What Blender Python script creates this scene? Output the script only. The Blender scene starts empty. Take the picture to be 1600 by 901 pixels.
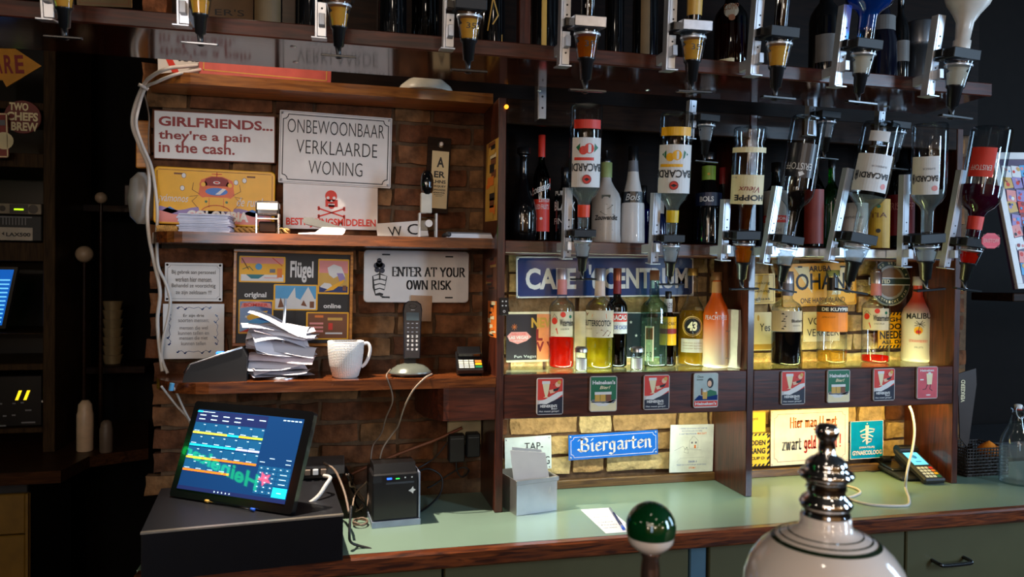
import bpy, math, random
from mathutils import Vector, Matrix

S = bpy.context.scene
COL = S.collection
random.seed(7)
PI = math.pi
# ------------------------------------------------------------------ camera
F = 1155.0
EYE = Vector((0, 0, 1.55))
RC = Matrix.Rotation(math.radians(-13.3), 3, 'Z') @ Matrix.Rotation(math.radians(90 - 0.77), 3, 'X') @ Matrix.Rotation(math.radians(0.6), 3, 'Z')
cam_d = bpy.data.cameras.new('camera'); cam = bpy.data.objects.new('camera', cam_d); COL.objects.link(cam)
cam.matrix_world = Matrix.Translation(EYE) @ RC.to_4x4()
cam_d.sensor_width = 36; cam_d.lens = 36 * F / 1600; cam_d.clip_start = .02
cam_d.dof.use_dof = True; cam_d.dof.focus_distance = 2.1; cam_d.dof.aperture_fstop = 8.5
S.camera = cam
# ------------------------------------------------------------------ world, exposure, room lights
w = bpy.data.worlds.new('room_dark'); S.world = w; w.use_nodes = True
w.node_tree.nodes['Background'].inputs[0].default_value = (.9, .75, .6, 1)
w.node_tree.nodes['Background'].inputs[1].default_value = .012
S.view_settings.view_transform = 'Standard'; S.view_settings.look = 'None'
S.view_settings.gamma = 1; S.view_settings.exposure = .12; S.view_settings.use_curve_mapping = False
S.cycles.transparent_max_bounces = 32; S.cycles.max_bounces = 8; S.cycles.caustics_reflective = False; S.cycles.caustics_refractive = False
S.cycles.sample_clamp_indirect = 4

def lamp(kind, name, loc, target, energy, color, **kw):
    d = bpy.data.lights.new(name, kind); o = bpy.data.objects.new(name, d); COL.objects.link(o)
    o.location = loc; d.energy = energy; d.color = color
    o.rotation_euler = (Vector(target) - Vector(loc)).to_track_quat('-Z', 'Y').to_euler()
    for k, v in kw.items(): setattr(d, k, v)
    return o
WARM = (1, .78, .55)
lamp('SPOT', 'shelf_lamp', (-.20, 1.885, 2.16), (.16, 1.82, .91), 120, (1, .86, .70), spot_size=1.12, spot_blend=.75, shadow_soft_size=.012)
lamp('POINT', 'red_sign_fill', (-.22, 1.90, 2.38), (0, 0, 0), 5, (1, .80, .60), shadow_soft_size=.012)  # added point standing in for lamp spill on red sign and top shelf
lamp('SPOT', 'sign_fill', (-.30, 1.20, 1.95), (-.10, 2.17, 1.66), 3.6, (1, .86, .78), spot_size=1.5, spot_blend=.9, shadow_soft_size=.05)  # added frontal fill that brightens the signs on the left wall
lamp('AREA', 'room_light', (-.7, -1.2, 2.3), (.5, 2.1, 1.3), 7, (1, .80, .62), shape='RECTANGLE', size=1.2, size_y=.6)
lamp('AREA', 'window_daylight', (3.0, -.9, 2.0), (1.5, 1.9, 1.6), 62, (.50, .73, 1), shape='RECTANGLE', size=.4, size_y=1.5)
lamp('AREA', 'right_rim_fill', (4.3, .9, 2.0), (1.4, 1.85, 1.75), 34, (.50, .73, 1), shape='RECTANGLE', size=.6, size_y=1.6)  # added cool panel for rim highlights on the right bottle edges
lamp('AREA', 'left_rim_fill', (-.9, -2.7, 1.8), (1.2, 1.9, 1.6), 12, (.62, .80, 1), shape='RECTANGLE', size=.5, size_y=1.6)  # added cool panel so the left bottle edges catch a reflection
for q in ((-1.6, .2, 2.3), (.3, -1.6, 2.0), (2.3, -.4, 2.3), (-.9, -.6, 2.5), (-.2, -.9, 2.3), (.5, -.5, 2.6), (.9, -1.3, 2.2), (1.6, -1.0, 2.5), (.1, .2, 2.7)):
    lamp('POINT', 'bar_lamp', q, (0, 0, 0), 1.8, (1, .86, .7), shadow_soft_size=.04)
for q in ((-2.2, -2.6, 2.0), (0, -2.6, 2.2), (2.2, -2.6, 2.0)):
    lamp('POINT', 'front_wall_fill', q, (0, 0, 0), 22, (1, .82, .62), shadow_soft_size=.06)  # added points that brighten the wall behind the viewer for chrome reflections
lamp('AREA', 'led_strip_cool', (.80, 2.005, 1.176), (.80, 2.095, .91), 1.6, (.93, 1, .80), shape='RECTANGLE', size=.70, size_y=.012)
lamp('AREA', 'led_strip_cool_up', (.80, 2.03, 1.20), (.80, 2.09, 1.5), 4.5, (1, 1, .9), shape='RECTANGLE', size=.70, size_y=.03)
lamp('AREA', 'led_strip_warm', (1.56, 2.005, 1.176), (1.56, 2.095, .91), 2.1, (1, .74, .22), shape='RECTANGLE', size=.66, size_y=.012)
lamp('AREA', 'led_strip_warm_up', (1.56, 2.03, 1.20), (1.56, 2.11, 1.5), 3.8, (1, .76, .34), shape='RECTANGLE', size=.66, size_y=.03)

# ------------------------------------------------------------------ pixel -> world helpers
def ray(px, py): return RC @ Vector(((px - 800) / F, -(py - 450.5) / F, -1))
def P(px, py, Y):
    r = ray(px, py); return EYE + r * (Y / r.y)
def PZ(px, py, z):
    r = ray(px, py); return EYE + r * ((z - EYE.z) / r.z)
def PX(px, py, X):
    r = ray(px, py); return EYE + r * (X / r.x)
def dep(p): return -((RC.transposed() @ (Vector(p) - EYE)).z)
def mpp(p): return dep(p) / F      # metres per pixel
ZC, ZS, ZE = .91, 1.286, 1.655      # counter top, lower shelf top, bottle shelf top
YW = 2.166                          # plane the signs hang on
# ------------------------------------------------------------------ materials
def lin(c):
    return tuple(((x / 255) / 12.92 if x <= 10 else ((x / 255 + .055) / 1.055) ** 2.4) for x in c)
MATS = {}
def pm(name, col, rough=.5, metal=0, var=.12, scale=25, bump=0, coat=0, emis=0, spec=.5, bd=.004, stretch=None, ecol=None):
    if name in MATS: return MATS[name]
    m = bpy.data.materials.new(name); m.use_nodes = True; nt = m.node_tree; b = nt.nodes['Principled BSDF']
    c = lin(col)
    tc = nt.nodes.new('ShaderNodeTexCoord'); mp = nt.nodes.new('ShaderNodeMapping'); nz = nt.nodes.new('ShaderNodeTexNoise')
    nt.links.new(tc.outputs['Object'], mp.inputs[0]); nt.links.new(mp.outputs[0], nz.inputs['Vector'])
    mp.inputs['Scale'].default_value = stretch or (1, 1, 1)
    nz.inputs['Scale'].default_value = scale; nz.inputs['Detail'].default_value = 4
    rp = nt.nodes.new('ShaderNodeValToRGB'); nt.links.new(nz.outputs[0], rp.inputs[0])
    rp.color_ramp.elements[0].position = .3; rp.color_ramp.elements[1].position = .7
    rp.color_ramp.elements[0].color = (*[x * (1 - var) for x in c], 1); rp.color_ramp.elements[1].color = (*[min(1, x * (1 + var)) for x in c], 1)
    nt.links.new(rp.outputs[0], b.inputs['Base Color'])
    b.inputs['Roughness'].default_value = rough; b.inputs['Metallic'].default_value = metal
    b.inputs['Coat Weight'].default_value = coat; b.inputs['Specular IOR Level'].default_value = spec
    if emis:
        nt.links.new(rp.outputs[0], b.inputs['Emission Color']); b.inputs['Emission Strength'].default_value = emis
    if bump:
        bp = nt.nodes.new('ShaderNodeBump'); bp.inputs['Strength'].default_value = bump; bp.inputs['Distance'].default_value = bd
        nt.links.new(nz.outputs[0], bp.inputs['Height']); nt.links.new(bp.outputs[0], b.inputs['Normal'])
    MATS[name] = m; return m
def glassy(name, tint, edge, rough=.03, refl=1.0):
    if name in MATS: return MATS[name]
    m = bpy.data.materials.new(name); m.use_nodes = True; nt = m.node_tree; nt.nodes.clear()
    out = nt.nodes.new('ShaderNodeOutputMaterial'); mix = nt.nodes.new('ShaderNodeMixShader'); tr = nt.nodes.new('ShaderNodeBsdfTransparent'); gl = nt.nodes.new('ShaderNodeBsdfGlossy')
    gl.inputs['Roughness'].default_value = rough; gl.inputs['Color'].default_value = (refl, refl, refl, 1)
    lw = nt.nodes.new('ShaderNodeLayerWeight'); lw.inputs[0].default_value = .35
    fr = nt.nodes.new('ShaderNodeFresnel'); ge = nt.nodes.new('ShaderNodeNewGeometry'); io = nt.nodes.new('ShaderNodeMath'); io.operation = 'MULTIPLY_ADD'; nt.links.new(ge.outputs['Backfacing'], io.inputs[0]); io.inputs[1].default_value = 1 / 1.6 - 1.6; io.inputs[2].default_value = 1.6; nt.links.new(io.outputs[0], fr.inputs[0])
    mc = nt.nodes.new('ShaderNodeMix'); mc.data_type = 'RGBA'
    nt.links.new(lw.outputs['Facing'], mc.inputs['Factor'])
    mc.inputs['A'].default_value = (*lin(tint), 1); mc.inputs['B'].default_value = (*lin(edge), 1)
    nt.links.new(mc.outputs['Result'], tr.inputs[0]); nt.links.new(fr.outputs[0], mix.inputs[0])
    nt.links.new(tr.outputs[0], mix.inputs[1]); nt.links.new(gl.outputs[0], mix.inputs[2]); nt.links.new(mix.outputs[0], out.inputs[0])
    MATS[name] = m; return m
def liquid(name, col, body=.5):
    if name in MATS: return MATS[name]
    m = bpy.data.materials.new(name); m.use_nodes = True; nt = m.node_tree; nt.nodes.clear()
    out = nt.nodes.new('ShaderNodeOutputMaterial'); mix = nt.nodes.new('ShaderNodeMixShader'); mix.inputs[0].default_value = body
    tr = nt.nodes.new('ShaderNodeBsdfTransparent'); tl = nt.nodes.new('ShaderNodeBsdfTranslucent'); df = nt.nodes.new('ShaderNodeBsdfDiffuse'); m2 = nt.nodes.new('ShaderNodeMixShader')
    c = (*lin(col), 1)
    for n in (tl, df): n.inputs[0].default_value = c
    tr.inputs[0].default_value = (*[x ** .55 for x in lin(col)], 1)
    nt.links.new(tl.outputs[0], m2.inputs[1]); nt.links.new(df.outputs[0], m2.inputs[2])
    nt.links.new(tr.outputs[0], mix.inputs[1]); nt.links.new(m2.outputs[0], mix.inputs[2]); nt.links.new(mix.outputs[0], out.inputs[0])
    MATS[name] = m; return m
def wood(name, col, dark, rough=.3, coat=.3, axis='X', scale=14):
    if name in MATS: return MATS[name]
    m = bpy.data.materials.new(name); m.use_nodes = True; nt = m.node_tree; b = nt.nodes['Principled BSDF']
    tc = nt.nodes.new('ShaderNodeTexCoord'); mp = nt.nodes.new('ShaderNodeMapping'); nz = nt.nodes.new('ShaderNodeTexNoise')
    mp.inputs['Scale'].default_value = {'X': (1.2, 14, 14), 'Z': (14, 14, 1.2), 'Y': (14, 1.2, 14)}[axis]
    nt.links.new(tc.outputs['Object'], mp.inputs[0]); nt.links.new(mp.outputs[0], nz.inputs['Vector'])
    nz.inputs['Scale'].default_value = scale / 2; nz.inputs['Detail'].default_value = 8; nz.inputs['Distortion'].default_value = .8
    rp = nt.nodes.new('ShaderNodeValToRGB'); rp.color_ramp.elements[0].position = .35; rp.color_ramp.elements[1].position = .68
    rp.color_ramp.elements[0].color = (*lin(dark), 1); rp.color_ramp.elements[1].color = (*lin(col), 1)
    nt.links.new(nz.outputs[0], rp.inputs[0]); nt.links.new(rp.outputs[0], b.inputs['Base Color'])
    r2 = nt.nodes.new('ShaderNodeMapRange'); r2.inputs[3].default_value = rough * .75; r2.inputs[4].default_value = rough * 1.3
    n2 = nt.nodes.new('ShaderNodeTexNoise'); n2.inputs['Scale'].default_value = 9; nt.links.new(tc.outputs['Object'], n2.inputs['Vector'])
    nt.links.new(n2.outputs[0], r2.inputs[0]); nt.links.new(r2.outputs[0], b.inputs['Roughness'])
    bp = nt.nodes.new('ShaderNodeBump'); bp.inputs['Strength'].default_value = .12; bp.inputs['Distance'].default_value = .001
    nt.links.new(nz.outputs[0], bp.inputs['Height']); nt.links.new(bp.outputs[0], b.inputs['Normal'])
    b.inputs['Coat Weight'].default_value = coat; b.inputs['Coat Roughness'].default_value = .08
    if coat <= .1: b.inputs['Specular IOR Level'].default_value = .08
    MATS[name] = m; return m
MAHO = wood('varnished_mahogany', (92, 40, 22), (48, 18, 10), .32, .35)
MAHOZ = wood('varnished_mahogany_upright', (86, 38, 22), (44, 17, 10), .34, .3, 'Z')
GLOSSW = wood('high_gloss_mahogany', (70, 28, 16), (38, 14, 9), .12, .8)
EDGEW = wood('worn_edge_wood', (128, 62, 26), (52, 22, 12), .35, .2, 'X', 20)
OAK = wood('amber_oak', (214, 138, 48), (160, 92, 26), .35, .3)
DARKW = wood('dark_stained_wood', (46, 28, 17), (26, 15, 9), .45, .1)
WHITE = pm('enamel_white', (222, 218, 214), .42, var=.04, coat=.05)
PAPER = pm('paper_white', (226, 226, 232), .7, var=.03)
BLACK = pm('ink_black', (22, 22, 26), .5)
GREY = pm('ink_grey', (110, 110, 116), .5)
RED = pm('ink_red', (214, 50, 32), .5, var=.05)
DRED = pm('ink_dark_red', (140, 34, 36), .5, var=.05)
ORANGE = pm('ink_orange', (228, 120, 40), .5, var=.05)
YEL = pm('plate_yellow', (238, 172, 12), .4, var=.06)
CREAM = pm('cream_print', (232, 216, 172), .5, var=.04)
BLUE = pm('ink_blue', (36, 84, 160), .4, var=.05)
NAVY = pm('enamel_navy', (22, 52, 110), .2, var=.08, coat=.4)
SKYB = pm('ink_sky', (84, 160, 206), .5, var=.05)
TEAL = pm('ink_teal', (36, 120, 132), .5, var=.05)
PINK = pm('ink_pink', (226, 142, 136), .5, var=.05)
GREEN = pm('ink_green', (20, 104, 66), .4, var=.05)
LGREEN = pm('ink_light_green', (150, 190, 70), .4, var=.05)
BROWN = pm('ink_brown', (120, 68, 36), .5, var=.05)
GOLD = pm('ink_gold', (206, 160, 70), .4, var=.06)
SKIN = pm('ink_skin', (232, 184, 150), .5, var=.04)
LILAC = pm('ink_lilac', (150, 130, 180), .5, var=.05)
STEEL = pm('brushed_steel', (196, 198, 204), .28, 1, var=.08, scale=60)
ALU = pm('painted_steel', (200, 204, 212), .30, .5, var=.06)
CHROME = pm('chrome', (236, 234, 232), .10, 1, var=.02)
BPLAS = pm('black_plastic', (20, 20, 22), .28, var=.1, coat=.2)
MPLAS = pm('matt_black_plastic', (26, 26, 28), .55, var=.1)
WPLAS = pm('white_plastic', (226, 224, 220), .35, var=.03)
CLEAR = glassy('clear_glass', (252, 253, 253), (160, 182, 192))
CLEARG = glassy('green_tinted_glass', (214, 238, 226), (90, 140, 120))
SHELFG = glassy('shelf_glass', (234, 246, 238), (190, 214, 202), .06)
DARKG = glassy('dark_green_glass', (30, 84, 60), (6, 26, 18))
BROWNG = glassy('brown_glass', (110, 60, 26), (30, 14, 8))
BLACKG = pm('black_glass', (10, 11, 13), .08, var=.1, coat=.6)
BLUEG = glassy('blue_glass', (50, 120, 220), (14, 40, 130))
# ------------------------------------------------------------------ mesh builder
class MB:
    def __init__(s): s.v = []; s.f = []; s.smooth = []
    def add(s, vs, fs, M=None, smooth=False):
        n = len(s.v)
        for v in vs:
            v = Vector(v); s.v.append(M @ v if M is not None else v)
        for f in fs: s.f.append([n + i for i in f]); s.smooth.append(smooth)
        return s
    def box(s, x0, x1, y0, y1, z0, z1, M=None):
        return s.add([(x0, y0, z0), (x1, y0, z0), (x1, y1, z0), (x0, y1, z0), (x0, y0, z1), (x1, y0, z1), (x1, y1, z1), (x0, y1, z1)],
                     [(0, 3, 2, 1), (4, 5, 6, 7), (0, 1, 5, 4), (1, 2, 6, 5), (2, 3, 7, 6), (3, 0, 4, 7)], M)
    def bbox(s, x0, x1, y0, y1, z0, z1, b=.003, M=None):     # box with chamfered edges
        vs = []; idx = {}
        for i, X in enumerate((x0, x1)):
            for j, Y in enumerate((y0, y1)):
                for k, Z in enumerate((z0, z1)):
                    sx, sy, sz = (1 - 2 * i), (1 - 2 * j), (1 - 2 * k)
                    for a in range(3):
                        idx[i, j, k, a] = len(vs)
                        vs.append((X + (0 if a == 0 else sx * b), Y + (0 if a == 1 else sy * b), Z + (0 if a == 2 else sz * b)))
        fs = []
        for i in (0, 1): fs.append([idx[i, 0, 0, 0], idx[i, 1, 0, 0], idx[i, 1, 1, 0], idx[i, 0, 1, 0]][::(1 if i else -1)])
        for j in (0, 1): fs.append([idx[0, j, 0, 1], idx[1, j, 0, 1], idx[1, j, 1, 1], idx[0, j, 1, 1]][::(-1 if j else 1)])
        for k in (0, 1): fs.append([idx[0, 0, k, 2], idx[1, 0, k, 2], idx[1, 1, k, 2], idx[0, 1, k, 2]][::(1 if k else -1)])
        for j in (0, 1):
            for k in (0, 1): fs.append([idx[0, j, k, 1], idx[1, j, k, 1], idx[1, j, k, 2], idx[0, j, k, 2]])
        for i in (0, 1):
            for k in (0, 1): fs.append([idx[i, 0, k, 0], idx[i, 1, k, 0], idx[i, 1, k, 2], idx[i, 0, k, 2]])
        for i in (0, 1):
            for j in (0, 1): fs.append([idx[i, j, 0, 0], idx[i, j, 1, 0], idx[i, j, 1, 1], idx[i, j, 0, 1]])
        for i in (0, 1):
            for j in (0, 1):
                for k in (0, 1): fs.append([idx[i, j, k, 0], idx[i, j, k, 1], idx[i, j, k, 2]])
        return s.add(vs, fs, M)
    def lathe(s, prof, M=None, n=28, sq=0, ex=1, ey=1, close=False):
        vs = []; fs = []
        for (z, r) in prof:
            for i in range(n):
                a = 2 * PI * i / n; c, d = math.cos(a), math.sin(a)
                k = 1
                if sq: k = 1 + sq * (1 / max(abs(c), abs(d)) - 1)
                vs.append((r * c * k * ex, r * d * k * ey, z))
        for j in range(len(prof) - 1):
            for i in range(n):
                fs.append((j * n + i, j * n + (i + 1) % n, (j + 1) * n + (i + 1) % n, (j + 1) * n + i))
        s.add(vs, fs, M, True)
        if prof[0][1] > 1e-5: s.add([vs[i] for i in range(n)], [tuple(range(n))[::-1]], M)
        if prof[-1][1] > 1e-5 and not close: s.add([vs[(len(prof) - 1) * n + i] for i in range(n)], [tuple(range(n))], M)
        return s
    def tube(s, pts, r, n=8, smooth=True, sub=5, caps=True):
        pts = [Vector(p) for p in pts]
        if smooth and len(pts) > 2:
            q = []
            for i in range(len(pts) - 1):
                p0 = pts[max(i - 1, 0)]; p1 = pts[i]; p2 = pts[i + 1]; p3 = pts[min(i + 2, len(pts) - 1)]
                for k in range(sub):
                    t = k / sub
                    q.append(.5 * ((2 * p1) + (p2 - p0) * t + (2 * p0 - 5 * p1 + 4 * p2 - p3) * t * t + (3 * p1 - p0 - 3 * p2 + p3) * t ** 3))
            q.append(pts[-1]); pts = q
        vs = []; fs = []; up = Vector((.13, .27, .95)).normalized()
        for i, p in enumerate(pts):
            t = (pts[min(i + 1, len(pts) - 1)] - pts[max(i - 1, 0)]).normalized()
            a = up - t * up.dot(t)
            if a.length < .05: a = Vector((1, 0, 0)) - t * t.x
            a.normalize(); up = a; b = t.cross(a)
            for k in range(n):
                an = 2 * PI * k / n; vs.append(p + (a * math.cos(an) + b * math.sin(an)) * r)
        for i in range(len(pts) - 1):
            for k in range(n): fs.append((i * n + k, i * n + (k + 1) % n, (i + 1) * n + (k + 1) % n, (i + 1) * n + k))
        if caps: fs += [tuple(range(n))[::-1], tuple(range((len(pts) - 1) * n, len(pts) * n))]
        return s.add(vs, fs, None, True)
    def prism(s, poly, z0, z1, M=None):       # poly in local xy, extruded along local z
        n = len(poly)
        vs = [(x, y, z0) for x, y in poly] + [(x, y, z1) for x, y in poly]
        fs = [tuple(range(n))[::-1], tuple(range(n, 2 * n))] + [(i, (i + 1) % n, n + (i + 1) % n, n + i) for i in range(n)]
        return s.add(vs, fs, M)
    def grid(s, fn, nu, nv, smooth=True, thick=None):
        vs = [fn(i / nu, j / nv) for j in range(nv + 1) for i in range(nu + 1)]
        fs = [(j * (nu + 1) + i, j * (nu + 1) + i + 1, (j + 1) * (nu + 1) + i + 1, (j + 1) * (nu + 1) + i) for j in range(nv) for i in range(nu)]
        return s.add(vs, fs, None, smooth)
    def build(s, name, mat, parent=None, smooth=None):
        if not s.v: return None
        off = WL.get(parent.name, Vector((0, 0, 0))) if parent else Vector((0, 0, 0))
        me = bpy.data.meshes.new(name)
        if parent is None:
            lo = Vector([min(v[i] for v in s.v) for i in range(3)]); hi = Vector([max(v[i] for v in s.v) for i in range(3)])
            org = Vector(((lo.x + hi.x) / 2, (lo.y + hi.y) / 2, lo.z))
        else: org = off
        me.from_pydata([v - org for v in s.v], [], s.f); me.materials.append(mat)
        me.polygons.foreach_set('use_smooth', [bool(x) for x in s.smooth]); me.update()
        o = bpy.data.objects.new(name, me); COL.objects.link(o)
        if parent: o.parent = parent; WL[o.name] = off.copy()
        else: o.location = org; WL[o.name] = org
        return o
WL = {}
def thing(name, label, cat, loc, group=None):
    o = bpy.data.objects.new(name, None); COL.objects.link(o); o.location = loc; o.empty_display_size = .02
    WL[o.name] = Vector(loc); o['label'] = label; o['category'] = cat
    if group: o['group'] = group
    return o
def tag(o, label, cat, group=None):
    o['label'] = label; o['category'] = cat
    if group: o['group'] = group
    return o
def struct(o): o['kind'] = 'structure'; return o
def T(x, y, z): return Matrix.Translation((x, y, z))
def RX(d): return Matrix.Rotation(math.radians(d), 4, 'X')
def RY(d): return Matrix.Rotation(math.radians(d), 4, 'Y')
def RZ(d): return Matrix.Rotation(math.radians(d), 4, 'Z')
# ------------------------------------------------------------------ lettering
TC = {}
def textgeo(s, bold=0.0, shear=0.0):
    k = (s, bold, shear)
    if k in TC: return TC[k]
    cu = bpy.data.curves.new('t', 'FONT'); cu.body = s; cu.offset = bold; cu.resolution_u = 3; cu.shear = shear
    ob = bpy.data.objects.new('t', cu); COL.objects.link(ob); bpy.context.view_layer.update()
    me = bpy.data.meshes.new_from_object(ob.evaluated_get(bpy.context.evaluated_depsgraph_get()))
    vs = [v.co.copy() for v in me.vertices]; fs = [tuple(p.vertices) for p in me.polygons]
    bpy.data.objects.remove(ob); bpy.data.curves.remove(cu); bpy.data.meshes.remove(me)
    x0 = min(v.x for v in vs); x1 = max(v.x for v in vs); y0 = min(v.y for v in vs); y1 = max(v.y for v in vs)
    vs = [((v.x - x0) / (x1 - x0), (v.y - y0) / max(y1 - y0, 1e-6)) for v in vs]
    TC[k] = (vs, fs); return TC[k]
def arc(cx, cy, rx, ry, a0, a1, n=10): return [(cx + rx * math.cos(math.radians(a0 + (a1 - a0) * i / n)), cy + ry * math.sin(math.radians(a0 + (a1 - a0) * i / n))) for i in range(n + 1)]
GL = {  # skeleton letters: width, strokes, serif points
 'E': (.6, [[(.1, 0), (.1, 1)], [(.1, 1), (.58, 1), (.58, .85)], [(.1, .52), (.42, .52)], [(.1, 0), (.6, 0), (.6, .17)]], [(.1, 0), (.1, 1)]),
 'N': (.75, [[(.1, 0), (.1, 1)], [(.1, 1), (.66, 0)], [(.68, 0), (.68, 1)]], [(.1, 0), (.08, 1), (.68, 1)]),
 'T': (.7, [[(.35, 0), (.35, 1)], [(.04, .84), (.04, 1), (.66, 1), (.66, .84)]], [(.35, 0)]),
 'R': (.72, [[(.12, 0), (.12, 1)], [(.12, 1)] + arc(.32, .76, .26, .24, 90, -90) + [(.12, .52)], [(.34, .52), (.66, 0)]], [(.12, 0), (.12, 1), (.68, 0)]),
 'A': (.74, [[(.06, 0), (.36, 1)], [(.36, 1), (.66, 0)], [(.16, .34), (.56, .34)]], [(.06, 0), (.67, 0)]),
 'Y': (.72, [[(.05, 1), (.36, .5)], [(.66, 1), (.36, .5)], [(.36, .5), (.36, 0)]], [(.05, 1), (.66, 1), (.36, 0)]),
 'O': (.78, [arc(.39, .5, .3, .5, 0, 360, 24)], []),
 'U': (.76, [[(.12, 1), (.12, .3)] + arc(.38, .3, .26, .3, 180, 360) + [(.64, 1)]], [(.12, 1), (.64, 1)]),
 'W': (1.0, [[(.04, 1), (.27, 0)], [(.27, 0), (.5, 1)], [(.5, 1), (.73, 0)], [(.73, 0), (.95, 1)]], [(.05, 1), (.95, 1)]),
 'I': (.34, [[(.17, 0), (.17, 1)]], [(.17, 0), (.17, 1)]),
 'S': (.56, [arc(.29, .75, .2, .25, 30, 270) + arc(.29, .25, .22, .25, 90, -150)], []),
 'K': (.74, [[(.12, 0), (.12, 1)], [(.64, 1), (.14, .42)], [(.28, .58), (.66, 0)]], [(.12, 0), (.12, 1), (.66, 0), (.62, 1)]),
 'H': (.78, [[(.13, 0), (.13, 1)], [(.65, 0), (.65, 1)], [(.13, .52), (.65, .52)]], [(.13, 0), (.13, 1), (.65, 0), (.65, 1)]),
 'B': (.8, [[(.0, .86), (.12, 1), (.26, .9)], [(.22, 1), (.22, .05)], [(.05, .1), (.2, 0), (.4, .06), (.6, .0), (.7, .12), (.7, .4), (.5, .55)], [(.22, .9), (.45, 1.02), (.62, .9), (.62, .68), (.42, .55)], [(.22, .55), (.5, .55)], [(-.05, .2), (.08, .08)]], []),
 'a': (.55, [[(.1, .6), (.3, .66), (.42, .56), (.42, .05), (.54, .0)], [(.42, .4), (.14, .28), (.1, .12), (.2, 0), (.42, .12)]], []),
 'b': (.58, [[(.12, 1), (.12, .06), (.3, 0), (.46, .12), (.46, .52), (.3, .65), (.12, .5)]], [(.1, 1)]),
 'd': (.58, [[(.44, 1), (.44, .04), (.54, 0)], [(.44, .5), (.28, .65), (.12, .52), (.12, .12), (.26, 0), (.44, .12)]], [(.42, 1)]),
 'e': (.5, [[(.12, .34), (.44, .42), (.42, .56), (.28, .66), (.12, .54), (.12, .12), (.28, 0), (.46, .1)]], []),
 'g': (.58, [[(.44, .6), (.44, -.2), (.28, -.32), (.08, -.24)], [(.44, .52), (.28, .65), (.12, .54), (.12, .16), (.26, .02), (.44, .14)]], []),
 'i': (.3, [[(.06, .58), (.15, .65), (.15, .05), (.26, 0)], [(.12, .84), (.18, .92)]], [(.15, 0)]),
 'l': (.3, [[(.15, 1), (.15, .05), (.26, 0)]], [(.12, 1), (.15, 0)]),
 'm': (.86, [[(.05, .6), (.14, .66), (.14, 0)], [(.14, .52), (.32, .66), (.42, .56), (.42, 0)], [(.42, .52), (.6, .66), (.7, .56), (.7, .05), (.8, 0)]], [(.14, 0), (.42, 0), (.72, 0)]),
 'n': (.6, [[(.05, .6), (.14, .66), (.14, 0)], [(.14, .52), (.32, .66), (.44, .56), (.44, .05), (.54, 0)]], [(.14, 0), (.46, 0)]),
 'r': (.44, [[(.05, .6), (.14, .66), (.14, 0)], [(.14, .5), (.3, .67), (.4, .56)]], [(.14, 0)]),
 't': (.42, [[(.18, .9), (.18, .08), (.28, 0), (.4, .08)], [(.04, .64), (.38, .64)]], []),
 'w': (.8, [[(.08, .65), (.22, 0)], [(.22, 0), (.38, .6)], [(.38, .62), (.54, 0)], [(.54, 0), (.7, .65)]], [(.08, .65), (.7, .65)]),
 'z': (.5, [[(.08, .64), (.42, .64)], [(.42, .64), (.08, 0)], [(.08, 0), (.44, 0)]], []),
 '!': (.3, [[(.18, 1), (.14, .3)], [(.13, .04), (.14, .06)]], []),
 ' ': (.32, [], []),
}
def hull(pts):
    pts = sorted(set((round(x, 5), round(y, 5)) for x, y in pts))
    if len(pts) < 3: return None
    def half(ps):
        h = []
        for p in ps:
            while len(h) > 1 and (h[-1][0] - h[-2][0]) * (p[1] - h[-2][1]) - (h[-1][1] - h[-2][1]) * (p[0] - h[-2][0]) <= 0: h.pop()
            h.append(p)
        return h[:-1]
    return half(pts) + half(pts[::-1])
def nibtext(s, nib=.14, thin=.04, ang=0, serif=True, gap=.06):
    x = 0; polys = []
    ca, sa = math.cos(math.radians(ang)), math.sin(math.radians(ang))
    nb = [(a * nib / 2 * ca - b * thin / 2 * sa, a * nib / 2 * sa + b * thin / 2 * ca) for a in (-1, 1) for b in (-1, 1)]
    for ch in s:
        wd, st, se = GL[ch]
        for pl in st:
            for (a, b) in zip(pl, pl[1:]):
                h = hull([(x + p[0] + q[0], p[1] + q[1]) for p in (a, b) for q in nb])
                if h: polys.append(h)
        if serif:
            for (a, b) in se: polys.append([(x + a - .11, b - .025), (x + a + .11, b - .025), (x + a + .11, b + .025), (x + a - .11, b + .025)])
        x += wd + gap
    x0 = min(p[0] for q in polys for p in q); x1 = max(p[0] for q in polys for p in q); y0 = min(p[1] for q in polys for p in q); y1 = max(p[1] for q in polys for p in q)
    vs = []; fs = []
    for q in polys:
        fs.append(tuple(range(len(vs), len(vs) + len(q)))); vs += [((a - x0) / (x1 - x0), (b - y0) / (y1 - y0)) for a, b in q]
    return vs, fs
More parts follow.
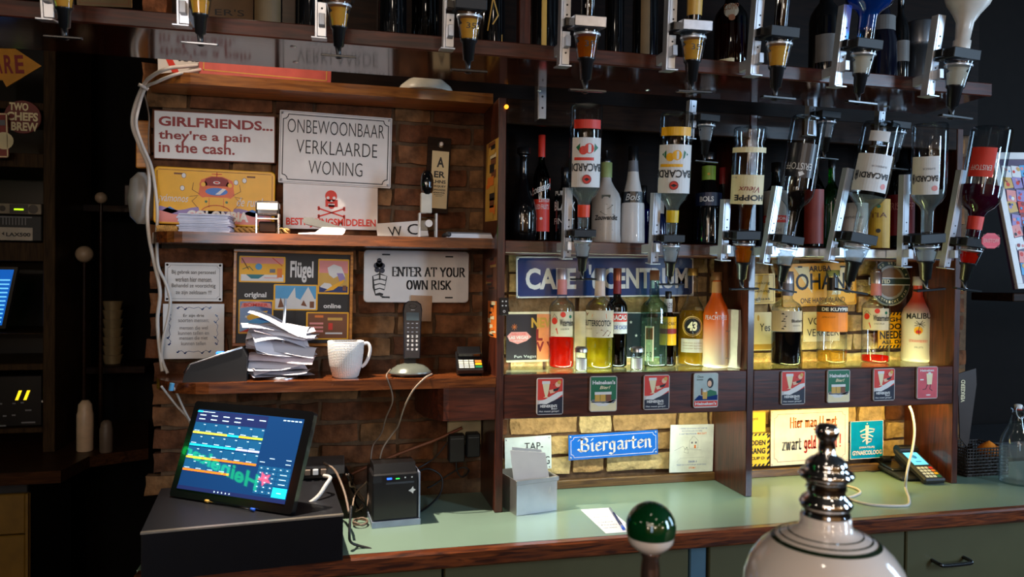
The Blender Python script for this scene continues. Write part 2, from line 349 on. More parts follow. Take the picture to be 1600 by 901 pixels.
# ------------------------------------------------------------------ flat print on plates and labels
class Dec:
    def __init__(s, fn, w, h, parent, step=.0005, nu=1):
        s.fn, s.w, s.h, s.parent, s.step, s.nu = fn, w, h, parent, step, nu; s.mbs = {}
    def mb(s, name, m): return s.mbs.setdefault((name, m.name), (MB(), m))[0]
    def poly(s, m, pts, l=1, name='print'):
        s.mb(name, m).add([s.fn(u, v, l * s.step) for u, v in pts], [tuple(range(len(pts)))]); return s
    def rect(s, m, u0, v0, u1, v1, l=1, name='print'):
        n = max(1, int(round(s.nu * abs(u1 - u0))))
        for i in range(n):
            a = u0 + (u1 - u0) * i / n; b = u0 + (u1 - u0) * (i + 1) / n
            s.poly(m, [(a, v0), (b, v0), (b, v1), (a, v1)], l, name)
        return s
    def disc(s, m, u, v, r, l=1, name='print', ry=None, n=18):      # r in metres
        ry = ry or r
        return s.poly(m, [(u + r * math.cos(2 * PI * i / n) / s.w, v + ry * math.sin(2 * PI * i / n) / s.h) for i in range(n)], l, name)
    def ring(s, m, u, v, r0, r1, l=1, name='print', a0=0, a1=360, n=32):
        for i in range(n):
            A = math.radians(a0 + (a1 - a0) * i / n); B = math.radians(a0 + (a1 - a0) * (i + 1) / n)
            s.poly(m, [(u + r * math.cos(t) / s.w, v + r * math.sin(t) / s.h) for r, t in ((r0, A), (r1, A), (r1, B), (r0, B))], l, name)
        return s
    def line(s, m, pts, wd, l=1, name='print'):
        for (a, b) in zip(pts, pts[1:]):
            A = Vector((a[0] * s.w, a[1] * s.h)); B = Vector((b[0] * s.w, b[1] * s.h)); t = (B - A)
            if t.length < 1e-7: continue
            t.normalize(); nn = Vector((-t.y, t.x)) * wd / 2; e = t * wd * .4
            s.poly(m, [(p.x / s.w, p.y / s.h) for p in (A - nn - e, B - nn + e, B + nn + e, A + nn - e)], l, name)
        return s
    def frame(s, m, ins, wd, notch=0, l=1, name='border'):       # ins, wd, notch in metres
        a, b = ins / s.w, ins / s.h; c, d = notch / s.w, notch / s.h
        if not notch: pts = [(a, b), (1 - a, b), (1 - a, 1 - b), (a, 1 - b), (a, b)]
        else:
            pts = []
            for (cx, cy, a0) in ((a, b, 90), (1 - a, b, 180), (1 - a, 1 - b, 270), (a, 1 - b, 0)):
                sg = -1
                pts += [(cx + c * math.cos(math.radians(a0 + sg * t * 90)), cy + d * math.sin(math.radians(a0 + sg * t * 90))) for t in (0, .33, .66, 1)] if (cx, cy) == (a, b) else []
                if (cx, cy) == (1 - a, b): pts += [(cx - c * math.cos(t * PI / 2), cy + d * math.sin(t * PI / 2)) for t in (0, .33, .66, 1)]
                if (cx, cy) == (1 - a, 1 - b): pts += [(cx - c * math.sin(t * PI / 2), cy - d * math.cos(t * PI / 2)) for t in (0, .33, .66, 1)]
                if (cx, cy) == (a, 1 - b): pts += [(cx + c * math.cos(t * PI / 2), cy - d * math.sin(t * PI / 2)) for t in (0, .33, .66, 1)]
            pts.append(pts[0])
        return s.line(m, pts, wd, l, name)
    def geo(s, m, g, u0, v0, u1, v1, l=2, rot=0, skew=0, name='lettering'):
        vs, fs = g
        def mp(a, b):
            if rot == 180: a, b = 1 - a, 1 - b
            if rot == 90: a, b = 1 - b, a
            return s.fn(u0 + (u1 - u0) * a, v0 + (v1 - v0) * b + skew * a, l * s.step)
        s.mb(name, m).add([mp(a, b) for a, b in vs], fs); return s
    def text(s, m, t, u0, v0, u1, v1, l=2, rot=0, bold=0.0, skew=0, shear=0, name='lettering'): return s.geo(m, textgeo(t, bold, shear), u0, v0, u1, v1, l, rot, skew, name)
    def done(s):
        for (nm, _), (mb, m) in s.mbs.items(): mb.build(nm, m, s.parent)
        s.mbs = {}
def rrect(w, h, r, n=5):
    pts = []
    for cx, cy, a in ((w - r, r, -90), (w - r, h - r, 0), (r, h - r, 90), (r, r, 180)):
        pts += [(cx + r * math.cos(math.radians(a + 90 * i / n)), cy + r * math.sin(math.radians(a + 90 * i / n))) for i in range(n + 1)]
    return pts
def fromcorners(TL, TR, BR, BL):
    R = ((TR - TL) + (BR - BL)) / 2; U = ((TL - BL) + (TR - BR)) / 2; C = (TL + TR + BR + BL) / 4
    w = R.length; R = R.normalized(); U = (U - R * U.dot(R)); h = U.length; U.normalize(); N = R.cross(U)   # N towards viewer
    O = C - R * w / 2 - U * h / 2
    return O, R, U, N, w, h
def planar(O, R, U, N, w, h): return lambda u, v, o: O + R * (u * w) + U * (v * h) + N * o
def sign(name, label, cat, c, m, Y=YW, th=.003, r=.004, group=None, edge=None, edgem=None):
    """flat plate from its four photo corners TL TR BR BL, hung on the plane Y (or on four world points)"""
    pts = [p if isinstance(p, Vector) else P(p[0], p[1], p[2] if len(p) > 2 else Y) for p in c]
    O, R, U, N, w, h = fromcorners(*pts)
    root = thing(name, label, cat, O + R * w / 2, group)
    M = Matrix(((R.x, U.x, N.x, O.x), (R.y, U.y, N.y, O.y), (R.z, U.z, N.z, O.z), (0, 0, 0, 1)))
    MB().prism(rrect(w, h, r), -th, 0, M).build('plate', m, root)
    if edge:
        e = MB(); a = rrect(w, h, r); b = [(edge + x * (w - 2 * edge) / w, edge + y * (h - 2 * edge) / h) for x, y in a]; n = len(a); zz = .0022
        e.add([(x, y, 0) for x, y in a] + [(x, y, zz) for x, y in [(edge * .3 + x * (w - .6 * edge) / w, edge * .3 + y * (h - .6 * edge) / h) for x, y in a]] + [(x, y, zz) for x, y in b] + [(x, y, .0002) for x, y in b],
              [(i + k * n, (i + 1) % n + k * n, (i + 1) % n + (k + 1) * n, i + (k + 1) * n) for k in range(3) for i in range(n)], M)
        e.build('rim', edgem or m, root)
    return root, Dec(planar(O, R, U, N, w, h), w, h, root), M
def screws(root, M, w, h, ins, mat=STEEL, r=.0035, skip=()):
    for i, (x, y) in enumerate(((ins, ins), (w - ins, ins), (w - ins, h - ins), (ins, h - ins))):
        if i in skip: continue
        MB().lathe([(0, r), (.0012, r * .8), (.0018, 0)], M @ T(x, y, 0), 10).build('screw', mat, root)
# ================================================================== SETTING
XL, XP1, XP2, XR = -.50, .422, 1.182, 1.913
plaster = pm('dark_plaster', (26, 22, 18), .8, bump=.3, scale=8)
struct(MB().box(-4, 5, -4, 5, -.05, 0).build('floor', wood('dark_floorboards', (60, 42, 28), (34, 22, 14), .4, .1)))
struct(MB().box(-4, 5, -4, 5, 3.1, 3.15).build('ceiling', plaster))
struct(MB().box(-4, 5, 3.9, 4.0, 0, 3.1).build('wall_far', plaster))
struct(MB().box(-4.1, -4, -4, 4, 0, 3.1).build('wall_left', plaster))
struct(MB().box(5, 5.1, -4, 4, 0, 3.1).build('wall_right', plaster))
struct(MB().box(-4, 5, -3.3, -3.2, 0, 3.1).build('wall_front', pm('cream_wall_paint', (190, 150, 104), .8)))
# brick wall behind the bar
mortar = pm('lime_mortar', (92, 68, 46), .95, bump=.8, scale=60, var=.25)
wall = struct(MB().box(XL + .03, 2.19, 2.1985, 2.30, 0, 3.1).build('wall_back', mortar))
brickm = []
for i, c in enumerate([(108, 66, 40), (96, 58, 36), (118, 78, 50), (88, 54, 34), (124, 88, 56)]):
    brickm.append(pm('old_brick_%s' % 'abcde'[i], c, .9, bump=1.0, bd=.010, scale=30, var=.5, spec=.2))
for i, c in enumerate([(190, 158, 104), (176, 140, 92), (198, 172, 120)]):
    brickm.append(pm('yellow_brick_%s' % 'abc'[i], c, .9, bump=1.0, bd=.012, scale=42, var=.3, spec=.2))
def brickmesh(L, H, seed):
    rd = random.Random(seed); m = MB(); nu, nv = (5 if L > .15 else 3), 2; Dp = .035
    def fr(u, v):
        e = (u in (0, 1)) or (v in (0, 1))
        return Vector((-L / 2 + L * u + rd.uniform(-.003, .003), (.006 if e else 0) + rd.uniform(-.003, .003), -H / 2 + H * v + rd.uniform(-.003, .003)))
    g = [[fr(i / nu, j / nv) for i in range(nu + 1)] for j in range(nv + 1)]
    vs = [g[j][i] for j in range(nv + 1) for i in range(nu + 1)]
    m.add(vs, [(j * (nu + 1) + i, j * (nu + 1) + i + 1, (j + 1) * (nu + 1) + i + 1, (j + 1) * (nu + 1) + i) for j in range(nv) for i in range(nu)], None, True)
    rim = [g[0][i] for i in range(nu + 1)] + [g[j][nu] for j in range(1, nv + 1)] + [g[nv][i] for i in range(nu - 1, -1, -1)] + [g[j][0] for j in range(nv - 1, 0, -1)]
    n = len(rim); m.add(rim + [Vector((p.x, Dp, p.z)) for p in rim], [((i + 1) % n, i, n + i, n + (i + 1) % n) for i in range(n)])
    return m
BM = {}
for kind, L in (('long', .212), ('short', .101)):
    for k in range(8):
        o = brickmesh(L, .052, k * 7 + len(kind)).build('brick', brickm[k]); BM[kind, k] = o.data; COL.objects.unlink(o); bpy.data.objects.remove(o)
spots = []
rows = 34
for r in range(rows):
    z = .945 + r * .0625
    x = XL; k = r % 2; first = True
    while x < 2.2:
        kind = 'short' if (k % 2) else 'long'; L = .101 if kind == 'short' else .212
        if first and r % 2 == 0: pass
        off = random.uniform(-.006, .006)
        if first: x += random.choice((-.018, -.008, .004, .012))
        if x + L > 2.225: kind = 'short'; L = .101
        if x + L > 2.25: break
        spots.append((x + L / 2, z, kind)); x += L + .011; k += 1; first = False
def hiddenscore(x, z):
    s = 0
    if z > 2.02: s += 5
    if .47 < x < 1.14 and 1.50 < z < 1.60: s += 2
    if .43 < x and 1.88 < z: s += 3
    if .43 < x and z > 1.7: s += 1
    if x < .0 and z < 1.25: s += 1
    return s + random.random() * .5
spots.sort(key=lambda t: hiddenscore(t[0], t[1]))
rest = {}
for i, (x, z, kind) in enumerate(spots):
    k = random.randrange(5) if x < .54 or z > 1.62 or x > 1.95 else 5 + random.randrange(3); me = BM[kind, k]; dy = random.uniform(-.004, .004)
    if i < 300:
        o = bpy.data.objects.new('brick', me); COL.objects.link(o); o.parent = wall
        wl = WL[wall.name]; o.location = Vector((x, 2.200 + dy, z)) - wl; o.rotation_euler = (0, random.uniform(-.012, .012), random.uniform(-.015, .015))
    else:
        mb = rest.setdefault(k, MB())
        mb.add([v.co + Vector((x, 2.200 + dy, z)) for v in me.vertices], [tuple(p.vertices) for p in me.polygons], None, True)
for k, mb in rest.items():
    o = mb.build('bricks', brickm[k], wall); o['kind'] = 'stuff'
# brick end teeth at the left edge of the wall (broken bricks sticking out)
# ------------------------------------------------------------------ counter
laminate = pm('sage_laminate', (126, 150, 132), .28, var=.05, scale=6, coat=.15)
XC0 = PZ(212, 893, ZC).x
ct = thing('countertop', 'sage green laminate back bar counter with a worn brown wood edge', 'counter', (.9, 1.95, ZC - .04))
MB().box(XC0, 3.2, 1.735, 2.168, ZC - .035, ZC).build('top_board', laminate, ct)
MB().bbox(XC0, 3.2, 1.705, 1.735, ZC - .040, ZC + .001, .005).build('front_edge', EDGEW, ct)
MB().bbox(XP1 + .02, XR - .012, 2.148, 2.162, ZC, ZC + .026, .002).build('back_rail', OAK if False else wood('back_rail_wood', (120, 84, 40), (74, 46, 22), .4), ct)
cabm = pm('olive_green_paint', (78, 76, 50), .45, var=.08, scale=8)
cabb = pm('grey_blue_paint', (70, 100, 116), .45, var=.06)
gaps = [XC0 + .01, .25, P(1078, 880, 1.74).x, P(1107, 880, 1.74).x, P(1416, 850, 1.74).x, 2.30, 3.19]
lab = ['olive green cupboard door under the left end of the counter', 'olive green cupboard door below the paper slip and pen', 'narrow grey blue post between the counter cupboards', 'olive green cupboard door behind the tap tower', 'olive green drawer front with a black bar handle', 'olive green drawer front at the far right of the counter']
for i in range(6):
    if gaps[i + 1] - gaps[i] < .01: continue
    o = thing('cupboard' if i != 2 else 'cupboard_post', lab[i], 'cupboard' if i != 2 else 'post', ((gaps[i] + gaps[i + 1]) / 2, 1.95, 0))
    MB().box(gaps[i] + .002, gaps[i + 1] - .002, 1.76, 2.16, .0, ZC - .036).build('body', MPLAS, o)
    MB().bbox(gaps[i] + .003, gaps[i + 1] - .003, 1.742 + (.004 if i == 2 else 0), 1.76, .08, ZC - .048, .003).build('door' if i != 2 else 'facing', cabb if i == 2 else cabm, o)
    if i == 4:
        a = P(1457, 876, 1.74); b = P(1506, 869, 1.74); z = a.z
        MB().tube([(a.x, 1.742, z + .002), (a.x, 1.715, z), (a.x + .015, 1.710, z - .003), (b.x - .015, 1.710, z - .003), (b.x, 1.715, z), (b.x, 1.742, z + .002)], .0055, 8).build('handle', pm('black_handle', (24, 22, 22), .25, coat=.5), o)
# ------------------------------------------------------------------ upright panels
PY0 = 1.965
for nm, x, lb, top in (('a', XP1, 'dark mahogany upright between the till bay and the bottle bays', 2.04), ('b', XP2, 'dark mahogany upright between the two bottle bays', 2.04), ('c', XR, 'dark mahogany upright at the right end of the shelving', 2.04)):
    o = MB().bbox(x, x + .022, PY0, 2.172, ZC + .0005, top, .0015).build('shelf_upright', MAHOZ)
    tag(o, lb, 'shelf upright')
# ------------------------------------------------------------------ shelves, left bay
def curved_shelf(x0, x1, yf, yb, z0, z1, rx, side=0):
    """board whose left front corner is rounded (rx long)"""
    pts = [(x1, yf)] + [(x1, yb), (x0, yb)] + [(x0 + rx * (1 - math.cos(t * PI / 2 / 8)), yb + (yf - yb) * math.sin(t * PI / 2 / 8)) for t in range(0, 9)]
    return pts
def shelf(label, x0, x1, yf, z0, z1, rx, m=MAHO):
    o = thing('wall_shelf', label, 'shelf', ((x0 + x1) / 2, (yf + 2.17) / 2, z0))
    MB().prism(curved_shelf(x0, x1, yf, 2.168, z0, z1, rx), z0, z1).build('board', m, o)
    return o
lac = wood('lacquered_shelf_wood', (132, 70, 30), (70, 32, 14), .25, .5)
shelf('top shelf of the till bay with rounded left end, holding the red framed sign', XL + .01, XP1, 2.04, 2.04, 2.068, .12, wood('lamplit_shelf_wood', (178, 110, 44), (118, 66, 24), .3, .4))  # lamplight on this shelf is put into a lighter wood colour
shelf('middle shelf of the till bay with the stamps and stapler on it', XL + .02, XP1, 2.0, 1.632, 1.660, .10, lac)
ZSC = 1.281
shelf('lower shelf of the till bay with the phone and the white mug on it', XL + .03, XP1, 1.965, ZSC - .027, ZSC, .16, lac)
# rounded dark box under the lower shelf, left of the upright
x0 = P(655, 640, 2.05).x
o = MB().prism([(XP1 - .0005, 1.968), (XP1 - .0005, 2.166), (x0, 2.166)] + [(x0 + .07 * (1 - math.cos(t * PI / 16)), 2.166 - .198 * math.sin(t * PI / 16)) for t in range(1, 9)], 1.165, ZSC - .028).build('shelf_box', MAHO)
tag(o, 'rounded dark wood box under the shelf holding the phone', 'box')
# ------------------------------------------------------------------ bottle bays: front board + glass + led
for (xa, xb, nm, lb, lc) in ((XP1 + .022, XP2, 'mid', 'middle bay', (1, 1, .9)), (XP2 + .022, XR, 'right', 'right bay', (1, .8, .35))):
    o = thing('lit_bottle_shelf', 'lit glass topped bottle shelf of the %s with a dark front board' % lb, 'shelf', ((xa + xb) / 2, 2.06, 1.165))
    MB().bbox(xa + .0005, xb - .0005, 1.966, 1.985, 1.165, ZS, .002).build('front_board', MAHO, o)
    MB().box(xa + .001, xb - .001, 1.986, 2.166, ZS - .0075, ZS - .0005).build('glass_plate', SHELFG, o)
    MB().tube([(xa + .02, 1.992, 1.181), (xb - .02, 1.992, 1.181)], .005, 8).build('lamp_tube', pm('lit_tube_' + nm, (255, 250, 235) if nm == 'mid' else (255, 214, 130), .5, emis=1.5), o)
    o = thing('bottle_shelf', 'upper dark wood shelf of the %s crowded with bottles' % lb, 'shelf', ((xa + xb) / 2, 2.06, 1.62))
    MB().bbox(xa + .0005, xb - .0005, 1.968, 2.166, 1.62, ZE, .002).build('board', MAHO, o)
    o = MB().bbox(xa + .0005, xb - .0005, 1.967, 1.985, 1.972, 2.04, .002).build('header_board', DARKW)
    tag(o, 'dark header board across the top of the %s' % lb, 'board')
    o = MB().bbox(xa + .0005, xb - .0005, 1.986, 2.166, 2.02, 2.04, .001).build('top_board', DARKW)
    tag(o, 'dark top board closing the %s' % lb, 'board')
# second board: blueish metal strip on front of the right upper shelf
o = MB().bbox(XP2 + .05, XR - .16, 1.962, 1.9675, 1.625, 1.652, .001).build('metal_strip', STEEL)
tag(o, 'reflective metal strip on the front of the right bay upper shelf', 'strip')
# ------------------------------------------------------------------ dispenser shelf (big glossy board overhead)
ds = thing('dispenser_shelf', 'long high-gloss mahogany board overhead that carries the row of spirit dispensers', 'shelf', (.3, 1.71, 2.04))
MB().bbox(-1.6, 1.66, 1.605, 1.83, 2.0405, 2.066, .003).build('board', GLOSSW, ds)
MB().bbox(-1.6, 1.66, 1.597, 1.605, 2.0385, 2.072, .002).build('front_lip', MAHO, ds)
for px, py in ((458, 73), (462, 97), (842, 142), (1012, 141), (1385, 166)):
    c = PZ(px, py, 2.0405)
    MB().lathe([(0, .007), (-.0015, .006), (-.002, 0)], T(*c), 12).build('screw', STEEL, ds)

for x0_, x1_, z0_, z1_, lb in ((XL + .06, 2.19, 2.069, 3.09, 'added dark sheet standing in for shade above the top shelf'), (XP1 + .023, XP2 - .001, ZE + .001, 2.019, 'dark back panel of the upper middle bottle shelf'), (XP2 + .023, XR - .001, ZE + .001, 2.019, 'dark back panel of the upper right bottle shelf')):  # first sheet is added in place of shade, covering the upper bricks
    o = MB().box(x0_, x1_, 2.165, 2.174, z0_, z1_).build('back_panel_board', wood('back_panel_wood', (26, 16, 11), (14, 9, 7), .55, 0)); tag(o, lb, 'panel')
# ================================================================== SIGNS ON THE LEFT WALL
r, d, M = sign('girlfriends_sign', 'white enamel sign with dark red text GIRLFRIENDS they\'re a pain in the cash', 'sign', [(240, 172), (430, 181), (430, 256), (240, 247)], WHITE, r=.008)
d.text(DRED, 'GIRLFRIENDS...', .04, .68, .98, .88, bold=.03); d.text(DRED, "they're a pain", .04, .36, .79, .60, bold=.02); d.text(DRED, 'in the cash.', .04, .14, .66, .36, bold=.02)
d.frame(pm('rust_edge', (120, 70, 50), .8), .001, .0025, 0, 1); d.done()
r, d, M = sign('dwelling_sign', 'white enamel sign reading ONBEWOONBAAR VERKLAARDE WONING in a double black border', 'sign', [(436, 171), (612, 185), (611, 294), (436, 285)], WHITE, Y=YW - .006, r=.003)
w_, h_ = d.w, d.h
d.frame(BLACK, .010, .0025, .014); d.frame(GREY, .0035, .0012, 0)
for t, a, b, c in (('ONBEWOONBAAR', .07, .93, .70), ('VERKLAARDE', .15, .87, .42), ('WONING', .26, .74, .14)): d.text(BLACK, t, a, c, b, c + .19, bold=-.01)
d.done(); screws(r, M, w_, h_, .008)
r, d, M = sign('poison_sign', 'white sign with red skull and crossbones and red word BESTRIJDINGSMIDDELEN', 'sign', [(442, 284), (590, 292), (590, 358), (443, 358)], WHITE, r=.001)
d.text(RED, 'BESTRIJDINGSMIDDELEN', .03, .03, .98, .24, bold=.03)
d.disc(RED, .5, .74, .0165, 1); d.rect(RED, .44, .50, .57, .66); d.disc(RED, .505, .52, .0085, 1)
for s in (-1, 1): d.disc(WHITE, .5 + s * .032, .70, .0042, 2)
d.poly(WHITE, [(.49, .615), (.52, .615), (.505, .655)], 2)
for k in range(4): d.rect(WHITE, .47 + k * .018, .54, .481 + k * .018, .57, 2)
for a, b in (((.37, .46), (.64, .28)), ((.37, .28), (.64, .46))):
    d.line(RED, [a, b], .0042, 1)
    for p in (a, b):
        d.disc(RED, p[0], p[1] + .022, .0034, 1); d.disc(RED, p[0], p[1] - .022, .0034, 1)
d.done()
r, d, M = sign('colombia_plate', 'yellow COLOMBIA licence plate with a painted bus', 'licence plate', [(240, 259), (430, 269), (429, 356), (240, 349)], YEL, r=.012, edge=.006)
COB = pm('ink_cobalt', (30, 110, 190), .4)
wv = [(u / 20, .285 + .035 * math.sin(u * .95 + 1)) for u in range(1, 20)]
d.poly(LILAC, [(.03, .03)] + [(.03, .23)] + wv + [(.97, .25), (.97, .03)], 1)
d.poly(PINK, [(.03, .03)] + [(.03, .17)] + [(u, v - .08) for u, v in wv] + [(.97, .17), (.97, .03)], 2)
for a, b in ((.06, .2), (.38, .6), (.72, .9)): d.poly(COB, [(a, .22), ((a + b) / 2, .31), (b, .23), ((a + b) / 2, .17)], 1)
d.frame(BROWN, .008, .0012, .0, 1)
d.text(WHITE, 'COLOMBIA', .27, .08, .78, .26, 3, bold=.05)
d.text(WHITE, '\u00a1v\u00e1monos', .04, .36, .28, .52, 2, shear=.3); d.text(WHITE, 'de rumba', .68, .36, .94, .52, 2, shear=.3)
BUS = pm('ink_bus_orange', (222, 92, 34), .4)
d.poly(BUS, [(.36, .54), (.38, .80), (.46, .87), (.56, .87), (.64, .80), (.66, .54), (.62, .48), (.40, .48)], 1)
d.poly(DRED, [(.40, .70), (.42, .82), (.47, .86), (.55, .86), (.60, .82), (.62, .70)], 2)
d.disc(WHITE, .51, .76, .009, 3, ry=.004); d.disc(RED, .51, .76, .006, 4, ry=.0025)
d.disc(BUS, .51, .60, .033, 3, ry=.0135); d.disc(COB, .51, .60, .029, 4, ry=.0105); d.poly(WHITE, [(.50, .55), (.56, .66), (.59, .65), (.54, .55)], 5)
d.poly(YEL, [(.37, .26), (.35, .46), (.42, .50), (.60, .50), (.67, .46), (.65, .26)], 2)
d.line(BUS, arc(.51, .20, .13, .16, 25, 155, 12), .0025, 3); d.line(BUS, [(.45, .32), (.45, .48)], .0015, 3); d.line(BUS, [(.57, .32), (.57, .48)], .0015, 3)
for s in (-1, 1):
    d.disc(BUS, .51 + s * .11, .72, .010, 2); d.disc(YEL, .51 + s * .11, .72, .006, 3); d.disc(GREEN, .51 + s * .085, .42, .0035, 3)
    d.line(BROWN, [(.51 + s * .14, .55), (.51 + s * .20, .62), (.51 + s * .19, .74)], .0012, 2); d.line(BROWN, [(.51 + s * .15, .52), (.51 + s * .22, .50)], .0012, 2)
    d.line(BROWN, [(.51 + s * .15, .30), (.51 + s * .20, .42), (.51 + s * .16, .50)], .0012, 2)
for u, v in ((.24, .86), (.23, .64), (.67, .78), (.74, .82)): d.disc(BROWN, u, v, .0062, 1, ry=.0075); d.disc(WHITE, u, v, .0052, 2, ry=.0064)
d.line(RED, [(.47, .91), (.55, .91)], .002, 2); d.line(RED, [(.51, .86), (.51, .94)], .002, 2)
for u in (.16, .76): d.rect(BROWN, u, .875, u + .07, .905, 1)
d.done()
# eye chart bottle opener board
r, d, M = sign('eye_chart_board', 'dark bottle opener board with a cream eye chart starting A ER LHNS', 'sign', [(666, 213), (703, 216), (702, 334), (667, 331)], DARKW, th=.012, r=.001)
d.rect(CREAM, .20, .06, .93, .82, 1, 'chart')
y = .72
for t, hh, a, b in (('A', .135, .42, .74), ('ER', .085, .32, .80), ('LHNS', .045, .27, .84), ('DKQUEY', .032, .26, .86), ('OPVCHZES', .024, .27, .84), ('NDKRTSVB', .018, .30, .82), ('ELKDPFC', .012, .36, .78), ('AROTNB', .008, .42, .70)):
    y -= hh * .55 if t != 'A' else 0
    d.text(BLACK, t, a, y - hh + .02, b, y + .02, 2, bold=.03); y -= hh + .006
d.done()
MB().lathe([(0, .010), (.006, .010), (.008, .006), (.010, .006)], M @ T(d.w * .56, d.h * .91, 0), 16).build('opener', STEEL, r)
# W C sign leaning on middle shelf
r, d, M = sign('toilet_sign', 'small white W C sign leaning on the middle shelf behind the stamp handle', 'sign', [P(588, 352, 2.155), P(668, 341, 2.155), P(667, 371, 2.12), P(590, 371, 2.12)], WHITE, th=.004, r=.001)
d.text(BLACK, 'W', .22, .12, .49, .72, bold=.0); d.text(BLACK, 'C', .60, .12, .84, .80, bold=0); d.done()
# plates on lower left
r, d, M = sign('staff_shortage_plate', 'small white enamel plate about staff shortage, beginning Bij gebrek aan personeel', 'sign', [(257, 410), (348, 411), (347, 471), (258, 470)], WHITE, r=.002)
d.frame(GREY, .007, .0009, .007)
for i, t in enumerate(('Bij gebrek aan personeel', 'werken hier mensen.', 'Behandel ze voorzichtig', 'ze zijn zeldzaam !!!')):
    a = (.12, .18, .12, .19)[i]; y = .80 - .175 * i; d.text(BLACK, t, a, y - .12, 1 - a, y + .01, 2)
d.done(); screws(r, M, d.w, d.h, .006, DARKW, .0032)
r, d, M = sign('counting_joke_tile', 'white tile with dark blue scrolls and the text Er zijn drie soorten mensen', 'sign', [(255, 475), (351, 474), (349, 560), (254, 560)], WHITE, Y=YW - .002, r=.001)
for i, t in enumerate(('Er zijn drie', 'soorten mensen;', 'mensen die wel', 'kunnen tellen en', 'mensen die niet', 'kunnen tellen')):
    wd = (.34, .50, .46, .50, .46, .40)[i]; y = (.80, .71, .585, .49, .40, .30)[i]; d.text(GREY if i else BLACK, t, .5 - wd / 2, y - .055, .5 + wd / 2, y + .015, 2)
def scroll(cx, cy, vert, sx=1):
    q = [(-.26, .0), (-.2, .03), (-.14, -.02), (-.08, .02), (0, 0), (.08, .02), (.14, -.02), (.2, .03), (.26, 0)]
    pts = [((cx + (b if vert else a)), cy + (a if vert else b)) for a, b in q]; d.line(NAVY, pts, .0012, 1)
    for a, b in q[::2]:
        if abs(a) > .01:
            u, v = (cx + b, cy + a) if vert else (cx + a, cy + b)
            d.disc(NAVY, u, v, .003, 1, ry=.0022); d.disc(NAVY, u + .02 * sx, v + .02, .0018, 1)
scroll(.5, .92, False); scroll(.5, .12, False); scroll(.10, .52, True); scroll(.88, .52, True, -1); d.done()
# magnet board in amber frame
r, d, M = sign('magnet_board', 'black magnet board in an amber wood frame with picture cards, behind the paper pile', 'board', [(364, 388), (552, 394), (550, 540), (365, 541)], BPLAS if False else pm('board_black', (26, 24, 26), .5), r=.001, Y=YW - .004)
w_, h_ = d.w, d.h; f_ = .0085
for a in ((0, w_, h_ - f_, h_), (0, w_, 0, f_), (0, f_, f_, h_ - f_), (w_ - f_, w_, f_, h_ - f_)):
    MB().bbox(a[0], a[1], a[2], a[3], -.002, .008, .0012, M).build('frame_rail', OAK, r)
def card(u0, v0, u1, v1, fn, bg):
    m2 = M @ T(u0 * w_, v0 * h_, .0035); ww, hh = (u1 - u0) * w_, (v1 - v0) * h_
    c = MB().prism(rrect(ww, hh, .003), -.0032, 0, m2).build('card', YEL, r)
    O = m2 @ Vector((0, 0, 0)); m3 = m2.to_3x3(); e = Dec(planar(O, m3 @ Vector((1, 0, 0)), m3 @ Vector((0, 1, 0)), m3 @ Vector((0, 0, 1)), ww, hh), ww, hh, c, .0003)
    e.rect(bg, .04, .05, .96, .95, 1); fn(e); e.done()
def beach(e):
    e.rect(PINK, .04, .72, .96, .95, 2); e.rect(WHITE, .04, .05, .96, .30, 2); e.disc(SKYB, .42, .60, .009, 3); e.poly(TEAL, [(.15, .30), (.55, .30), (.42, .14), (.26, .14)], 4)
    e.rect(GREY, .66, .38, .78, .52, 4); e.rect(ORANGE, .82, .2, .93, .55, 4); e.line(PINK, [(.55, .18), (.85, .18)], .002, 4); e.line(BROWN, [(.06, .9), (.2, .5)], .0025, 4); e.line(RED, [(.72, .94), (.93, .65)], .002, 4); e.line(GREEN, [(.08, .5), (.22, .6), (.3, .45)], .002, 4)
def surf(e):
    e.rect(PINK, .04, .6, .96, .95, 2); e.rect(NAVY, .04, .05, .96, .22, 2); e.poly(WHITE, [(.3, .75), (.5, .85), (.75, .78), (.88, .5), (.7, .55), (.5, .45), (.35, .55)], 3)
    e.poly(YEL, [(.2, .07), (.5, .12), (.8, .32), (.88, .44), (.7, .36), (.4, .2)], 5); e.poly(WHITE, [(.06, .2), (.2, .32), (.4, .3), (.5, .18), (.3, .14)], 4); e.rect(BROWN, .8, .1, .92, .25, 5); e.poly(LILAC, [(.6, .6), (.8, .6), (.9, .4), (.7, .36)], 4)
def snow(e):
    e.rect(SKYB, .04, .45, .96, .95, 2); e.rect(WHITE, .04, .05, .96, .45, 3); e.poly(WHITE, [(.3, .4), (.48, .9), (.62, .4)], 4); e.poly(SKYB, [(.48, .9), (.5, .5), (.62, .4)], 5); e.poly(WHITE, [(.6, .4), (.78, .92), (.94, .4)], 4)
    e.poly(BROWN, [(.1, .1), (.16, .5), (.24, .12)], 5); e.poly(BROWN, [(.62, .2), (.68, .4), (.76, .15)], 5); e.rect(BROWN, .82, .1, .92, .35, 5)
def plane(e):
    e.poly(PINK, [(.06, .75), (.1, .9), (.5, .95), (.92, .9), (.95, .75), (.5, .82)], 4); e.text(RED, 'BOMBER', .15, .80, .85, .90, 5, bold=.03); e.poly(YEL, [(.2, .5), (.5, .65), (.85, .68), (.7, .5), (.3, .4)], 3); e.poly(SKYB, [(.15, .3), (.5, .45), (.9, .35), (.5, .2)], 4); e.disc(WHITE, .22, .5, .003, 4); e.poly(RED, [(.05, .05), (.3, .15), (.6, .05)], 3)
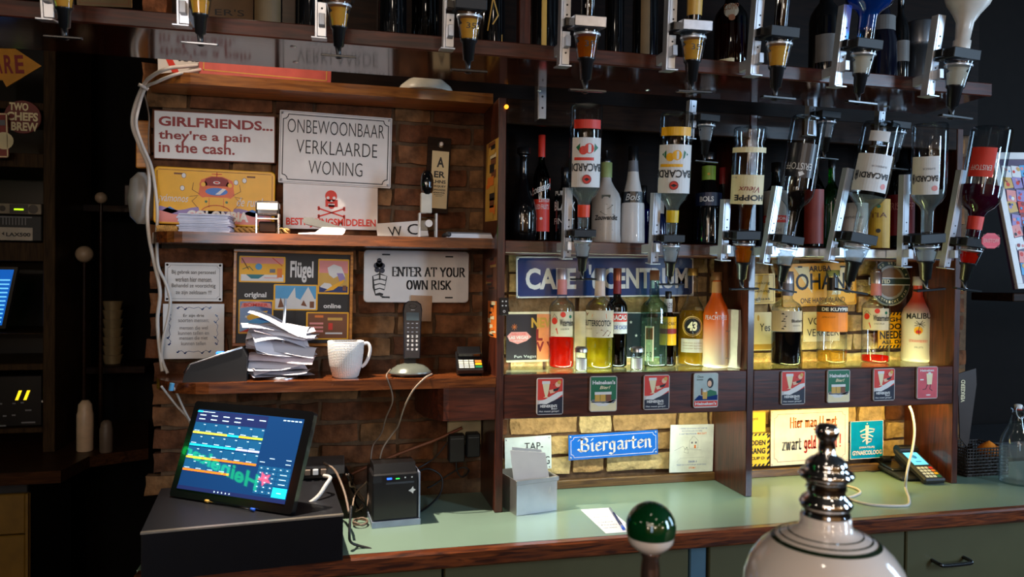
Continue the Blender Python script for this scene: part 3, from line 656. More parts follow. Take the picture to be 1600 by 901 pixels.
def barr(e):
    for k in range(3): e.rect(PINK, .08, .55 - .14 * k, .4, .62 - .14 * k, 3)
    e.rect(GOLD, .5, .7, .85, .8, 3); e.rect(RED, .52, .35, .62, .6, 3); e.rect(WHITE, .45, .2, .85, .26, 3); e.rect(ORANGE, .2, .8, .4, .88, 3)
card(.045, .66, .425, .93, beach, YEL); card(.70, .55, .965, .92, surf, GOLD); card(.33, .375, .70, .645, snow, SKYB); card(.045, .13, .33, .48, plane, NAVY); card(.605, .07, .97, .36, barr, BROWN)
d.text(WHITE, 'Fl\u00fcgel', .465, .665, .66, .89, 2, bold=.03); d.text(WHITE, 'original', .09, .49, .27, .56, 2, bold=.03); d.text(WHITE, 'online', .75, .40, .90, .45, 2, bold=.03); d.done()
# enter at your own risk plate
r, d, M = sign('risk_plate', 'white licence plate reading ENTER AT YOUR OWN RISK behind the phone', 'licence plate', [(568, 390), (733, 393), (732, 473), (568, 472)], WHITE, r=.012, edge=.005)
d.geo(BLACK, nibtext('ENTER AT YOUR', .19, .085), .265, .50, .965, .685); d.geo(BLACK, nibtext('OWN RISK', .19, .085), .40, .25, .83, .43)
for u, v in ((.17, .90), (.77, .88), (.17, .085), (.77, .085)): d.rect(BLACK, u, v, u + .075, v + .03, 1)
for u, v, q in ((.145, .80, .007), (.12, .70, .0085), (.17, .70, .0085), (.125, .62, .0075), (.17, .61, .008), (.145, .73, .010)): d.disc(pm('ink_midnight', (22, 34, 58), .4), u, v, q, 3)
d.poly(BLACK, [(.08, .50), (.085, .28), (.11, .13), (.18, .13), (.20, .28), (.22, .50), (.15, .56)], 1)
for k in range(4): d.poly(WHITE, [(.09 + .006 * k, .50 - .09 * k), (.15, .53 - .09 * k), (.212 - .006 * k, .50 - .09 * k), (.205 - .006 * k, .435 - .09 * k), (.15, .46 - .09 * k), (.095 + .006 * k, .435 - .09 * k)], 2)
d.line(BLACK, [(.15, .6), (.15, .44)], .004, 4); d.line(BLACK, [(.16, .12), (.24, .09)], .003, 2); d.done()
r, d, M = sign('paper_note', 'blank cream note stuck to the wall behind the black phone', 'note', [(640, 461), (675, 462), (674, 502), (643, 501)], pm('note_paper', (176, 140, 108), .8), Y=YW - .005, th=.0006, r=.0005); d.done()
# things on the top shelf of the till bay
r, d, M = sign('red_framed_sign', 'dark pink red sign with a gold border standing on the top shelf', 'sign', [P(311, 62, 2.10), P(519, 88, 2.10), P(516, 131, 2.10), P(311, 118, 2.10)], pm('faded_red', (196, 92, 84), .3), th=.004, r=.001)
d.frame(GOLD, .012, .0028, 0); d.done()
r, d, M = sign('chevron_sign', 'white sign with red slanted bars on the top shelf, behind the red sign', 'sign', [P(246, 66, 2.15), P(350, 72, 2.15), P(350, 126, 2.15), P(247, 122, 2.15)], WHITE, th=.003, r=.001)
d.poly(RED, [(.10, .62), (.20, .62), (.36, .02), (.25, .02)], 1); d.text(BLACK, 'MAURITS', .31, .50, .95, .62, bold=.04); d.done()
c = P(668, 147, 2.10)
bw = thing('white_bowl', 'upturned white bowl on the top shelf of the till bay', 'bowl', (c.x, c.y, 2.068))
Mb = T(c.x - .005, 2.10, 2.069)
MB().lathe([(0, .078), (.004, .079), (.018, .072), (.035, .052), (.044, .030), (.047, .0)], Mb, 40).build('dome', pm('bowl_cream', (238, 232, 216), .35, coat=.3), bw)
# pictures on the left face of the upright
for (c4, lb, cols, nm) in (([(759, 226), (778, 216), (777, 343), (759, 347)], 'tall narrow colourful poster on the upright above the middle shelf', (GOLD, BROWN, ORANGE, CREAM, BLACK), 'poster'), ([(758, 405), (776, 401), (776, 452), (758, 452)], 'narrow yellow brown picture on the upright beside the plate', (BROWN, GOLD, DRED, BLACK), 'poster'), ([(762, 470), (776, 470), (775, 528), (763, 524)], 'small orange sticker on the upright above the pin pad', (ORANGE, CREAM, BLACK), 'sticker')):
    X = XP1 - .0006
    pts = [PX(p[0], p[1], X) for p in c4]
    r, d, M = sign(nm, lb, nm, pts, cols[0], th=.0006, r=.0003)
    rd = random.Random(len(lb)); y = 1.0
    while y > .08:
        hh = rd.uniform(.06, .14); u0 = rd.uniform(.02, .5); d.rect(rd.choice(cols), u0, max(.02, y - hh), min(.98, u0 + rd.uniform(.3, .6)), y - .01, 1 + rd.randrange(3)); y -= hh * .7
    d.done()
# remote-like magnet on the upright front
o = thing('black_magnet', 'small black magnet with white dots on the front of the upright', 'magnet', P(786, 493, 1.962))
a = P(780, 492, 1.9645); b = P(794, 465, 1.9645)
MB().bbox(a.x, b.x, 1.9575, 1.9645, a.z, b.z, .001).build('plate', BPLAS, o)
dd = Dec(planar(Vector((a.x, 1.9575, a.z)), Vector((1, 0, 0)), Vector((0, 0, 1)), Vector((0, -1, 0)), b.x - a.x, b.z - a.z), b.x - a.x, b.z - a.z, o)
for u, v in ((.3, .8), (.7, .8), (.3, .55), (.7, .55)): dd.disc(WHITE, u, v, .0022)
dd.ring(WHITE, .5, .22, .002, .0035); dd.done()
# ================================================================== SIGNS IN THE BOTTLE BAYS
r, d, M = sign('cafe_sign', "long navy enamel street sign reading CAFE 't CENTRUM behind the bottles", 'sign', [(806, 399), (1084, 402), (1083, 461), (807, 467)], NAVY, r=.003, Y=YW - .012)
d.frame(WHITE, .0025, .0045, 0)
for t, a, b, v0, v1 in (('CAFE', .05, .325, .20, .72), ("'t", .395, .445, .20, .80), ('CENTRUM', .475, .965, .20, .72)): d.text(WHITE, t, a, v0, b, v1, bold=.035)
d.done(); screws(r, M, d.w, d.h, .006)
r, d, M = sign('las_vegas_plate', 'licence plate with the LAS VEGAS sign, left end of the middle bay', 'licence plate', [(791, 487), (915, 486), (915, 563), (791, 566)], pm('vegas_cream', (226, 208, 170), .4), r=.004)
d.rect(pm('vegas_dark', (40, 30, 34), .4), .0, .04, .38, .95, 1); d.rect(pm('vegas_peach', (236, 150, 96), .4), .38, .04, .62, .95, 1)
d.text(GOLD, 'NEW', .31, .68, .62, .88, 2, bold=.04); d.text(DRED, 'L', .37, .42, .45, .65, 2, bold=.04); d.text(DRED, 'V', .37, .20, .47, .40, 2, bold=.04); d.text(DRED, 'V', .50, .22, .60, .40, 2, bold=.03)
d.poly(PINK, [(.01, .52), (.06, .60), (.25, .60), (.31, .50), (.25, .42), (.14, .36), (.04, .42)], 2); d.text(WHITE, 'LAS VEGAS', .03, .46, .27, .52, 3, bold=.02); d.text(RED, 'WELCOME', .06, .54, .24, .575, 3); d.text(WHITE, 'NEVADA', .09, .41, .2, .435, 3)
for k in range(4): d.line(ORANGE, [(.10 + .035 * math.cos(k * PI / 4), .70 + .06 * math.sin(k * PI / 4)), (.10 - .035 * math.cos(k * PI / 4), .70 - .06 * math.sin(k * PI / 4))], .0012, 2)
d.text(WHITE, 'Fun Vegas', .10, .07, .37, .14, 3); d.done()
r, d, M = sign('scandinavian_plate', 'cream plate with a narrow brown cross between the red and yellow bottles', 'sign', [(917, 486), (951, 486), (951, 560), (917, 561)], CREAM, r=.002)
d.rect(BROWN, .1, .58, .9, .63); d.rect(DRED, .5, .2, .62, .9); d.done()
r, d, M = sign('star_plate', 'black licence plate with white stars behind the clear bottle', 'licence plate', [(953, 488), (1094, 487), (1094, 558), (953, 559)], pm('star_black', (24, 26, 34), .4), r=.004, edge=.0035, edgem=WHITE)
for i in range(7):
    for j in range(3):
        u, v = .09 + i * .135 + (j % 2) * .06, .2 + j * .29
        pts = [(u + (.006 if k % 2 == 0 else .0025) * math.cos(PI / 2 + k * PI / 5) / d.w, v + (.006 if k % 2 == 0 else .0025) * math.sin(PI / 2 + k * PI / 5) / d.h) for k in range(10)]
        if u < .95: d.poly(WHITE, pts, 1)
d.done()
# right bay
r, d, M = sign('yellow_note_plate', 'small yellow plate at the left edge of the right bay, half hidden by the upright', 'sign', [(1150, 428), (1211, 427), (1211, 474), (1150, 476)], pm('pale_gold', (226, 190, 92), .4), r=.001)
d.poly(CREAM, [(.5, .05), (.7, .95), (.85, .95), (.6, .05)], 1)
for i, t in enumerate(('verzoeking', 'bediening', 'vangbaas')): d.text(BLACK, t, .25, .62 - .26 * i, .86, .74 - .26 * i, 2)
d.frame(BROWN, .006, .0012, 0); d.done()
r, d, M = sign('yes_sign', 'cream sign with the word Yes, left edge of the right bay', 'sign', [(1150, 488), (1228, 487), (1228, 546), (1150, 548)], CREAM, r=.001)
d.text(BLACK, 'Yes', .47, .50, .68, .70, 2); d.rect(GOLD, .0, .02, 1, .16, 1); d.disc(GOLD, .44, .85, .004, 1, ry=.01); d.done()
r, d, M = sign('aruba_plate', 'yellow ARUBA licence plate reading JOHAN ONE HAPPY ISLAND', 'licence plate', [(1222, 412), (1338, 409), (1337, 475), (1222, 480)], YEL, r=.005, edge=.003, Y=YW - .004)
d.poly(CREAM, [(.16, .92), (.30, .55), (.40, .30), (.36, .92)], 1); d.poly(CREAM, [(.66, .25), (.8, .9), (.88, .9), (.78, .25)], 1)
d.text(BLACK, 'ARUBA', .36, .80, .66, .93, 2, bold=.02); d.text(BLACK, 'JOHAN', .10, .26, .84, .76, 2, bold=.012); d.text(BLACK, 'ONE HAPPY ISLAND', .24, .07, .84, .19, 2)
d.text(BLACK, '2009', .90, .25, .95, .62, 2, rot=90); d.rect(BLACK, .21, .90, .27, .935, 2); d.rect(BLACK, .78, .88, .86, .915, 2); d.done()
r, d, M = sign('forbidden_sign', 'cream metal sign with black letters VOL VERK between two right bay bottles', 'sign', [(1255, 487), (1312, 486), (1312, 532), (1255, 534)], CREAM, r=.001)
d.text(BLACK, 'VOOR', .12, .56, .80, .80, 2); d.text(BLACK, 'VERKEER', .10, .18, .97, .42, 2); d.done(); screws(r, M, d.w, d.h, .005, STEEL, .002)
c = P(1390, 441, YW - .006); s_ = mpp(c)
r = thing('round_badge', 'round grey beer badge with a dark green centre bar on the right bay wall', 'badge', c - Vector((0, 0, .06)))
N = Vector((0, -1, 0)); R_ = 37 * s_
MB().lathe([(0, R_), (.003, R_), (.004, R_ * .96)], T(c.x, c.y, c.z) @ RX(90), 36).build('disc', pm('badge_grey', (150, 146, 136), .4, .3), r)
d = Dec(planar(Vector((c.x - R_, c.y - .0042, c.z - R_)), Vector((1, 0, 0)), Vector((0, 0, 1)), N, 2 * R_, 2 * R_), 2 * R_, 2 * R_, r)
DKG = pm('badge_green', (38, 52, 36), .4)
d.ring(DKG, .5, .5, R_ * .72, R_ * .93, 1); d.disc(pm('badge_amber', (120, 84, 50), .4), .5, .5, R_ * .62, 1); d.rect(WHITE, -.04, .44, 1.06, .60, 2); d.rect(DKG, -.01, .46, 1.03, .58, 3); d.text(CREAM, 'LIMITED', .06, .48, .48, .56, 4, bold=.02)
for k, ch in enumerate('GOED GETAPT &'):
    if ch == ' ': continue
    a = math.radians(150 - k * 10.5); ra = .825 * R_; cx, cy = .5 + ra * math.cos(a) / (2 * R_), .5 + ra * math.sin(a) / (2 * R_); vs, fs = textgeo(ch, .02); b = a - PI / 2; hh = .055
    vs2 = [(cx + ((x - .5) * .8 * math.cos(b) - (y - .5) * math.sin(b)) * hh, cy + ((x - .5) * .8 * math.sin(b) + (y - .5) * math.cos(b)) * hh) for x, y in vs]; d.geo(CREAM, (vs2, fs), 0, 0, 1, 1, 3)
for k, ch in enumerate('MAASTRICHT VAN'):
    if ch == ' ': continue
    a = math.radians(-150 + k * 9.5); ra = .825 * R_; cx, cy = .5 + ra * math.cos(a) / (2 * R_), .5 + ra * math.sin(a) / (2 * R_); vs, fs = textgeo(ch, .02); b = a + PI / 2; hh = .055
    vs2 = [(cx + ((x - .5) * .8 * math.cos(b) - (y - .5) * math.sin(b)) * hh, cy + ((x - .5) * .8 * math.sin(b) + (y - .5) * math.cos(b)) * hh) for x, y in vs]; d.geo(CREAM, (vs2, fs), 0, 0, 1, 1, 3)
d.done()
def hazard(d, v0, v1, n=9, l=1, vert=False):
    for k in range(n):
        a = k / n
        q = [(a, v0), (a + .5 / n, v0), (a + .9 / n, v1), (a + .4 / n, v1)]
        if vert: q = [(y, x) for x, y in q]
        d.poly(BLACK, [(min(1, x), min(1, y)) for x, y in q], l)
r, d, M = sign('hazard_sign_good', 'black and yellow striped sign reading GOOD NEEDED ALL DAY beside the white malibu bottle', 'sign', [(1372, 489), (1422, 487), (1422, 542), (1372, 544)], YEL, r=.001)
hazard(d, .0, .08); hazard(d, .92, 1.0); d.text(BLACK, 'NIGHT', .06, .74, .92, .86, 2, bold=.03); d.text(BLACK, 'GOOD', .08, .52, .92, .69, 2, bold=.03); d.text(BLACK, 'NEEDED', .05, .26, .92, .48, 2, bold=.03); d.text(BLACK, 'ALL DAY', .1, .12, .92, .22, 2, bold=.03); d.done()
# below the lit shelf
r, d, M = sign('tap_sign', 'white enamel sign with TAP- and NG behind the steel card holder', 'sign', [(788, 684), (862, 680), (861, 731), (790, 737)], pm('enamel_pale_blue', (206, 216, 214), .25), r=.001)
d.text(BLACK, 'TAP-', .42, .60, .82, .82, 2, bold=.0); d.text(BLACK, 'KLEINING', .2, .14, .96, .38, 2); d.done(); screws(r, M, d.w, d.h, .006, STEEL, .0028)
BIER = pm('enamel_bright_blue', (30, 104, 198), .2, coat=.5, var=.04)
r, d, M = sign('biergarten_sign', 'bright blue enamel sign reading Biergarten in white blackletter', 'sign', [(888, 680), (1027, 671), (1029, 709), (889, 719)], BIER, r=.002, Y=YW - .004)
d.frame(WHITE, .0075, .0014, .010); d.geo(WHITE, nibtext('Biergarten', .16, .035, 38, serif=False, gap=.03), .09, .12, .93, .88); d.done(); screws(r, M, d.w, d.h, .0065)
r, d, M = sign('cartoon_tile', 'white tile with blue and orange handwriting and a small house sketch', 'sign', [(1048, 664), (1115, 662), (1114, 736), (1046, 738)], pm('tile_white', (224, 226, 214), .25), r=.001, Y=YW - .012)
for i, (t, m) in enumerate((('U NADERT EEN KRUISING, WAT GAAT ER', BLUE), ('RECHTDOOR EN VRIJ', BLUE), ('U LAAT RECHTDOOR', BLUE))): d.text(m, t, .20 + .06 * (i == 1), .90 - .055 * i, (.84, .72, .60)[i], .935 - .055 * i, 1)
d.text(ORANGE, 'MAG DAT?', .62, .79, .83, .83, 1, bold=.02)
d.line(BLACK, [(.44, .50), (.44, .66), (.54, .76), (.64, .66), (.64, .50), (.44, .50)], .0006); d.line(BLACK, [(.50, .76), (.50, .72)], .0006); d.rect(ORANGE, .55, .50, .59, .57); d.line(BLACK, [(.10, .46), (.30, .55), (.34, .48), (.72, .46)], .0006); d.line(BLACK, [(.32, .42), (.42, .40), (.40, .50), (.34, .50), (.32, .42)], .0006); d.disc(GREEN, .38, .52, .0018); d.line(GREY, [(.16, .22), (.24, .30), (.78, .31)], .0004)
d.rect(GREY, .48, .60, .52, .64); d.rect(GREY, .57, .60, .61, .64)
d.text(BLUE, 'ZEKER !!', .42, .20, .62, .24, 1, bold=.02); d.text(BLUE, 'MAAR DAT IS NATUURLIJK ONZETTEND', .16, .135, .84, .17, 1); d.text(ORANGE, 'STOM !', .44, .07, .60, .11, 1, bold=.02); d.done()
r, d, M = sign('yellow_price_sign', 'upper small yellow sign ending in geld, left edge of the warm lit recess', 'sign', [(1152, 644), (1197, 642), (1196, 675), (1152, 677)], pm('bright_yellow', (250, 216, 60), .4), r=.001)
d.text(BLACK, 'zwart geld:', .2, .56, .74, .74, 2); d.frame(BLACK, .0015, .0008, 0); d.done()
r, d, M = sign('hazard_sign_cup', 'lower black and yellow striped sign ending in DEN NG CUP D', 'sign', [(1146, 679), (1203, 676), (1202, 727), (1146, 730)], pm('warn_yellow', (246, 206, 60), .4), r=.001, Y=YW - .003)
hazard(d, 0, .07); hazard(d, .93, 1); hazard(d, .93, 1.0, 6, 1, True); d.text(BLACK, 'VERBODEN', .12, .64, .88, .80, 2, bold=.03); d.text(BLACK, 'TOEGANG', .12, .38, .88, .56, 2, bold=.03); d.text(BLACK, 'MET CUP D', .2, .20, .86, .29, 2, bold=.03); d.done()
r, d, M = sign('zwart_geld_sign', 'white sign with orange and grey letters Hier mag U met zwart geld witten', 'sign', [(1205, 642), (1326, 636), (1325, 720), (1204, 728)], pm('sign_ivory', (236, 228, 214), .3), r=.001, Y=YW - .008)
d.frame(DRED, .0125, .0010, .012)
d.geo(ORANGE, nibtext('Hier mag U met', .2, .1), .24, .61, .85, .87, skew=.0); d.geo(GREY, nibtext('zwart', .2, .09), .14, .27, .39, .48); d.geo(RED, nibtext('geld witten !', .2, .09), .42, .20, .90, .52); d.done(); screws(r, M, d.w, d.h, .005, STEEL, .002)
r, d, M = sign('gynaecologist_sign', 'square turquoise blue sign reading GYNAECOLOOG under a white staff emblem', 'sign', [(1328, 658), (1380, 656), (1380, 714), (1329, 718)], pm('enamel_cyan', (0, 140, 186), .25, coat=.3), r=.002, Y=YW - .006)
d.frame(WHITE, .001, .002, 0)
d.text(WHITE, 'GYNAECOLOOG', .06, .10, .95, .22, 2, bold=.04); d.text(WHITE, '(AMATEUR)', .27, .26, .73, .33, 2, bold=.02)
d.poly(WHITE, [(.45, .88), (.56, .88), (.53, .40), (.50, .36), (.47, .40)], 1); d.disc(WHITE, .505, .93, .0025, 1)
for (v, a, s) in ((.74, .22, 1), (.60, .19, -1), (.48, .14, 1)):
    d.line(WHITE, [(.5 - a * s * .9, v - .02), (.5, v + .06), (.5 + a * s, v + .03), (.5 + a * s * .9, v - .03), (.5, v - .05)], .0042, 2)
d.done()
# eight beer magnets on the front boards
def m_glass(d):
    d.rect(RED, .0, .4, 1, 1); d.poly(pm('ink_night', (26, 28, 46), .4), [(0, 0), (1, 0), (1, .5), (.6, .36), (.2, .30), (0, .28)], 2); d.poly(WHITE, [(.05, .30), (.35, .28), (.75, .42), (1, .55), (1, .64), (.8, .62), (.3, .42), (.08, .38)], 3)
    d.poly(CREAM, [(.18, .88), (.48, .88), (.42, .6), (.38, .50), (.48, .47), (.22, .47), (.30, .50), (.26, .6)], 3); d.rect(WHITE, .17, .86, .49, .94, 4); d.disc(SKIN, .80, .84, .0075, 3); d.disc(GOLD, .86, .90, .0055, 4); d.disc(DRED, .64, .83, .0018, 4); d.poly(SKIN, [(.45, .68), (.62, .70), (.7, .62), (.5, .58)], 4); d.poly(BLACK, [(.62, .70), (.88, .76), (.8, .66), (.62, .64)], 4)
    d.text(WHITE, "HEINEKEN'S", .10, .185, .78, .27, 5, bold=.04); d.text(WHITE, 'Bier', .55, .125, .80, .175, 5, bold=.02); d.text(WHITE, 'Het meest getapt!', .06, .04, .86, .105, 5, bold=.01)
def m_tray(d):
    d.rect(GREEN, 0, .2, 1, 1); d.poly(CREAM, [(.0, .0), (1, .0), (1, .34), (.6, .20), (.0, .30)], 2); d.poly(WHITE, [(0, .28), (.3, .14), (.6, .14), (1, .34), (.5, .22)], 3); d.poly(GREY, [(.02, .25), (.9, .22), (1, .32), (.05, .34)], 3)
    for u, m in ((.16, GOLD), (.38, GOLD), (.6, BROWN)): d.rect(m, u, .28, u + .20, .50, 4); d.rect(WHITE, u - .01, .48, u + .21, .56, 5)
    d.text(WHITE, "Heineken's", .06, .78, .95, .90, 4, bold=.04); d.text(CREAM, 'Bier!', .34, .64, .76, .74, 4, bold=.02, shear=.3)
def m_lady(d):
    d.rect(pm('magnet_grey', (170, 184, 180), .4), 0, .2, 1, 1); d.disc(BLACK, .68, .72, .0105, 2, ry=.015); d.disc(SKIN, .65, .70, .0065, 3, ry=.009); d.disc(RED, .64, .635, .0016, 4, ry=.001); d.poly(GREEN, [(.4, .22), (.5, .45), (.68, .52), (.95, .46), (1, .22)], 2); d.poly(NAVY, [(0, .22), (.2, .36), (.5, .3), (1, .36), (1, .2), (0, .2)], 3)
    d.poly(GOLD, [(.36, .24), (.54, .24), (.56, .46), (.34, .46)], 4); d.disc(WHITE, .45, .48, .0045, 5, ry=.003); d.rect(BROWN, .28, .36, .35, .56, 3); d.rect(RED, 0, .02, 1, .18, 2); d.text(WHITE, "Heineken's", .04, .06, .95, .15, 4, bold=.04); d.text(DKG, 'Oase', .12, .88, .38, .95, 4); d.text(DKG, 'binnen', .10, .80, .36, .86, 4)
def m_pink(d):
    d.rect(pm('magnet_pink', (206, 84, 92), .4), 0, 0, 1, 1); d.text(WHITE, 'Heineken', .12, .86, .82, .94, 3, bold=.03); d.poly(CREAM, [(.48, .44), (.72, .44), (.76, .80), (.44, .80)], 3); d.disc(WHITE, .6, .80, .006, 4, ry=.004); d.line(BLACK, [(.5, .44), (.42, .30), (.26, .28)], .002, 3); d.line(BLACK, [(.66, .44), (.62, .3), (.74, .24)], .002, 3); d.rect(WHITE, .12, .58, .3, .62, 3); d.disc(WHITE, .55, .10, .009, 2, ry=.002)
mags = [(839, 591, 880, 648, m_glass, 'red beer magnet with a tall glass, first from the left on the middle bay'), (922, 588, 964, 643, m_tray, 'green beer magnet with three mugs on the middle bay front board'), (1006, 586, 1046, 640, m_glass, 'red beer magnet with a tall glass, third on the middle bay'), (1084, 583, 1122, 637, m_lady, 'grey beer magnet with a dark haired woman and a red band'),
        (1221, 580, 1258, 632, m_glass, 'red beer magnet with a tall glass, first on the right bay'), (1293, 578, 1328, 629, m_tray, 'green beer magnet with three mugs on the right bay front board'), (1365, 576, 1398, 626, m_glass, 'red beer magnet with a tall glass, third on the right bay'), (1433, 573, 1465, 623, m_pink, 'pink beer magnet with a walking glass at the right end')]
for (a, b, c, e, fn, lb) in mags:
    r, d, M = sign('beer_magnet', lb, 'magnet', [(a, b), (c, b - 1), (c, e - 1), (a, e)], pm('magnet_edge', (200, 190, 184), .4, coat=.3), Y=1.9585, th=.006, r=.006, group='beer magnets on the lit shelf boards')
    w_, h_ = d.w, d.h
    d2 = Dec(planar(M @ Vector((.002, .002, 0)), (M.to_3x3() @ Vector((1, 0, 0))), (M.to_3x3() @ Vector((0, 1, 0))), (M.to_3x3() @ Vector((0, 0, 1))), w_ - .004, h_ - .004), w_ - .004, h_ - .004, r, .0002)
    fn(d2); d2.done()
# ================================================================== BOTTLES
PROF = {
 'liqueur': [(0, .80), (.008, .95), (.03, 1), (.585, 1), (.62, .97), (.655, .82), (.685, .52), (.71, .37), (.93, .34), (.935, .40), (1, .40)],
 'round': [(0, .82), (.01, .97), (.03, 1), (.56, 1), (.62, .93), (.68, .70), (.73, .42), (.77, .36), (.95, .34), (.955, .4), (1, .4)],
 'round_inv': [(0, .75), (.008, .93), (.03, 1), (.60, 1), (.66, .95), (.71, .78), (.75, .50), (.78, .40), (.80, .37), (.98, .35), (1, .35)],
 'waist': [(0, .80), (.01, .96), (.03, 1), (.10, .98), (.16, .90), (.22, 1.0), (.60, 1), (.68, .85), (.75, .48), (.80, .38), (.98, .36), (1, .36)],
 'malibu': [(0, .88), (.01, .98), (.04, 1), (.12, .97), (.42, .97), (.55, .98), (.62, .85), (.70, .55), (.77, .36), (.92, .30), (.925, .36), (1, .36)],
 'cone': [(0, .90), (.01, .99), (.04, 1), (.40, .94), (.50, .80), (.66, .52), (.78, .40), (.95, .32), (.955, .36), (1, .36)],
 'decanter': [(0, .7), (.02, .9), (.12, 1), (.30, 1), (.42, .85), (.55, .5), (.68, .30), (.90, .26), (.94, .42), (1, .42)],
 'slope43': [(0, .82), (.01, .97), (.04, 1), (.44, 1), (.52, .92), (.60, .70), (.68, .42), (.74, .32), (.94, .30), (.945, .36), (1, .36)],
}
def pr(style, t):
    p = PROF[style]
    for (a, ra), (b, rb) in zip(p, p[1:]):
        if t <= b: return ra + (rb - ra) * (t - a) / max(b - a, 1e-6)
    return p[-1][1]
def cylmap(M, R, z0, z1, arcdeg, face):
    a0 = face; A = math.radians(arcdeg); w = R * A; h = z1 - z0
    def fn(u, v, o):
        a = a0 + (u - .5) * A; r = R + o
        return M @ Vector((r * math.cos(a), r * math.sin(a), z0 + v * h))
    return fn, w, h
def bottle(name, label, M, H, R, style, glass, liq=None, fill=(.02, .5), cap=None, capf=.93, labels=(), group=None, sq=0, pourer=False, capr=1.15, foil=None, off=0):
    base = M @ Vector((0, 0, 0)); top = M @ Vector((0, 0, H))
    root = thing(name, label, 'bottle', base if base.z <= top.z else base, group)
    endf = capf if cap else 1
    prof = [(z * H, r * R) for z, r in PROF[style] if z <= endf] + [(endf * H, pr(style, endf) * R)]
    MB().lathe(prof, M, 28, sq).build('glass_body', glass, root)
    if liq:
        f0, f1 = fill; n = 10
        lp = [(z, pr(style, z) * .93 - .01) for z in [f0 + (f1 - f0) * i / n for i in range(n + 1)]]
        MB().lathe([(z * H, max(.05, r) * R) for z, r in lp], M, 24, sq).build('contents', liq, root)
    if cap:
        rc = pr(style, capf + .01) * R * capr
        MB().lathe([(capf * H - .002, rc), (H - .001, rc), (H, rc * .9), (H, 0)], M, 20).build('cap', cap, root)
    if foil:
        fm, f0, f1 = foil
        MB().lathe([((f0 + (f1 - f0) * i / 6) * H, pr(style, f0 + (f1 - f0) * i / 6) * R * 1.035 + .0003) for i in range(7)], M, 24).build('neck_foil', fm, root)
    if pourer:
        MB().lathe([(H, pr(style, 1) * R * .9), (H + .008, pr(style, 1) * R * .9), (H + .012, .004), (H + .035, .003)], M @ T(0, 0, 0), 12).build('pourer', STEEL, root)
    # label faces the room, turned towards the camera side
    loc = M.to_3x3().inverted() @ (EYE - base); face = math.atan2(loc.y, loc.x) + off
    for (bg, f0, f1, arcd, fn) in labels:
        rr = (max(pr(style, f0), pr(style, f1), pr(style, (f0 + f1) / 2)) * R) * (1 + sq * .12) + .0006
        f, w, h = cylmap(M, rr, f0 * H, f1 * H, arcd, face)
        d = Dec(f, w, h, root, .0005, 14)
        if bg: d.rect(bg, 0, 0, 1, 1, 0, 'label')
        if fn: fn(d)
        d.done()
    return root
def stand(xc, yb, yt, wpx, z, ymin=2.02, ymax=2.12, Y=None):
    """upright bottle from its photo position: returns matrix, height, radius"""
    if Y is None:
        p = PZ(xc, yb, z); Y = p.y + wpx * mpp(p) / 2 * .8
    Y = max(ymin, min(ymax, Y)); p = P(xc, yb, Y); p.z = z; m = mpp(p)
    q = P(xc, yt, Y)
    return T(p.x, Y, z + .0003), q.z - z, wpx * m / 2 * .985
LQ = dict(red=liquid('liqueur_red', (240, 44, 20), .45), olive=liquid('liqueur_yellow_green', (214, 190, 30), .35), dark=liquid('liqueur_dark', (40, 20, 12), .6), amber=liquid('liqueur_amber', (226, 130, 24), .4), gold=liquid('liqueur_gold', (226, 180, 40), .35),
          black=liquid('liqueur_black', (14, 14, 18), .8), green=liquid('liqueur_green', (10, 70, 50), .6), clear=liquid('liqueur_clear', (232, 236, 230), .12), orange=liquid('liqueur_orange', (240, 130, 50), .7), purple=liquid('liqueur_purple', (90, 24, 50), .6), straw=liquid('liqueur_straw', (240, 196, 90), .25))
LBL = pm('label_beige', (206, 188, 160), .5, var=.04); LBW = pm('label_white', (220, 216, 212), .5, var=.04)
def L_water(d):
    d.disc(RED, .2, .62, .010, 1); d.disc(RED, .55, .88, .008, 1); d.disc(GREEN, .86, .8, .005, 1); d.poly(RED, [(.1, .1), (.3, .36), (.36, .1)], 1); d.line(BLACK, [(.1, .75), (.2, .9), (.35, .7)], .001, 2)
    d.text(BLACK, 'Watermelon', .42, .42, 1.0, .70, 2, bold=.02); d.text(BLACK, 'LIQUEUR', .46, .26, .80, .33, 2)
def L_butter(d):
    d.poly(ORANGE, [(.28, .75), (.7, .70), (.68, .88), (.3, .86)], 1); d.text(BLACK, 'BUTTERSCOTCH', .02, .42, .84, .64, 2, bold=.02); d.poly(BROWN, [(.42, .16), (.56, .30), (.68, .18), (.6, .06)], 1); d.poly(BROWN, [(.62, .12), (.72, .28), (.84, .2), (.76, .05)], 1); d.poly(PINK, [(.85, .7), (1, .9), (1, .6)], 1); d.poly(BROWN, [(.02, .92), (.18, .92), (.1, .78)], 1); d.text(BROWN, 'LIQUEUR', .05, .28, .3, .34, 2)
def L_fruitneck(c1):
    def f(d):
        for k in range(6): d.disc(c1, .15 + .14 * k, .15 + (k * .37) % .75, .006, 1)
    return f
def L_curacao(d): d.rect(RED, .05, .55, .95, .92, 1); d.text(WHITE, 'CURACAO', .1, .62, .9, .86, 2, bold=.04); d.text(BLUE, 'CREME DE CACAO', .05, .2, .95, .38, 2, bold=.02)
def L_43(d):
    r = d.h * .42
    d.disc(GOLD, .5, .55, r, 1, n=28); d.disc(pm('label_black', (16, 14, 14), .4), .5, .55, r * .88, 2, n=28); d.ring(GOLD, .5, .55, r * .78, r * .81, 3); d.text(CREAM, '43', .30, .37, .70, .74, 4, bold=.05, shear=.1)
def L_43b(d):
    for k in range(3): d.text(BROWN, 'HORUMER SLIJTERIJ', .1, .64 - .2 * k, .9, .72 - .2 * k, 1)
def L_peach(d): d.text(WHITE, 'PEACHTREE', .0, .30, 1.0, .62, 1, bold=.0); d.disc(WHITE, .5, .82, .0025, 1)
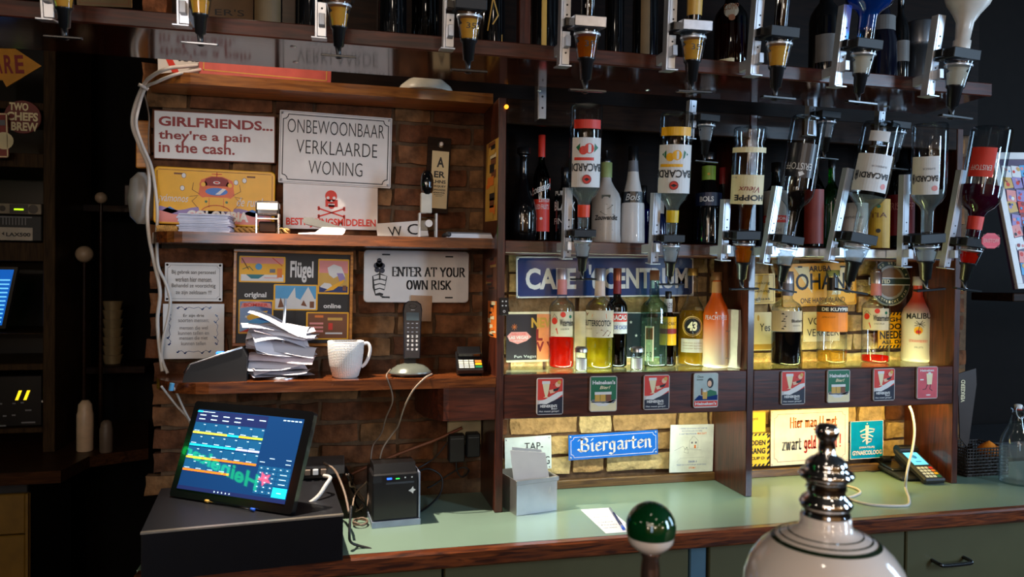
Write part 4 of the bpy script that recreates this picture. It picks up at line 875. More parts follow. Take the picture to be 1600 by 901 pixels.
def L_small(d):
    d.rect(BROWN, .1, .62, .9, .95, 1); d.text(BLACK, '7', .4, .68, .6, .88, 2); d.disc(CREAM, .5, .5, .004, 1); d.text(BLACK, '5 2', .2, .12, .8, .26, 2)
def L_blue(d):
    for k in range(7): d.poly(BLACK, [(.36 + .05 * (k % 3), .12 + .12 * k), (.42 + .05 * (k % 3), .18 + .12 * k), (.46 + .04 * (k % 2), .10 + .12 * k)], 1)
    d.text(BLACK, 'Blueberry', .62, .40, 1.0, .60, 2, bold=.02); d.text(BLACK, 'LIQUEUR', .66, .26, .88, .32, 2)
def L_kuyper(d): d.rect(BLACK, 0, .74, 1, .98, 1); d.text(WHITE, 'DE KUYPER', .25, .79, .98, .92, 2, bold=.04); d.text(BROWN, 'APRICOT', .25, .52, .58, .58, 1)
def L_malibu(d):
    d.text(BLACK, 'MALIBU', .16, .77, .9, .90, 1, bold=.02, skew=.02); d.disc(YEL, .52, .52, .013, 1); d.disc(RED, .52, .49, .008, 2, ry=.006); d.line(BLACK, [(.54, .42), (.52, .52), (.56, .66)], .0016, 3)
    for a in (200, 160, 130, 60, 30, -10, -40): d.line(BLACK, [(.56, .66), (.56 + .016 * math.cos(math.radians(a)) / d.w, .66 + .014 * math.sin(math.radians(a)) / d.h)], .0016, 3)
    d.text(RED, 'STRAWBERRY', .26, .25, .80, .31, 1); d.text(GREY, 'FRUITS', .42, .12, .66, .16, 1); d.line(GREY, [(.2, .2), (.85, .2)], .0005, 1)
G1 = 'liqueur bottles on the lit shelves'
FROST = pm('frosted_white_coat', (214, 206, 200), .35, var=.05, coat=.2)
FORANGE = pm('frosted_orange_coat', (224, 132, 74), .4, var=.06)
def gradmat(name, c0, c1, z0, z1):
    """coating whose own colour fades up the bottle (object height z)"""
    m = bpy.data.materials.new(name); m.use_nodes = True; nt = m.node_tree; b = nt.nodes['Principled BSDF']; tc = nt.nodes.new('ShaderNodeTexCoord'); sx = nt.nodes.new('ShaderNodeSeparateXYZ'); mr = nt.nodes.new('ShaderNodeMapRange'); mx = nt.nodes.new('ShaderNodeMix'); mx.data_type = 'RGBA'
    nt.links.new(tc.outputs['Object'], sx.inputs[0]); nt.links.new(sx.outputs[2], mr.inputs[0]); mr.inputs[1].default_value = z0; mr.inputs[2].default_value = z1; nt.links.new(mr.outputs[0], mx.inputs['Factor'])
    mx.inputs['A'].default_value = (*lin(c0), 1); mx.inputs['B'].default_value = (*lin(c1), 1); nt.links.new(mx.outputs['Result'], b.inputs['Base Color']); b.inputs['Roughness'].default_value = .3; b.inputs['Coat Weight'].default_value = .2
    b.inputs['Transmission Weight'].default_value = 0; return m
PEACHM = gradmat('peach_fade_coat', (226, 196, 160), (236, 98, 24), .03, .15)
MALM = gradmat('strawberry_fade_coat', (222, 212, 206), (226, 78, 56), .155, .20)
B = bottle
M_, H_, R_ = stand(877, 571, 420, 41, ZS)
B('liqueur_bottle', 'clear bottle with bright red watermelon liqueur, first on the middle lit shelf', M_, H_, R_, 'liqueur', CLEAR, LQ['red'], (.01, .30), pm('silver_pink_cap', (206, 196, 198), .35, .6), .90, [(LBL, .32, .57, 110, L_water)], G1, foil=(PINK, .74, .90))
M_, H_, R_ = stand(936, 576, 419, 44, ZS)
B('liqueur_bottle', 'bottle of yellow green butterscotch liqueur with a beige label', M_, H_, R_, 'liqueur', CLEAR, LQ['olive'], (.01, .30), pm('silver_cap', (176, 178, 186), .35, .7), .88, [(LBL, .31, .58, 150, L_butter)], G1, foil=(pm('foil_cream', (220, 190, 170), .4), .72, .88))
M_, H_, R_ = stand(963, 569, 419, 33, ZS, Y=2.115)
B('liqueur_bottle', 'dark green bottle with a white and red label behind the butterscotch bottle', M_, H_, R_, 'liqueur', DARKG, LQ['green'], (.01, .5), pm('copper_cap', (170, 96, 66), .35, .7), .88, [(LBW, .34, .56, 150, L_curacao)], G1, foil=(DRED, .74, .88))
M_, H_, R_ = stand(1021, 573, 422, 38, ZS)
B('square_bottle', 'square pale blue clear spirit bottle with a small brown label', M_, H_, R_, 'liqueur', CLEARG, LQ['clear'], (.02, .5), pm('cork_brown', (150, 104, 70), .6), .90, [(LBL, .06, .42, 40, L_small)], G1, sq=.6, off=-.35)
M_, H_, R_ = stand(1043, 568, 455, 26, ZS, Y=2.115)
B('brown_bottle', 'small brown bottle with yellow and red label behind the square clear bottle', M_, H_, R_, 'round', BROWNG, LQ['dark'], (.02, .5), BPLAS, .94, [(YEL, .28, .66, 150, lambda d: (d.rect(DRED, 0, .4, 1, .58, 1), d.text(BLACK, 'ADVOCAAT', .1, .7, .9, .82, 2)) and None), (LBW, .72, .9, 160, lambda d: d.text(BLACK, 'BAILEYS', .1, .3, .9, .7, 1) and None)], G1)
M_, H_, R_ = stand(1081, 572, 419, 47, ZS)
B('liqueur_bottle', 'golden liqueur bottle with a round black 43 badge', M_, H_, R_, 'slope43', CLEAR, LQ['gold'], (.015, .56), pm('gold_cap', (176, 140, 70), .35, .7), .93, [(None, .27, .52, 86, L_43), (pm('label_silver', (190, 180, 160), .4, .3), .14, .28, 90, L_43b)], G1)
M_, H_, R_ = stand(1118, 571, 425, 42, ZS, Y=2.065)
B('liqueur_bottle', 'frosted orange peachtree bottle beside the notepad', M_, H_, R_, 'malibu', PEACHM, None, cap=pm('gold_brown_cap', (150, 108, 66), .4, .4), capf=.92, labels=[(None, .46, .60, 100, L_peach)], group=G1, foil=(pm('foil_fruit', (206, 150, 90), .5), .78, .90))
M_, H_, R_ = stand(1228, 571, 424, 46, ZS)
B('liqueur_bottle', 'clear bottle of near black blueberry liqueur, first in the right bay', M_, H_, R_, 'liqueur', CLEAR, LQ['black'], (.01, .34), pm('silver_cap2', (190, 192, 200), .3, .8), .88, [(LBL, .36, .58, 150, L_blue)], G1, foil=(pm('foil_grey', (130, 120, 120), .4), .74, .88))
M_, H_, R_ = stand(1299, 568, 422, 45, ZS)
B('liqueur_bottle', 'clear bottle with an orange and black de kuyper label', M_, H_, R_, 'liqueur', CLEAR, LQ['straw'], (.01, .12), CLEARG, .94, [(pm('label_orange', (226, 130, 36), .5), .34, .62, 160, L_kuyper)], G1, foil=(BPLAS, .78, .92))
M_, H_, R_ = stand(1367, 567, 425, 42, ZS)
B('liqueur_bottle', 'almost empty watermelon bottle with a steel pourer in the right bay', M_, H_, R_, 'liqueur', CLEAR, LQ['red'], (.01, .07), pm('silver_cap3', (200, 196, 196), .3, .7), .88, [(LBL, .36, .60, 120, L_water)], G1, foil=(PINK, .74, .88), pourer=True)
M_, H_, R_ = stand(1433, 566, 432, 48, ZS)
B('rum_bottle', 'white malibu bottle with red neck and palm tree, last of the right bay', M_, H_, R_, 'malibu', MALM, None, cap=WPLAS, capf=.9, labels=[(None, .10, .62, 120, L_malibu)], group=G1)
# salt shakers
for xc, lb in ((908, 'first'), (995, 'second')):
    M_, H_, R_ = stand(xc, 579 if xc < 950 else 578, 541, 20, ZS, ymin=1.995)
    o = thing('shaker', 'small glass salt shaker with steel lid, %s' % ('beside the butterscotch bottle' if xc < 950 else 'in front of the star plate'), 'shaker', M_ @ Vector((0, 0, 0)), 'salt shakers on the middle lit shelf')
    MB().lathe([(0, R_ * .9), (.002, R_), (H_ * .78, R_ * .95)], M_, 16).build('glass_jar', CLEAR, o)
    MB().lathe([(.003, R_ * .85), (H_ * .5, R_ * .85)], M_, 16).build('salt', pm('salt_white', (226, 214, 208), .9), o)
    MB().lathe([(H_ * .76, R_), (H_ * .92, R_), (H_ * 1.0, R_ * .7), (H_, 0)], M_, 16).build('lid', STEEL, o)
# notepad leaning against the upright
o = thing('notepad', 'handwritten notepad standing against the upright at the end of the middle lit shelf', 'notepad', P(1150, 575, 2.07))
for k in range(5):
    tl = P(1126 + k, 466, 2.12); tr = P(1172 - k * .5, 468, 1.99 + k * .003); 
    a = Vector((1.112 + k * .002, 2.150, ZS + .001)); b = Vector((XP2 - .004 - k * .0012, 2.00, ZS + .001)); c = Vector((XP2 - .004 - k * .0012, 2.0, ZS + .177)); e = Vector((1.107 + k * .002, 2.150, ZS + .180))
    sh = MB().grid(lambda u, v: (a * (1 - u) + b * u) * (1 - v) + (e * (1 - u) + c * u) * v + Vector((.004 * math.sin(v * 3 + k), 0, 0)), 4, 8).build('sheet', pm('notepad_paper', (212, 196, 176), .8), o)
R = (b - a).normalized(); dd = Dec(planar(a + Vector((-.012, -.01, 0)), R, Vector((0, 0, 1)), R.cross(Vector((0, 0, 1))), (b - a).length, .18), (b - a).length, .18, o)
rd = random.Random(3)
for i in range(11):
    y = .90 - i * .075; dd.text(GREY, rd.choice(['zout en peper', 'limoen suiker', 'cola tonic', 'munt ijs', 'sinaasappel']), .12, y, rd.uniform(.6, .88), y + .028, 1)
dd.done()
# ------------------------------------------------------------------ bottles on the upper shelf of the bays
G2 = 'spare bottles on the upper bottle shelf'
def up(xc, yt, wpx, Y=2.06):
    p = P(xc, 378, Y); p.z = ZE; q = P(xc, yt, Y); return T(p.x, Y, ZE + .0003), q.z - ZE, wpx * mpp(p) / 2
def txt(m, s, a=.1, b=.9, v0=.3, v1=.7, **k): return lambda d: d.text(m, s, a, v0, b, v1, 2, **k) and None
def multi(*fs):
    def f(d):
        for g in fs: g(d)
    return f
def L_coe(d):
    d.poly(RED, [(0, .55), (1, .72), (1, .92), (0, .75)], 1); d.text(WHITE, 'COEBERGH', .03, .61, .97, .70, 2, bold=.04, skew=.14); d.rect(RED, .15, .0, .95, .55, 1); d.text(WHITE, 'RED FRUITS', .25, .38, .85, .46, 2); d.disc(WHITE, .5, .22, .004, 2); d.text(WHITE, 'Lemon', .4, .5, .9, .6, 2, shear=.4)
def L_zou(d):
    d.text(BLACK, 'Zouwendkt', .08, .32, .95, .44, 1, bold=.03, shear=.2); d.line(DKG, [(.8, .46), (.5, .44), (.3, .52), (.6, .60), (.75, .68), (.5, .70)], .0012, 1); d.poly(DKG, [(.35, .84), (.65, .86), (.66, .93), (.36, .93)], 1); d.line(GREY, [(.3, .22), (.7, .22)], .0006, 1); d.line(GREY, [(.3, .08), (.75, .08)], .0008, 1)
M_, H_, R_ = up(817, 231, 44); B('decanter_bottle', 'dark bulbous decanter bottle at the left end of the upper bottle shelf', M_, H_, R_, 'decanter', BLACKG, None, cap=BPLAS, capf=.94, group=G2)
M_, H_, R_ = up(845, 211, 27, 2.08); B('fruit_liqueur_bottle', 'dark bottle with a tall red cap and red coebergh label', M_, H_, R_, 'round', DARKG, LQ['black'], (.02, .6), RED, .80, [(None, .10, .64, 150, L_coe)], G2)
M_, H_, R_ = up(882, 262, 34, 2.06); B('black_label_bottle', 'black bottle with white PURE BLACK lettering behind the left dispenser', M_, H_, R_, 'round', BLACKG, None, cap=BPLAS, labels=[(None, .15, .75, 140, multi(txt(WHITE, 'PURE', .1, .6, .78, .88, bold=.03), txt(WHITE, 'BLACK', .05, .95, .45, .65, bold=.03), txt(WHITE, 'FINEST', .05, .9, .15, .28)))], group=G2)
M_, H_, R_ = up(946, 254, 47, 2.06); B('cream_liqueur_bottle', 'white bottle with green neck band and a swirl drawing, upper middle shelf', M_, H_, R_, 'malibu', FROST, None, cap=pm('pale_green_cap', (170, 186, 120), .4), capf=.82, labels=[(None, .12, .62, 110, L_zou)], group=G2, pourer=True)
M_, H_, R_ = up(988, 229, 38, 2.07); B('cream_liqueur_bottle', 'white cone shaped bottle with a black Bols band', M_, H_, R_, 'cone', FROST, None, cap=BPLAS, capf=.86, labels=[(BPLAS, .42, .53, 190, txt(WHITE, 'Bols', .3, .7, .2, .8, shear=.3))], group=G2, foil=(GREY, .74, .86))
M_, H_, R_ = up(1004, 290, 30, 2.13); B('blue_bottle', 'bright blue glass bottle behind the white cone shaped bottle', M_, H_, R_, 'round', BLUEG, liquid('liqueur_blue', (20, 70, 220), .6), (.02, .6), BPLAS, .9, (), G2)
M_, H_, R_ = up(1027, 302, 32, 2.05); B('blue_bottle', 'navy bottle with a grey neck label left of the yellow labelled dispenser', M_, H_, R_, 'cone', pm('navy_glass', (16, 28, 66), .1, coat=.6), None, cap=BPLAS, labels=[(LBW, .60, .85, 150, None)], group=G2)
M_, H_, R_ = up(1106, 238, 44, 2.06); B('gin_bottle', 'dark bottle with green neck label and navy BOLS band', M_, H_, R_, 'cone', BLACKG, None, cap=STEEL, capf=.93, labels=[(pm('label_navy', (22, 34, 66), .4), .42, .56, 190, txt(WHITE, 'BOLS', .30, .62, .3, .7, bold=.03)), (LGREEN, .70, .85, 150, lambda d: d.disc(YEL, .5, .4, .004, 1) and None)], group=G2)
M_, H_, R_ = up(1128, 262, 26, 2.12); B('gin_bottle', 'dark bottle with a red neck behind the BOLS banded bottle', M_, H_, R_, 'cone', BLACKG, None, cap=DRED, capf=.8, group=G2)
M_, H_, R_ = up(1211, 254, 38, 2.08); B('whiskey_bottle', 'bottle with grey label, oval portrait and red band, upper right shelf', M_, H_, R_, 'round', DARKG, LQ['dark'], (.02, .6), BPLAS, .9, [(pm('label_grey', (176, 180, 176), .5), .02, .66, 130, multi(lambda d: d.disc(CREAM, .5, .76, .013, 1, ry=.018), lambda d: d.disc(DKG, .5, .76, .010, 2, ry=.015), lambda d: d.rect(RED, 0, .42, 1, .55, 1), txt(WHITE, 'JAMESON', .1, .9, .45, .52, bold=.02), txt(GREY, 'IRISH', .3, .7, .25, .32)))], G2)
M_, H_, R_ = up(1271, 236, 32, 2.10); B('whiskey_bottle', 'dark brown bottle with a red label behind the swirled empty dispenser bottle', M_, H_, R_, 'round', BROWNG, LQ['dark'], (.02, .6), BPLAS, .92, [(pm('label_brick', (140, 50, 40), .5), .05, .6, 120, None)], G2)
M_, H_, R_ = up(1298, 250, 28, 2.09); B('green_bottle', 'bright green glass bottle, upper right shelf', M_, H_, R_, 'round', glassy('vivid_green_glass', (40, 200, 70), (4, 60, 20)), liquid('liqueur_vivid_green', (10, 170, 50), .5), (.02, .5), BPLAS, .92, (), G2)
M_, H_, R_ = up(1334, 282, 40, 2.05); B('boxed_bottle', 'squat bottle with a plain grey label and white cap, upper right shelf', M_, H_, R_, 'round', CLEAR, None, cap=WPLAS, capf=.85, labels=[(LBW, .02, .66, 150, txt(GREY, 'jenever', .2, .8, .62, .72))], group=G2)
M_, H_, R_ = up(1372, 272, 34, 2.06); B('yellow_label_bottle', 'dark bottle with tall yellow label, upper right shelf', M_, H_, R_, 'round', BLACKG, None, cap=BPLAS, labels=[(pm('label_yellow', (206, 156, 40), .5), .02, .66, 140, multi(lambda d: d.disc(BLACK, .5, .35, .007, 1), txt(BROWN, 'TIA', .2, .8, .62, .72), lambda d: d.disc(GREEN, .5, .85, .006, 1)))], group=G2)
M_, H_, R_ = up(1407, 205, 46, 2.07); B('vodka_bottle', 'tall black bottle with dark red label, upper right shelf', M_, H_, R_, 'round', BLACKG, None, cap=DRED, capf=.9, labels=[(pm('label_maroon', (130, 26, 34), .4), .12, .46, 110, txt(PINK, 'ERISTOFF', .1, .9, .62, .80))], group=G2)
# ================================================================== DISPENSERS (inverted bottles on optics)
def optic(label, cx, cy, Yc, W_px, cupliq, bot=None, group=None, strip=(60, 45), mount=(1.9615, 1.626, 1.65), collar=MPLAS, noz=1.0, cupk=.85, arm=1.15, dz=0):
    """spirit dispenser: clamp block at photo point (cx, cy), below it measure cup, nozzle and push bar; above it an upside down bottle"""
    c = P(cx, cy, Yc); s = mpp(c); W = W_px * s
    root = thing('spirit_dispenser', label, 'dispenser', c, group)
    lean = (0, 0)
    if bot:
        xt, yt, wb = bot[:3]; t = P(xt, yt, Yc - .035); ax = (t - c).normalized(); Lb = (t - c).length
    else: ax = Vector((.04, -.06, 1)).normalized(); Lb = 0
    up_ = ax; rt = (Vector((1, 0, 0)) - up_ * up_.x).normalized(); fw = up_.cross(rt)   # fw = +Y-ish (away)
    M = Matrix(((rt.x, fw.x, up_.x, c.x), (rt.y, fw.y, up_.y, c.y), (rt.z, fw.z, up_.z, c.z), (0, 0, 0, 1)))
    MB().bbox(-W / 2, W / 2, -W * .30, W * .42, -.16 * W, .16 * W, .0015, M).build('clamp', collar, root)
    ch = W * cupk
    cup = MB().lathe([(-.17 * W, .40 * W), (-.20 * W, .43 * W), (-.17 * W - ch * .2, .39 * W), (-.17 * W - ch, .28 * W)], M, 22).build('measure_cup', CLEAR, root)
    if cupliq: MB().lathe([(-.17 * W - ch * .30, .30 * W), (-.17 * W - ch * .42, .22 * W), (-.17 * W - ch * .5, .30 * W), (-.17 * W - ch * .97, .23 * W)], M, 18).build('measure_contents', cupliq, root)
    MB().lathe([(-.17 * W - ch * .16, .40 * W), (-.17 * W - ch * .20, .41 * W), (-.17 * W - ch * .24, .40 * W)], M, 18).build('cup_ring', ALU, root)
    z1 = -.17 * W - ch
    MB().lathe([(z1 + .01 * W, .27 * W), (z1 - .05 * W, .27 * W), (z1 - .1 * W, .22 * W), (z1 - .62 * W * noz, .17 * W), (z1 - .66 * W * noz, .09 * W), (z1 - .95 * W * noz, .08 * W), (z1 - 1.0 * W * noz, .12 * W), (z1 - 1.04 * W * noz, .05 * W)], M, 16).build('nozzle', BPLAS, root)
    za = z1 - .97 * W * noz
    MB().bbox(-arm * W * .5, arm * W * .5, -.30 * W, -.10 * W, za - .035 * W, za + .035 * W, .0008, M).build('push_bar', BPLAS, root)
    MB().tube([M @ Vector((-.12 * W, .05 * W, za + .03)), M @ Vector((-.05 * W, -.1 * W, za + .005)), M @ Vector((.02 * W, -.22 * W, za))], .0022, 6, False).build('spring_rod', STEEL, root)
    # bracket: long steel strip behind left of the bottle, short plate beside the cup, foot
    bx = -.56 * W
    br = MB()
    br.bbox(bx - .0085, bx + .0085, .30 * W, .30 * W + .003, .12 * W, strip[0] * s, .0006, M)
    br.bbox(bx - .0085, bx + .0085, .30 * W, .30 * W + .003, -strip[1] * s, -.22 * W, .0006, M)
    br.bbox(bx - .0135, bx - .009, .30 * W, .30 * W + .022, -strip[1] * s - .004, strip[0] * s, .0006, M)
    br.bbox(bx - .020, bx + .010, .10 * W, .30 * W + .024, -strip[1] * s - .006, -strip[1] * s - .003, .0006, M)
    b = br.build('bracket', ALU, root)
    for zz in (.26 * W, .55 * W, -.42 * W, -.85 * W):
        if -strip[1] * s < zz < strip[0] * s: MB().lathe([(0, .0022), (.0008, .0018), (.001, 0)], M @ T(bx, .30 * W - .0003, zz) @ RX(90), 8).build('bolt', BPLAS, b)
    mx = (M @ Vector((bx, 0, 0))).x
    if mount[0] == 1.9615 and not (XP2 + .06 < mx < XR - .17): mount = (1.9686, 1.626, 1.65)
    MB().bbox(mx - .006, mx + .006, c.y + .008, mount[0], mount[1], mount[2], .001).build('mounting_arm', ALU, root)
    MB().bbox(bx - .01, -W * .3, -.02 * W, .32 * W, -.12 * W, .12 * W, .001, M).build('arm', BPLAS, root)
    if bot:
        kw = bot[3]; Rb = wb * s / 2
        H = Lb - .16 * W
        Mi = M @ T(0, 0, Lb) @ RX(180)      # bottle local z runs down from its base
        B2 = bottle_child(root, Mi, H, Rb, **kw)
    return root
def bottle_child(root, M, H, R, style='round_inv', glass=None, liq=None, fill=(.4, .98), labels=(), foil=None, neckring=None, off=0, sq=0):
    bt = MB().lathe([(z * H, r * R) for z, r in PROF[style]], M, 28, sq).build('bottle', glass or CLEAR, root)
    if liq:
        f0, f1 = fill; MB().lathe([((f0 + (f1 - f0) * i / 12) * H, max(.08, pr(style, f0 + (f1 - f0) * i / 12) * .93 - .02) * R) for i in range(13)], M, 24, sq).build('contents', liq, bt)
    if foil:
        fm, f0, f1 = foil; MB().lathe([((f0 + (f1 - f0) * i / 6) * H, pr(style, f0 + (f1 - f0) * i / 6) * R * 1.03 + .0003) for i in range(7)], M, 24).build('neck_band', fm, bt)
    base = M @ Vector((0, 0, 0)); loc = M.to_3x3().inverted() @ (EYE - base); face = math.atan2(loc.y, loc.x) + off
    for (bg, f0, f1, arcd, fn) in labels:
        rr = (max(pr(style, f0), pr(style, f1), pr(style, (f0 + f1) / 2)) * R) * (1 + sq * .12) + .0006
        f, w, h = cylmap(M, rr, f0 * H, f1 * H, arcd, face)
        dd = Dec(f, w, h, bt, .0005, 14)
        if bg: dd.rect(bg, 0, 0, 1, 1, 0, 'label')
        if fn: fn(dd)
        dd.done()
    return bt
# in the inverted frame label v runs from the bottle's base (up in the photo) down to its neck: text is upside down in the photo, which is right for v running down
def L_bac(c1, c2, nm):
    def f(d):
        d.disc(c1, .45, .22, .013, 1); d.disc(c1, .62, .26, .011, 1); d.poly(GREEN, [(.15, .2), (.3, .3), (.28, .12)], 1); d.poly(GREEN, [(.85, .2), (.72, .3), (.72, .12)], 1)
        d.rect(c2, .3, .40, .9, .46, 1); d.text(BLACK, 'BACARDI', .03, .52, .98, .68, 2, bold=.02); d.disc(RED, .5, .84, .0115, 2); d.ring(DRED, .5, .84, .010, .0118, 3); d.poly(BLACK, [(.42, .84), (.5, .88), (.58, .84), (.5, .81)], 3)
    return f
def L_bacw(d):
    d.text(GREY, 'SUPERIOR', .15, .30, .55, .35, 2); d.text(BLACK, 'BACARDI', .05, .50, .80, .66, 2, bold=.03); d.poly(GREY, [(.84, .46), (.96, .46), (.96, .68), (.9, .74), (.84, .68)], 1); d.disc(BLACK, .9, .58, .004, 2); d.disc(PINK, .15, .84, .008, 1)
def L_hop(d): d.text(DRED, 'Vieux', .2, .40, .7, .60, 2, shear=.3); d.text(BLACK, 'HOPPE', .05, .68, .80, .88, 2, bold=.03); d.text(GREY, '35 cl', .75, .06, .9, .12, 2)
def L_eri(d): d.text(WHITE, 'ERISTOFF', .1, .58, .95, .78, 2); d.poly(WHITE, [(.3, .9), (.45, .98), (.5, .86), (.38, .82)], 2)
GL_ = 'lower row of spirit dispensers'
purple_sheen = pm('label_black2', (26, 26, 32), .3)
optic('lower dispenser, inverted rum bottle with red band and strawberry label', 911, 364, 1.86, 36, liquid('cup_clear', (220, 222, 224), .5), (917, 163, 50, dict(labels=[(RED, .13, .20, 105, None), (LBW, .27, .66, 118, L_bac(RED, RED, ''))], foil=(pm('label_tomato', (230, 70, 36), .4), .80, .90), off=-.12, style='round_inv', liq=LQ['clear'], fill=(.62, .98))), GL_, (70, 38))
optic('lower dispenser, inverted lemon rum bottle with yellow band', 1049, 372, 1.86, 36, liquid('cup_clear', (220, 222, 224), .5), (1058, 175, 50, dict(labels=[(YEL, .13, .20, 120, None), (LBW, .27, .66, 140, L_bac(YEL, YEL, ''))], foil=(pm('label_lemon', (222, 184, 20), .4), .80, .90), liq=LQ['clear'], fill=(.58, .98))), GL_, (70, 38))
optic('lower dispenser, inverted amber bottle with cream HOPPE label', 1163, 367, 1.86, 42, LQ['amber'], (1173, 198, 49, dict(style='waist', labels=[(pm('label_cream', (226, 206, 160), .5), .46, .74, 150, L_hop), (CREAM, .20, .25, 190, None)], liq=liquid('vieux_amber', (120, 56, 14), .5), fill=(.74, .98))), GL_, (55, 38))
optic('lower dispenser, nearly empty inverted bottle with black ERISTOFF label', 1232, 374, 1.86, 40, liquid('cup_clear', (220, 222, 224), .5), (1265, 182, 52, dict(labels=[(purple_sheen, .24, .52, 100, L_eri)], style='round_inv', off=.1)), GL_, (80, 40))
optic('lower dispenser, inverted white rum bottle, second from right of the white labels', 1341, 372, 1.86, 48, liquid('cup_clear', (220, 222, 224), .5), (1379, 192, 55, dict(labels=[(LBW, .10, .19, 60, None), (LBW, .30, .63, 120, L_bacw)], liq=LQ['clear'], fill=(.66, .98))), GL_, (105, 40), cupk=.6)
optic('lower dispenser, inverted white rum bottle, the one hanging straight', 1448, 372, 1.86, 46, liquid('cup_clear', (220, 222, 224), .5), (1454, 192, 50, dict(labels=[(LBW, .30, .64, 96, L_bacw)], liq=LQ['clear'], fill=(.6, .98), off=.25)), GL_, (100, 42), cupk=.6)
optic('lower dispenser at the right end, inverted bottle of purple spirit with a red label', 1518, 379, 1.86, 42, LQ['red'], (1551, 199, 57, dict(labels=[(RED, .20, .46, 70, txt(WHITE, 'ERISTOFF', .1, .9, .6, .78))], liq=LQ['purple'], fill=(.52, .98), foil=(RED, .80, .92), off=.2)), GL_, (110, 42), cupk=.6)
# red tag on the right end dispenser
c = P(1548, 376, 1.80); s_ = mpp(c)
o = thing('red_tag', 'small red eight-sided ERISTOFF tag hanging at the right end dispenser', 'tag', c)
R_ = 18 * s_
hexa = [(R_ * .98 * math.cos(math.radians(22.5 + 45 * k)) * 1.05, R_ * math.sin(math.radians(22.5 + 45 * k)) * .72) for k in range(8)]
Mt = T(*c) @ RX(90)
MB().prism(hexa, -.001, .001, Mt).build('tag_plate', pm('tag_red', (214, 60, 74), .4), o)
MB().tube([c + Vector((-.012, .02, .006)), c + Vector((-.006, .006, .01)), c + Vector((0, .001, .008))], .0012, 6).build('string', WPLAS, o)
dd = Dec(planar(c + Vector((-R_, -.0012, -R_ * .7)), Vector((1, 0, 0)), Vector((0, 0, 1)), Vector((0, -1, 0)), 2 * R_, 1.4 * R_), 2 * R_, 1.4 * R_, o); dd.text(PINK, 'ERISTOFF', .1, .38, .9, .62, 2, bold=.02); dd.frame(PINK, .006, .0006, 0, 1); dd.done()
# upper row
GU = 'upper row of spirit dispensers'
cupcream = liquid('cup_cream', (232, 222, 204), .85); cupgold = liquid('cup_gold', (244, 190, 84), .9)
YU = 1.50
neck_w = pm('bottle_white', (214, 206, 196), .35, coat=.2)
def upb(cx, cy, W, k, lb, cl, xt, wb, collar=MPLAS, st=(60, 62), glass=BLACKG, yt=-190, **kw):
    optic(lb, cx, cy, YU, W, cl, (xt, yt, wb, dict(glass=glass, **kw)), GU, st, mount=(1.5968, 2.045, 2.068), collar=collar, cupk=k)
upb(97, -38, 47, .86, 'upper dispenser at the far left, only nozzle and golden cup in view', cupgold, 85, 60, yt=-260)
upb(312, -28, 47, .86, 'upper dispenser above the red framed sign', cupgold, 308, 60, yt=-250)
upb(530, -8, 47, .86, 'upper dispenser above the big white sign', cupgold, 532, 60, yt=-230)
upb(734, 9, 50, .86, 'upper dispenser above the white bowl, amber cup marked 35', cupgold, 740, 62, yt=-215)
upb(918, 36, 52, .86, 'upper dispenser with steel collar above the strawberry rum bottle', LQ['amber'], 926, 64, collar=STEEL, glass=BROWNG)
upb(1084, 42, 50, .86, 'upper dispenser with steel collar and gold capped neck', cupgold, 1094, 62, collar=STEEL, foil=(GOLD, .80, .96))
upb(1219, 52, 50, .86, 'upper dispenser with red brown bottle and amber cup', cupgold, 1240, 60, glass=BROWNG, liq=liquid('red_brown', (150, 50, 20), .6), fill=(.3, .98))
upb(1351, 70, 46, .80, 'upper dispenser with a pale blue bottle', cupcream, 1375, 74, glass=glassy('ice_blue_glass', (120, 200, 240), (30, 110, 190)), liq=liquid('ice_blue', (50, 150, 200), .5), fill=(.3, .9), yt=-120)
upb(1500, 86, 50, .78, 'upper dispenser at the right end with a white bottle', cupcream, 1530, 70, glass=neck_w, yt=-110, style='malibu')
for (x, y0, W) in ((733, 9, 50), (918, 36, 52), (1084, 42, 50)):
    c = P(x, y0 + .17 * W + W * .45, YU - .43 * W * mpp(P(x, y0, YU)) - .001); o = MB(); g = textgeo('35'); s_ = mpp(c)
    o.add([c + Vector((( a - .3) * 16 * s_, -.002, (b - .5) * 9 * s_)) for a, b in g[0]], g[1]); 
    host = [q for q in bpy.data.objects if q.get('category') == 'dispenser' and abs(q.location.x - P(x, y0, YU).x) < .02 and abs(q.location.y - YU) < .01]
    if host: o.build('volume_mark', BLACK, host[0])
# bare optics hanging behind the shelf
for (x, y, W, lb) in ((1105, 185, 34, 'bare optic without bottle hanging behind the lemon rum dispenser'), (1293, 180, 34, 'bare optic without bottle behind the ERISTOFF dispenser'), (1402, 196, 34, 'bare optic without bottle between the two white rum dispensers')):
    optic(lb, x, y, 1.93, W, liquid('cup_clear', (220, 222, 224), .5), None, 'bare optics behind the lower row', (28, 30), mount=(1.9665, 1.985, 2.03))
# empty bracket
c = P(848, 142, 1.90); s_ = mpp(c)
o = thing('empty_bracket', 'empty steel dispenser bracket hanging above the decanter bottle', 'bracket', c - Vector((0, 0, .075)))
MB().bbox(c.x - .010, c.x + .010, 1.90, 1.903, c.z - .073, c.z + .06, .0006).build('plate', ALU, o)
MB().bbox(c.x - .014, c.x - .0105, 1.895, 1.93, c.z - .076, c.z + .06, .0006).build('flange', STEEL, o)
for k in (0, .03): MB().lathe([(0, .003), (.001, .002), (.0012, 0)], T(c.x, 1.8997, c.z - .045 + k) @ RX(90), 8).build('bolt', BPLAS, o)
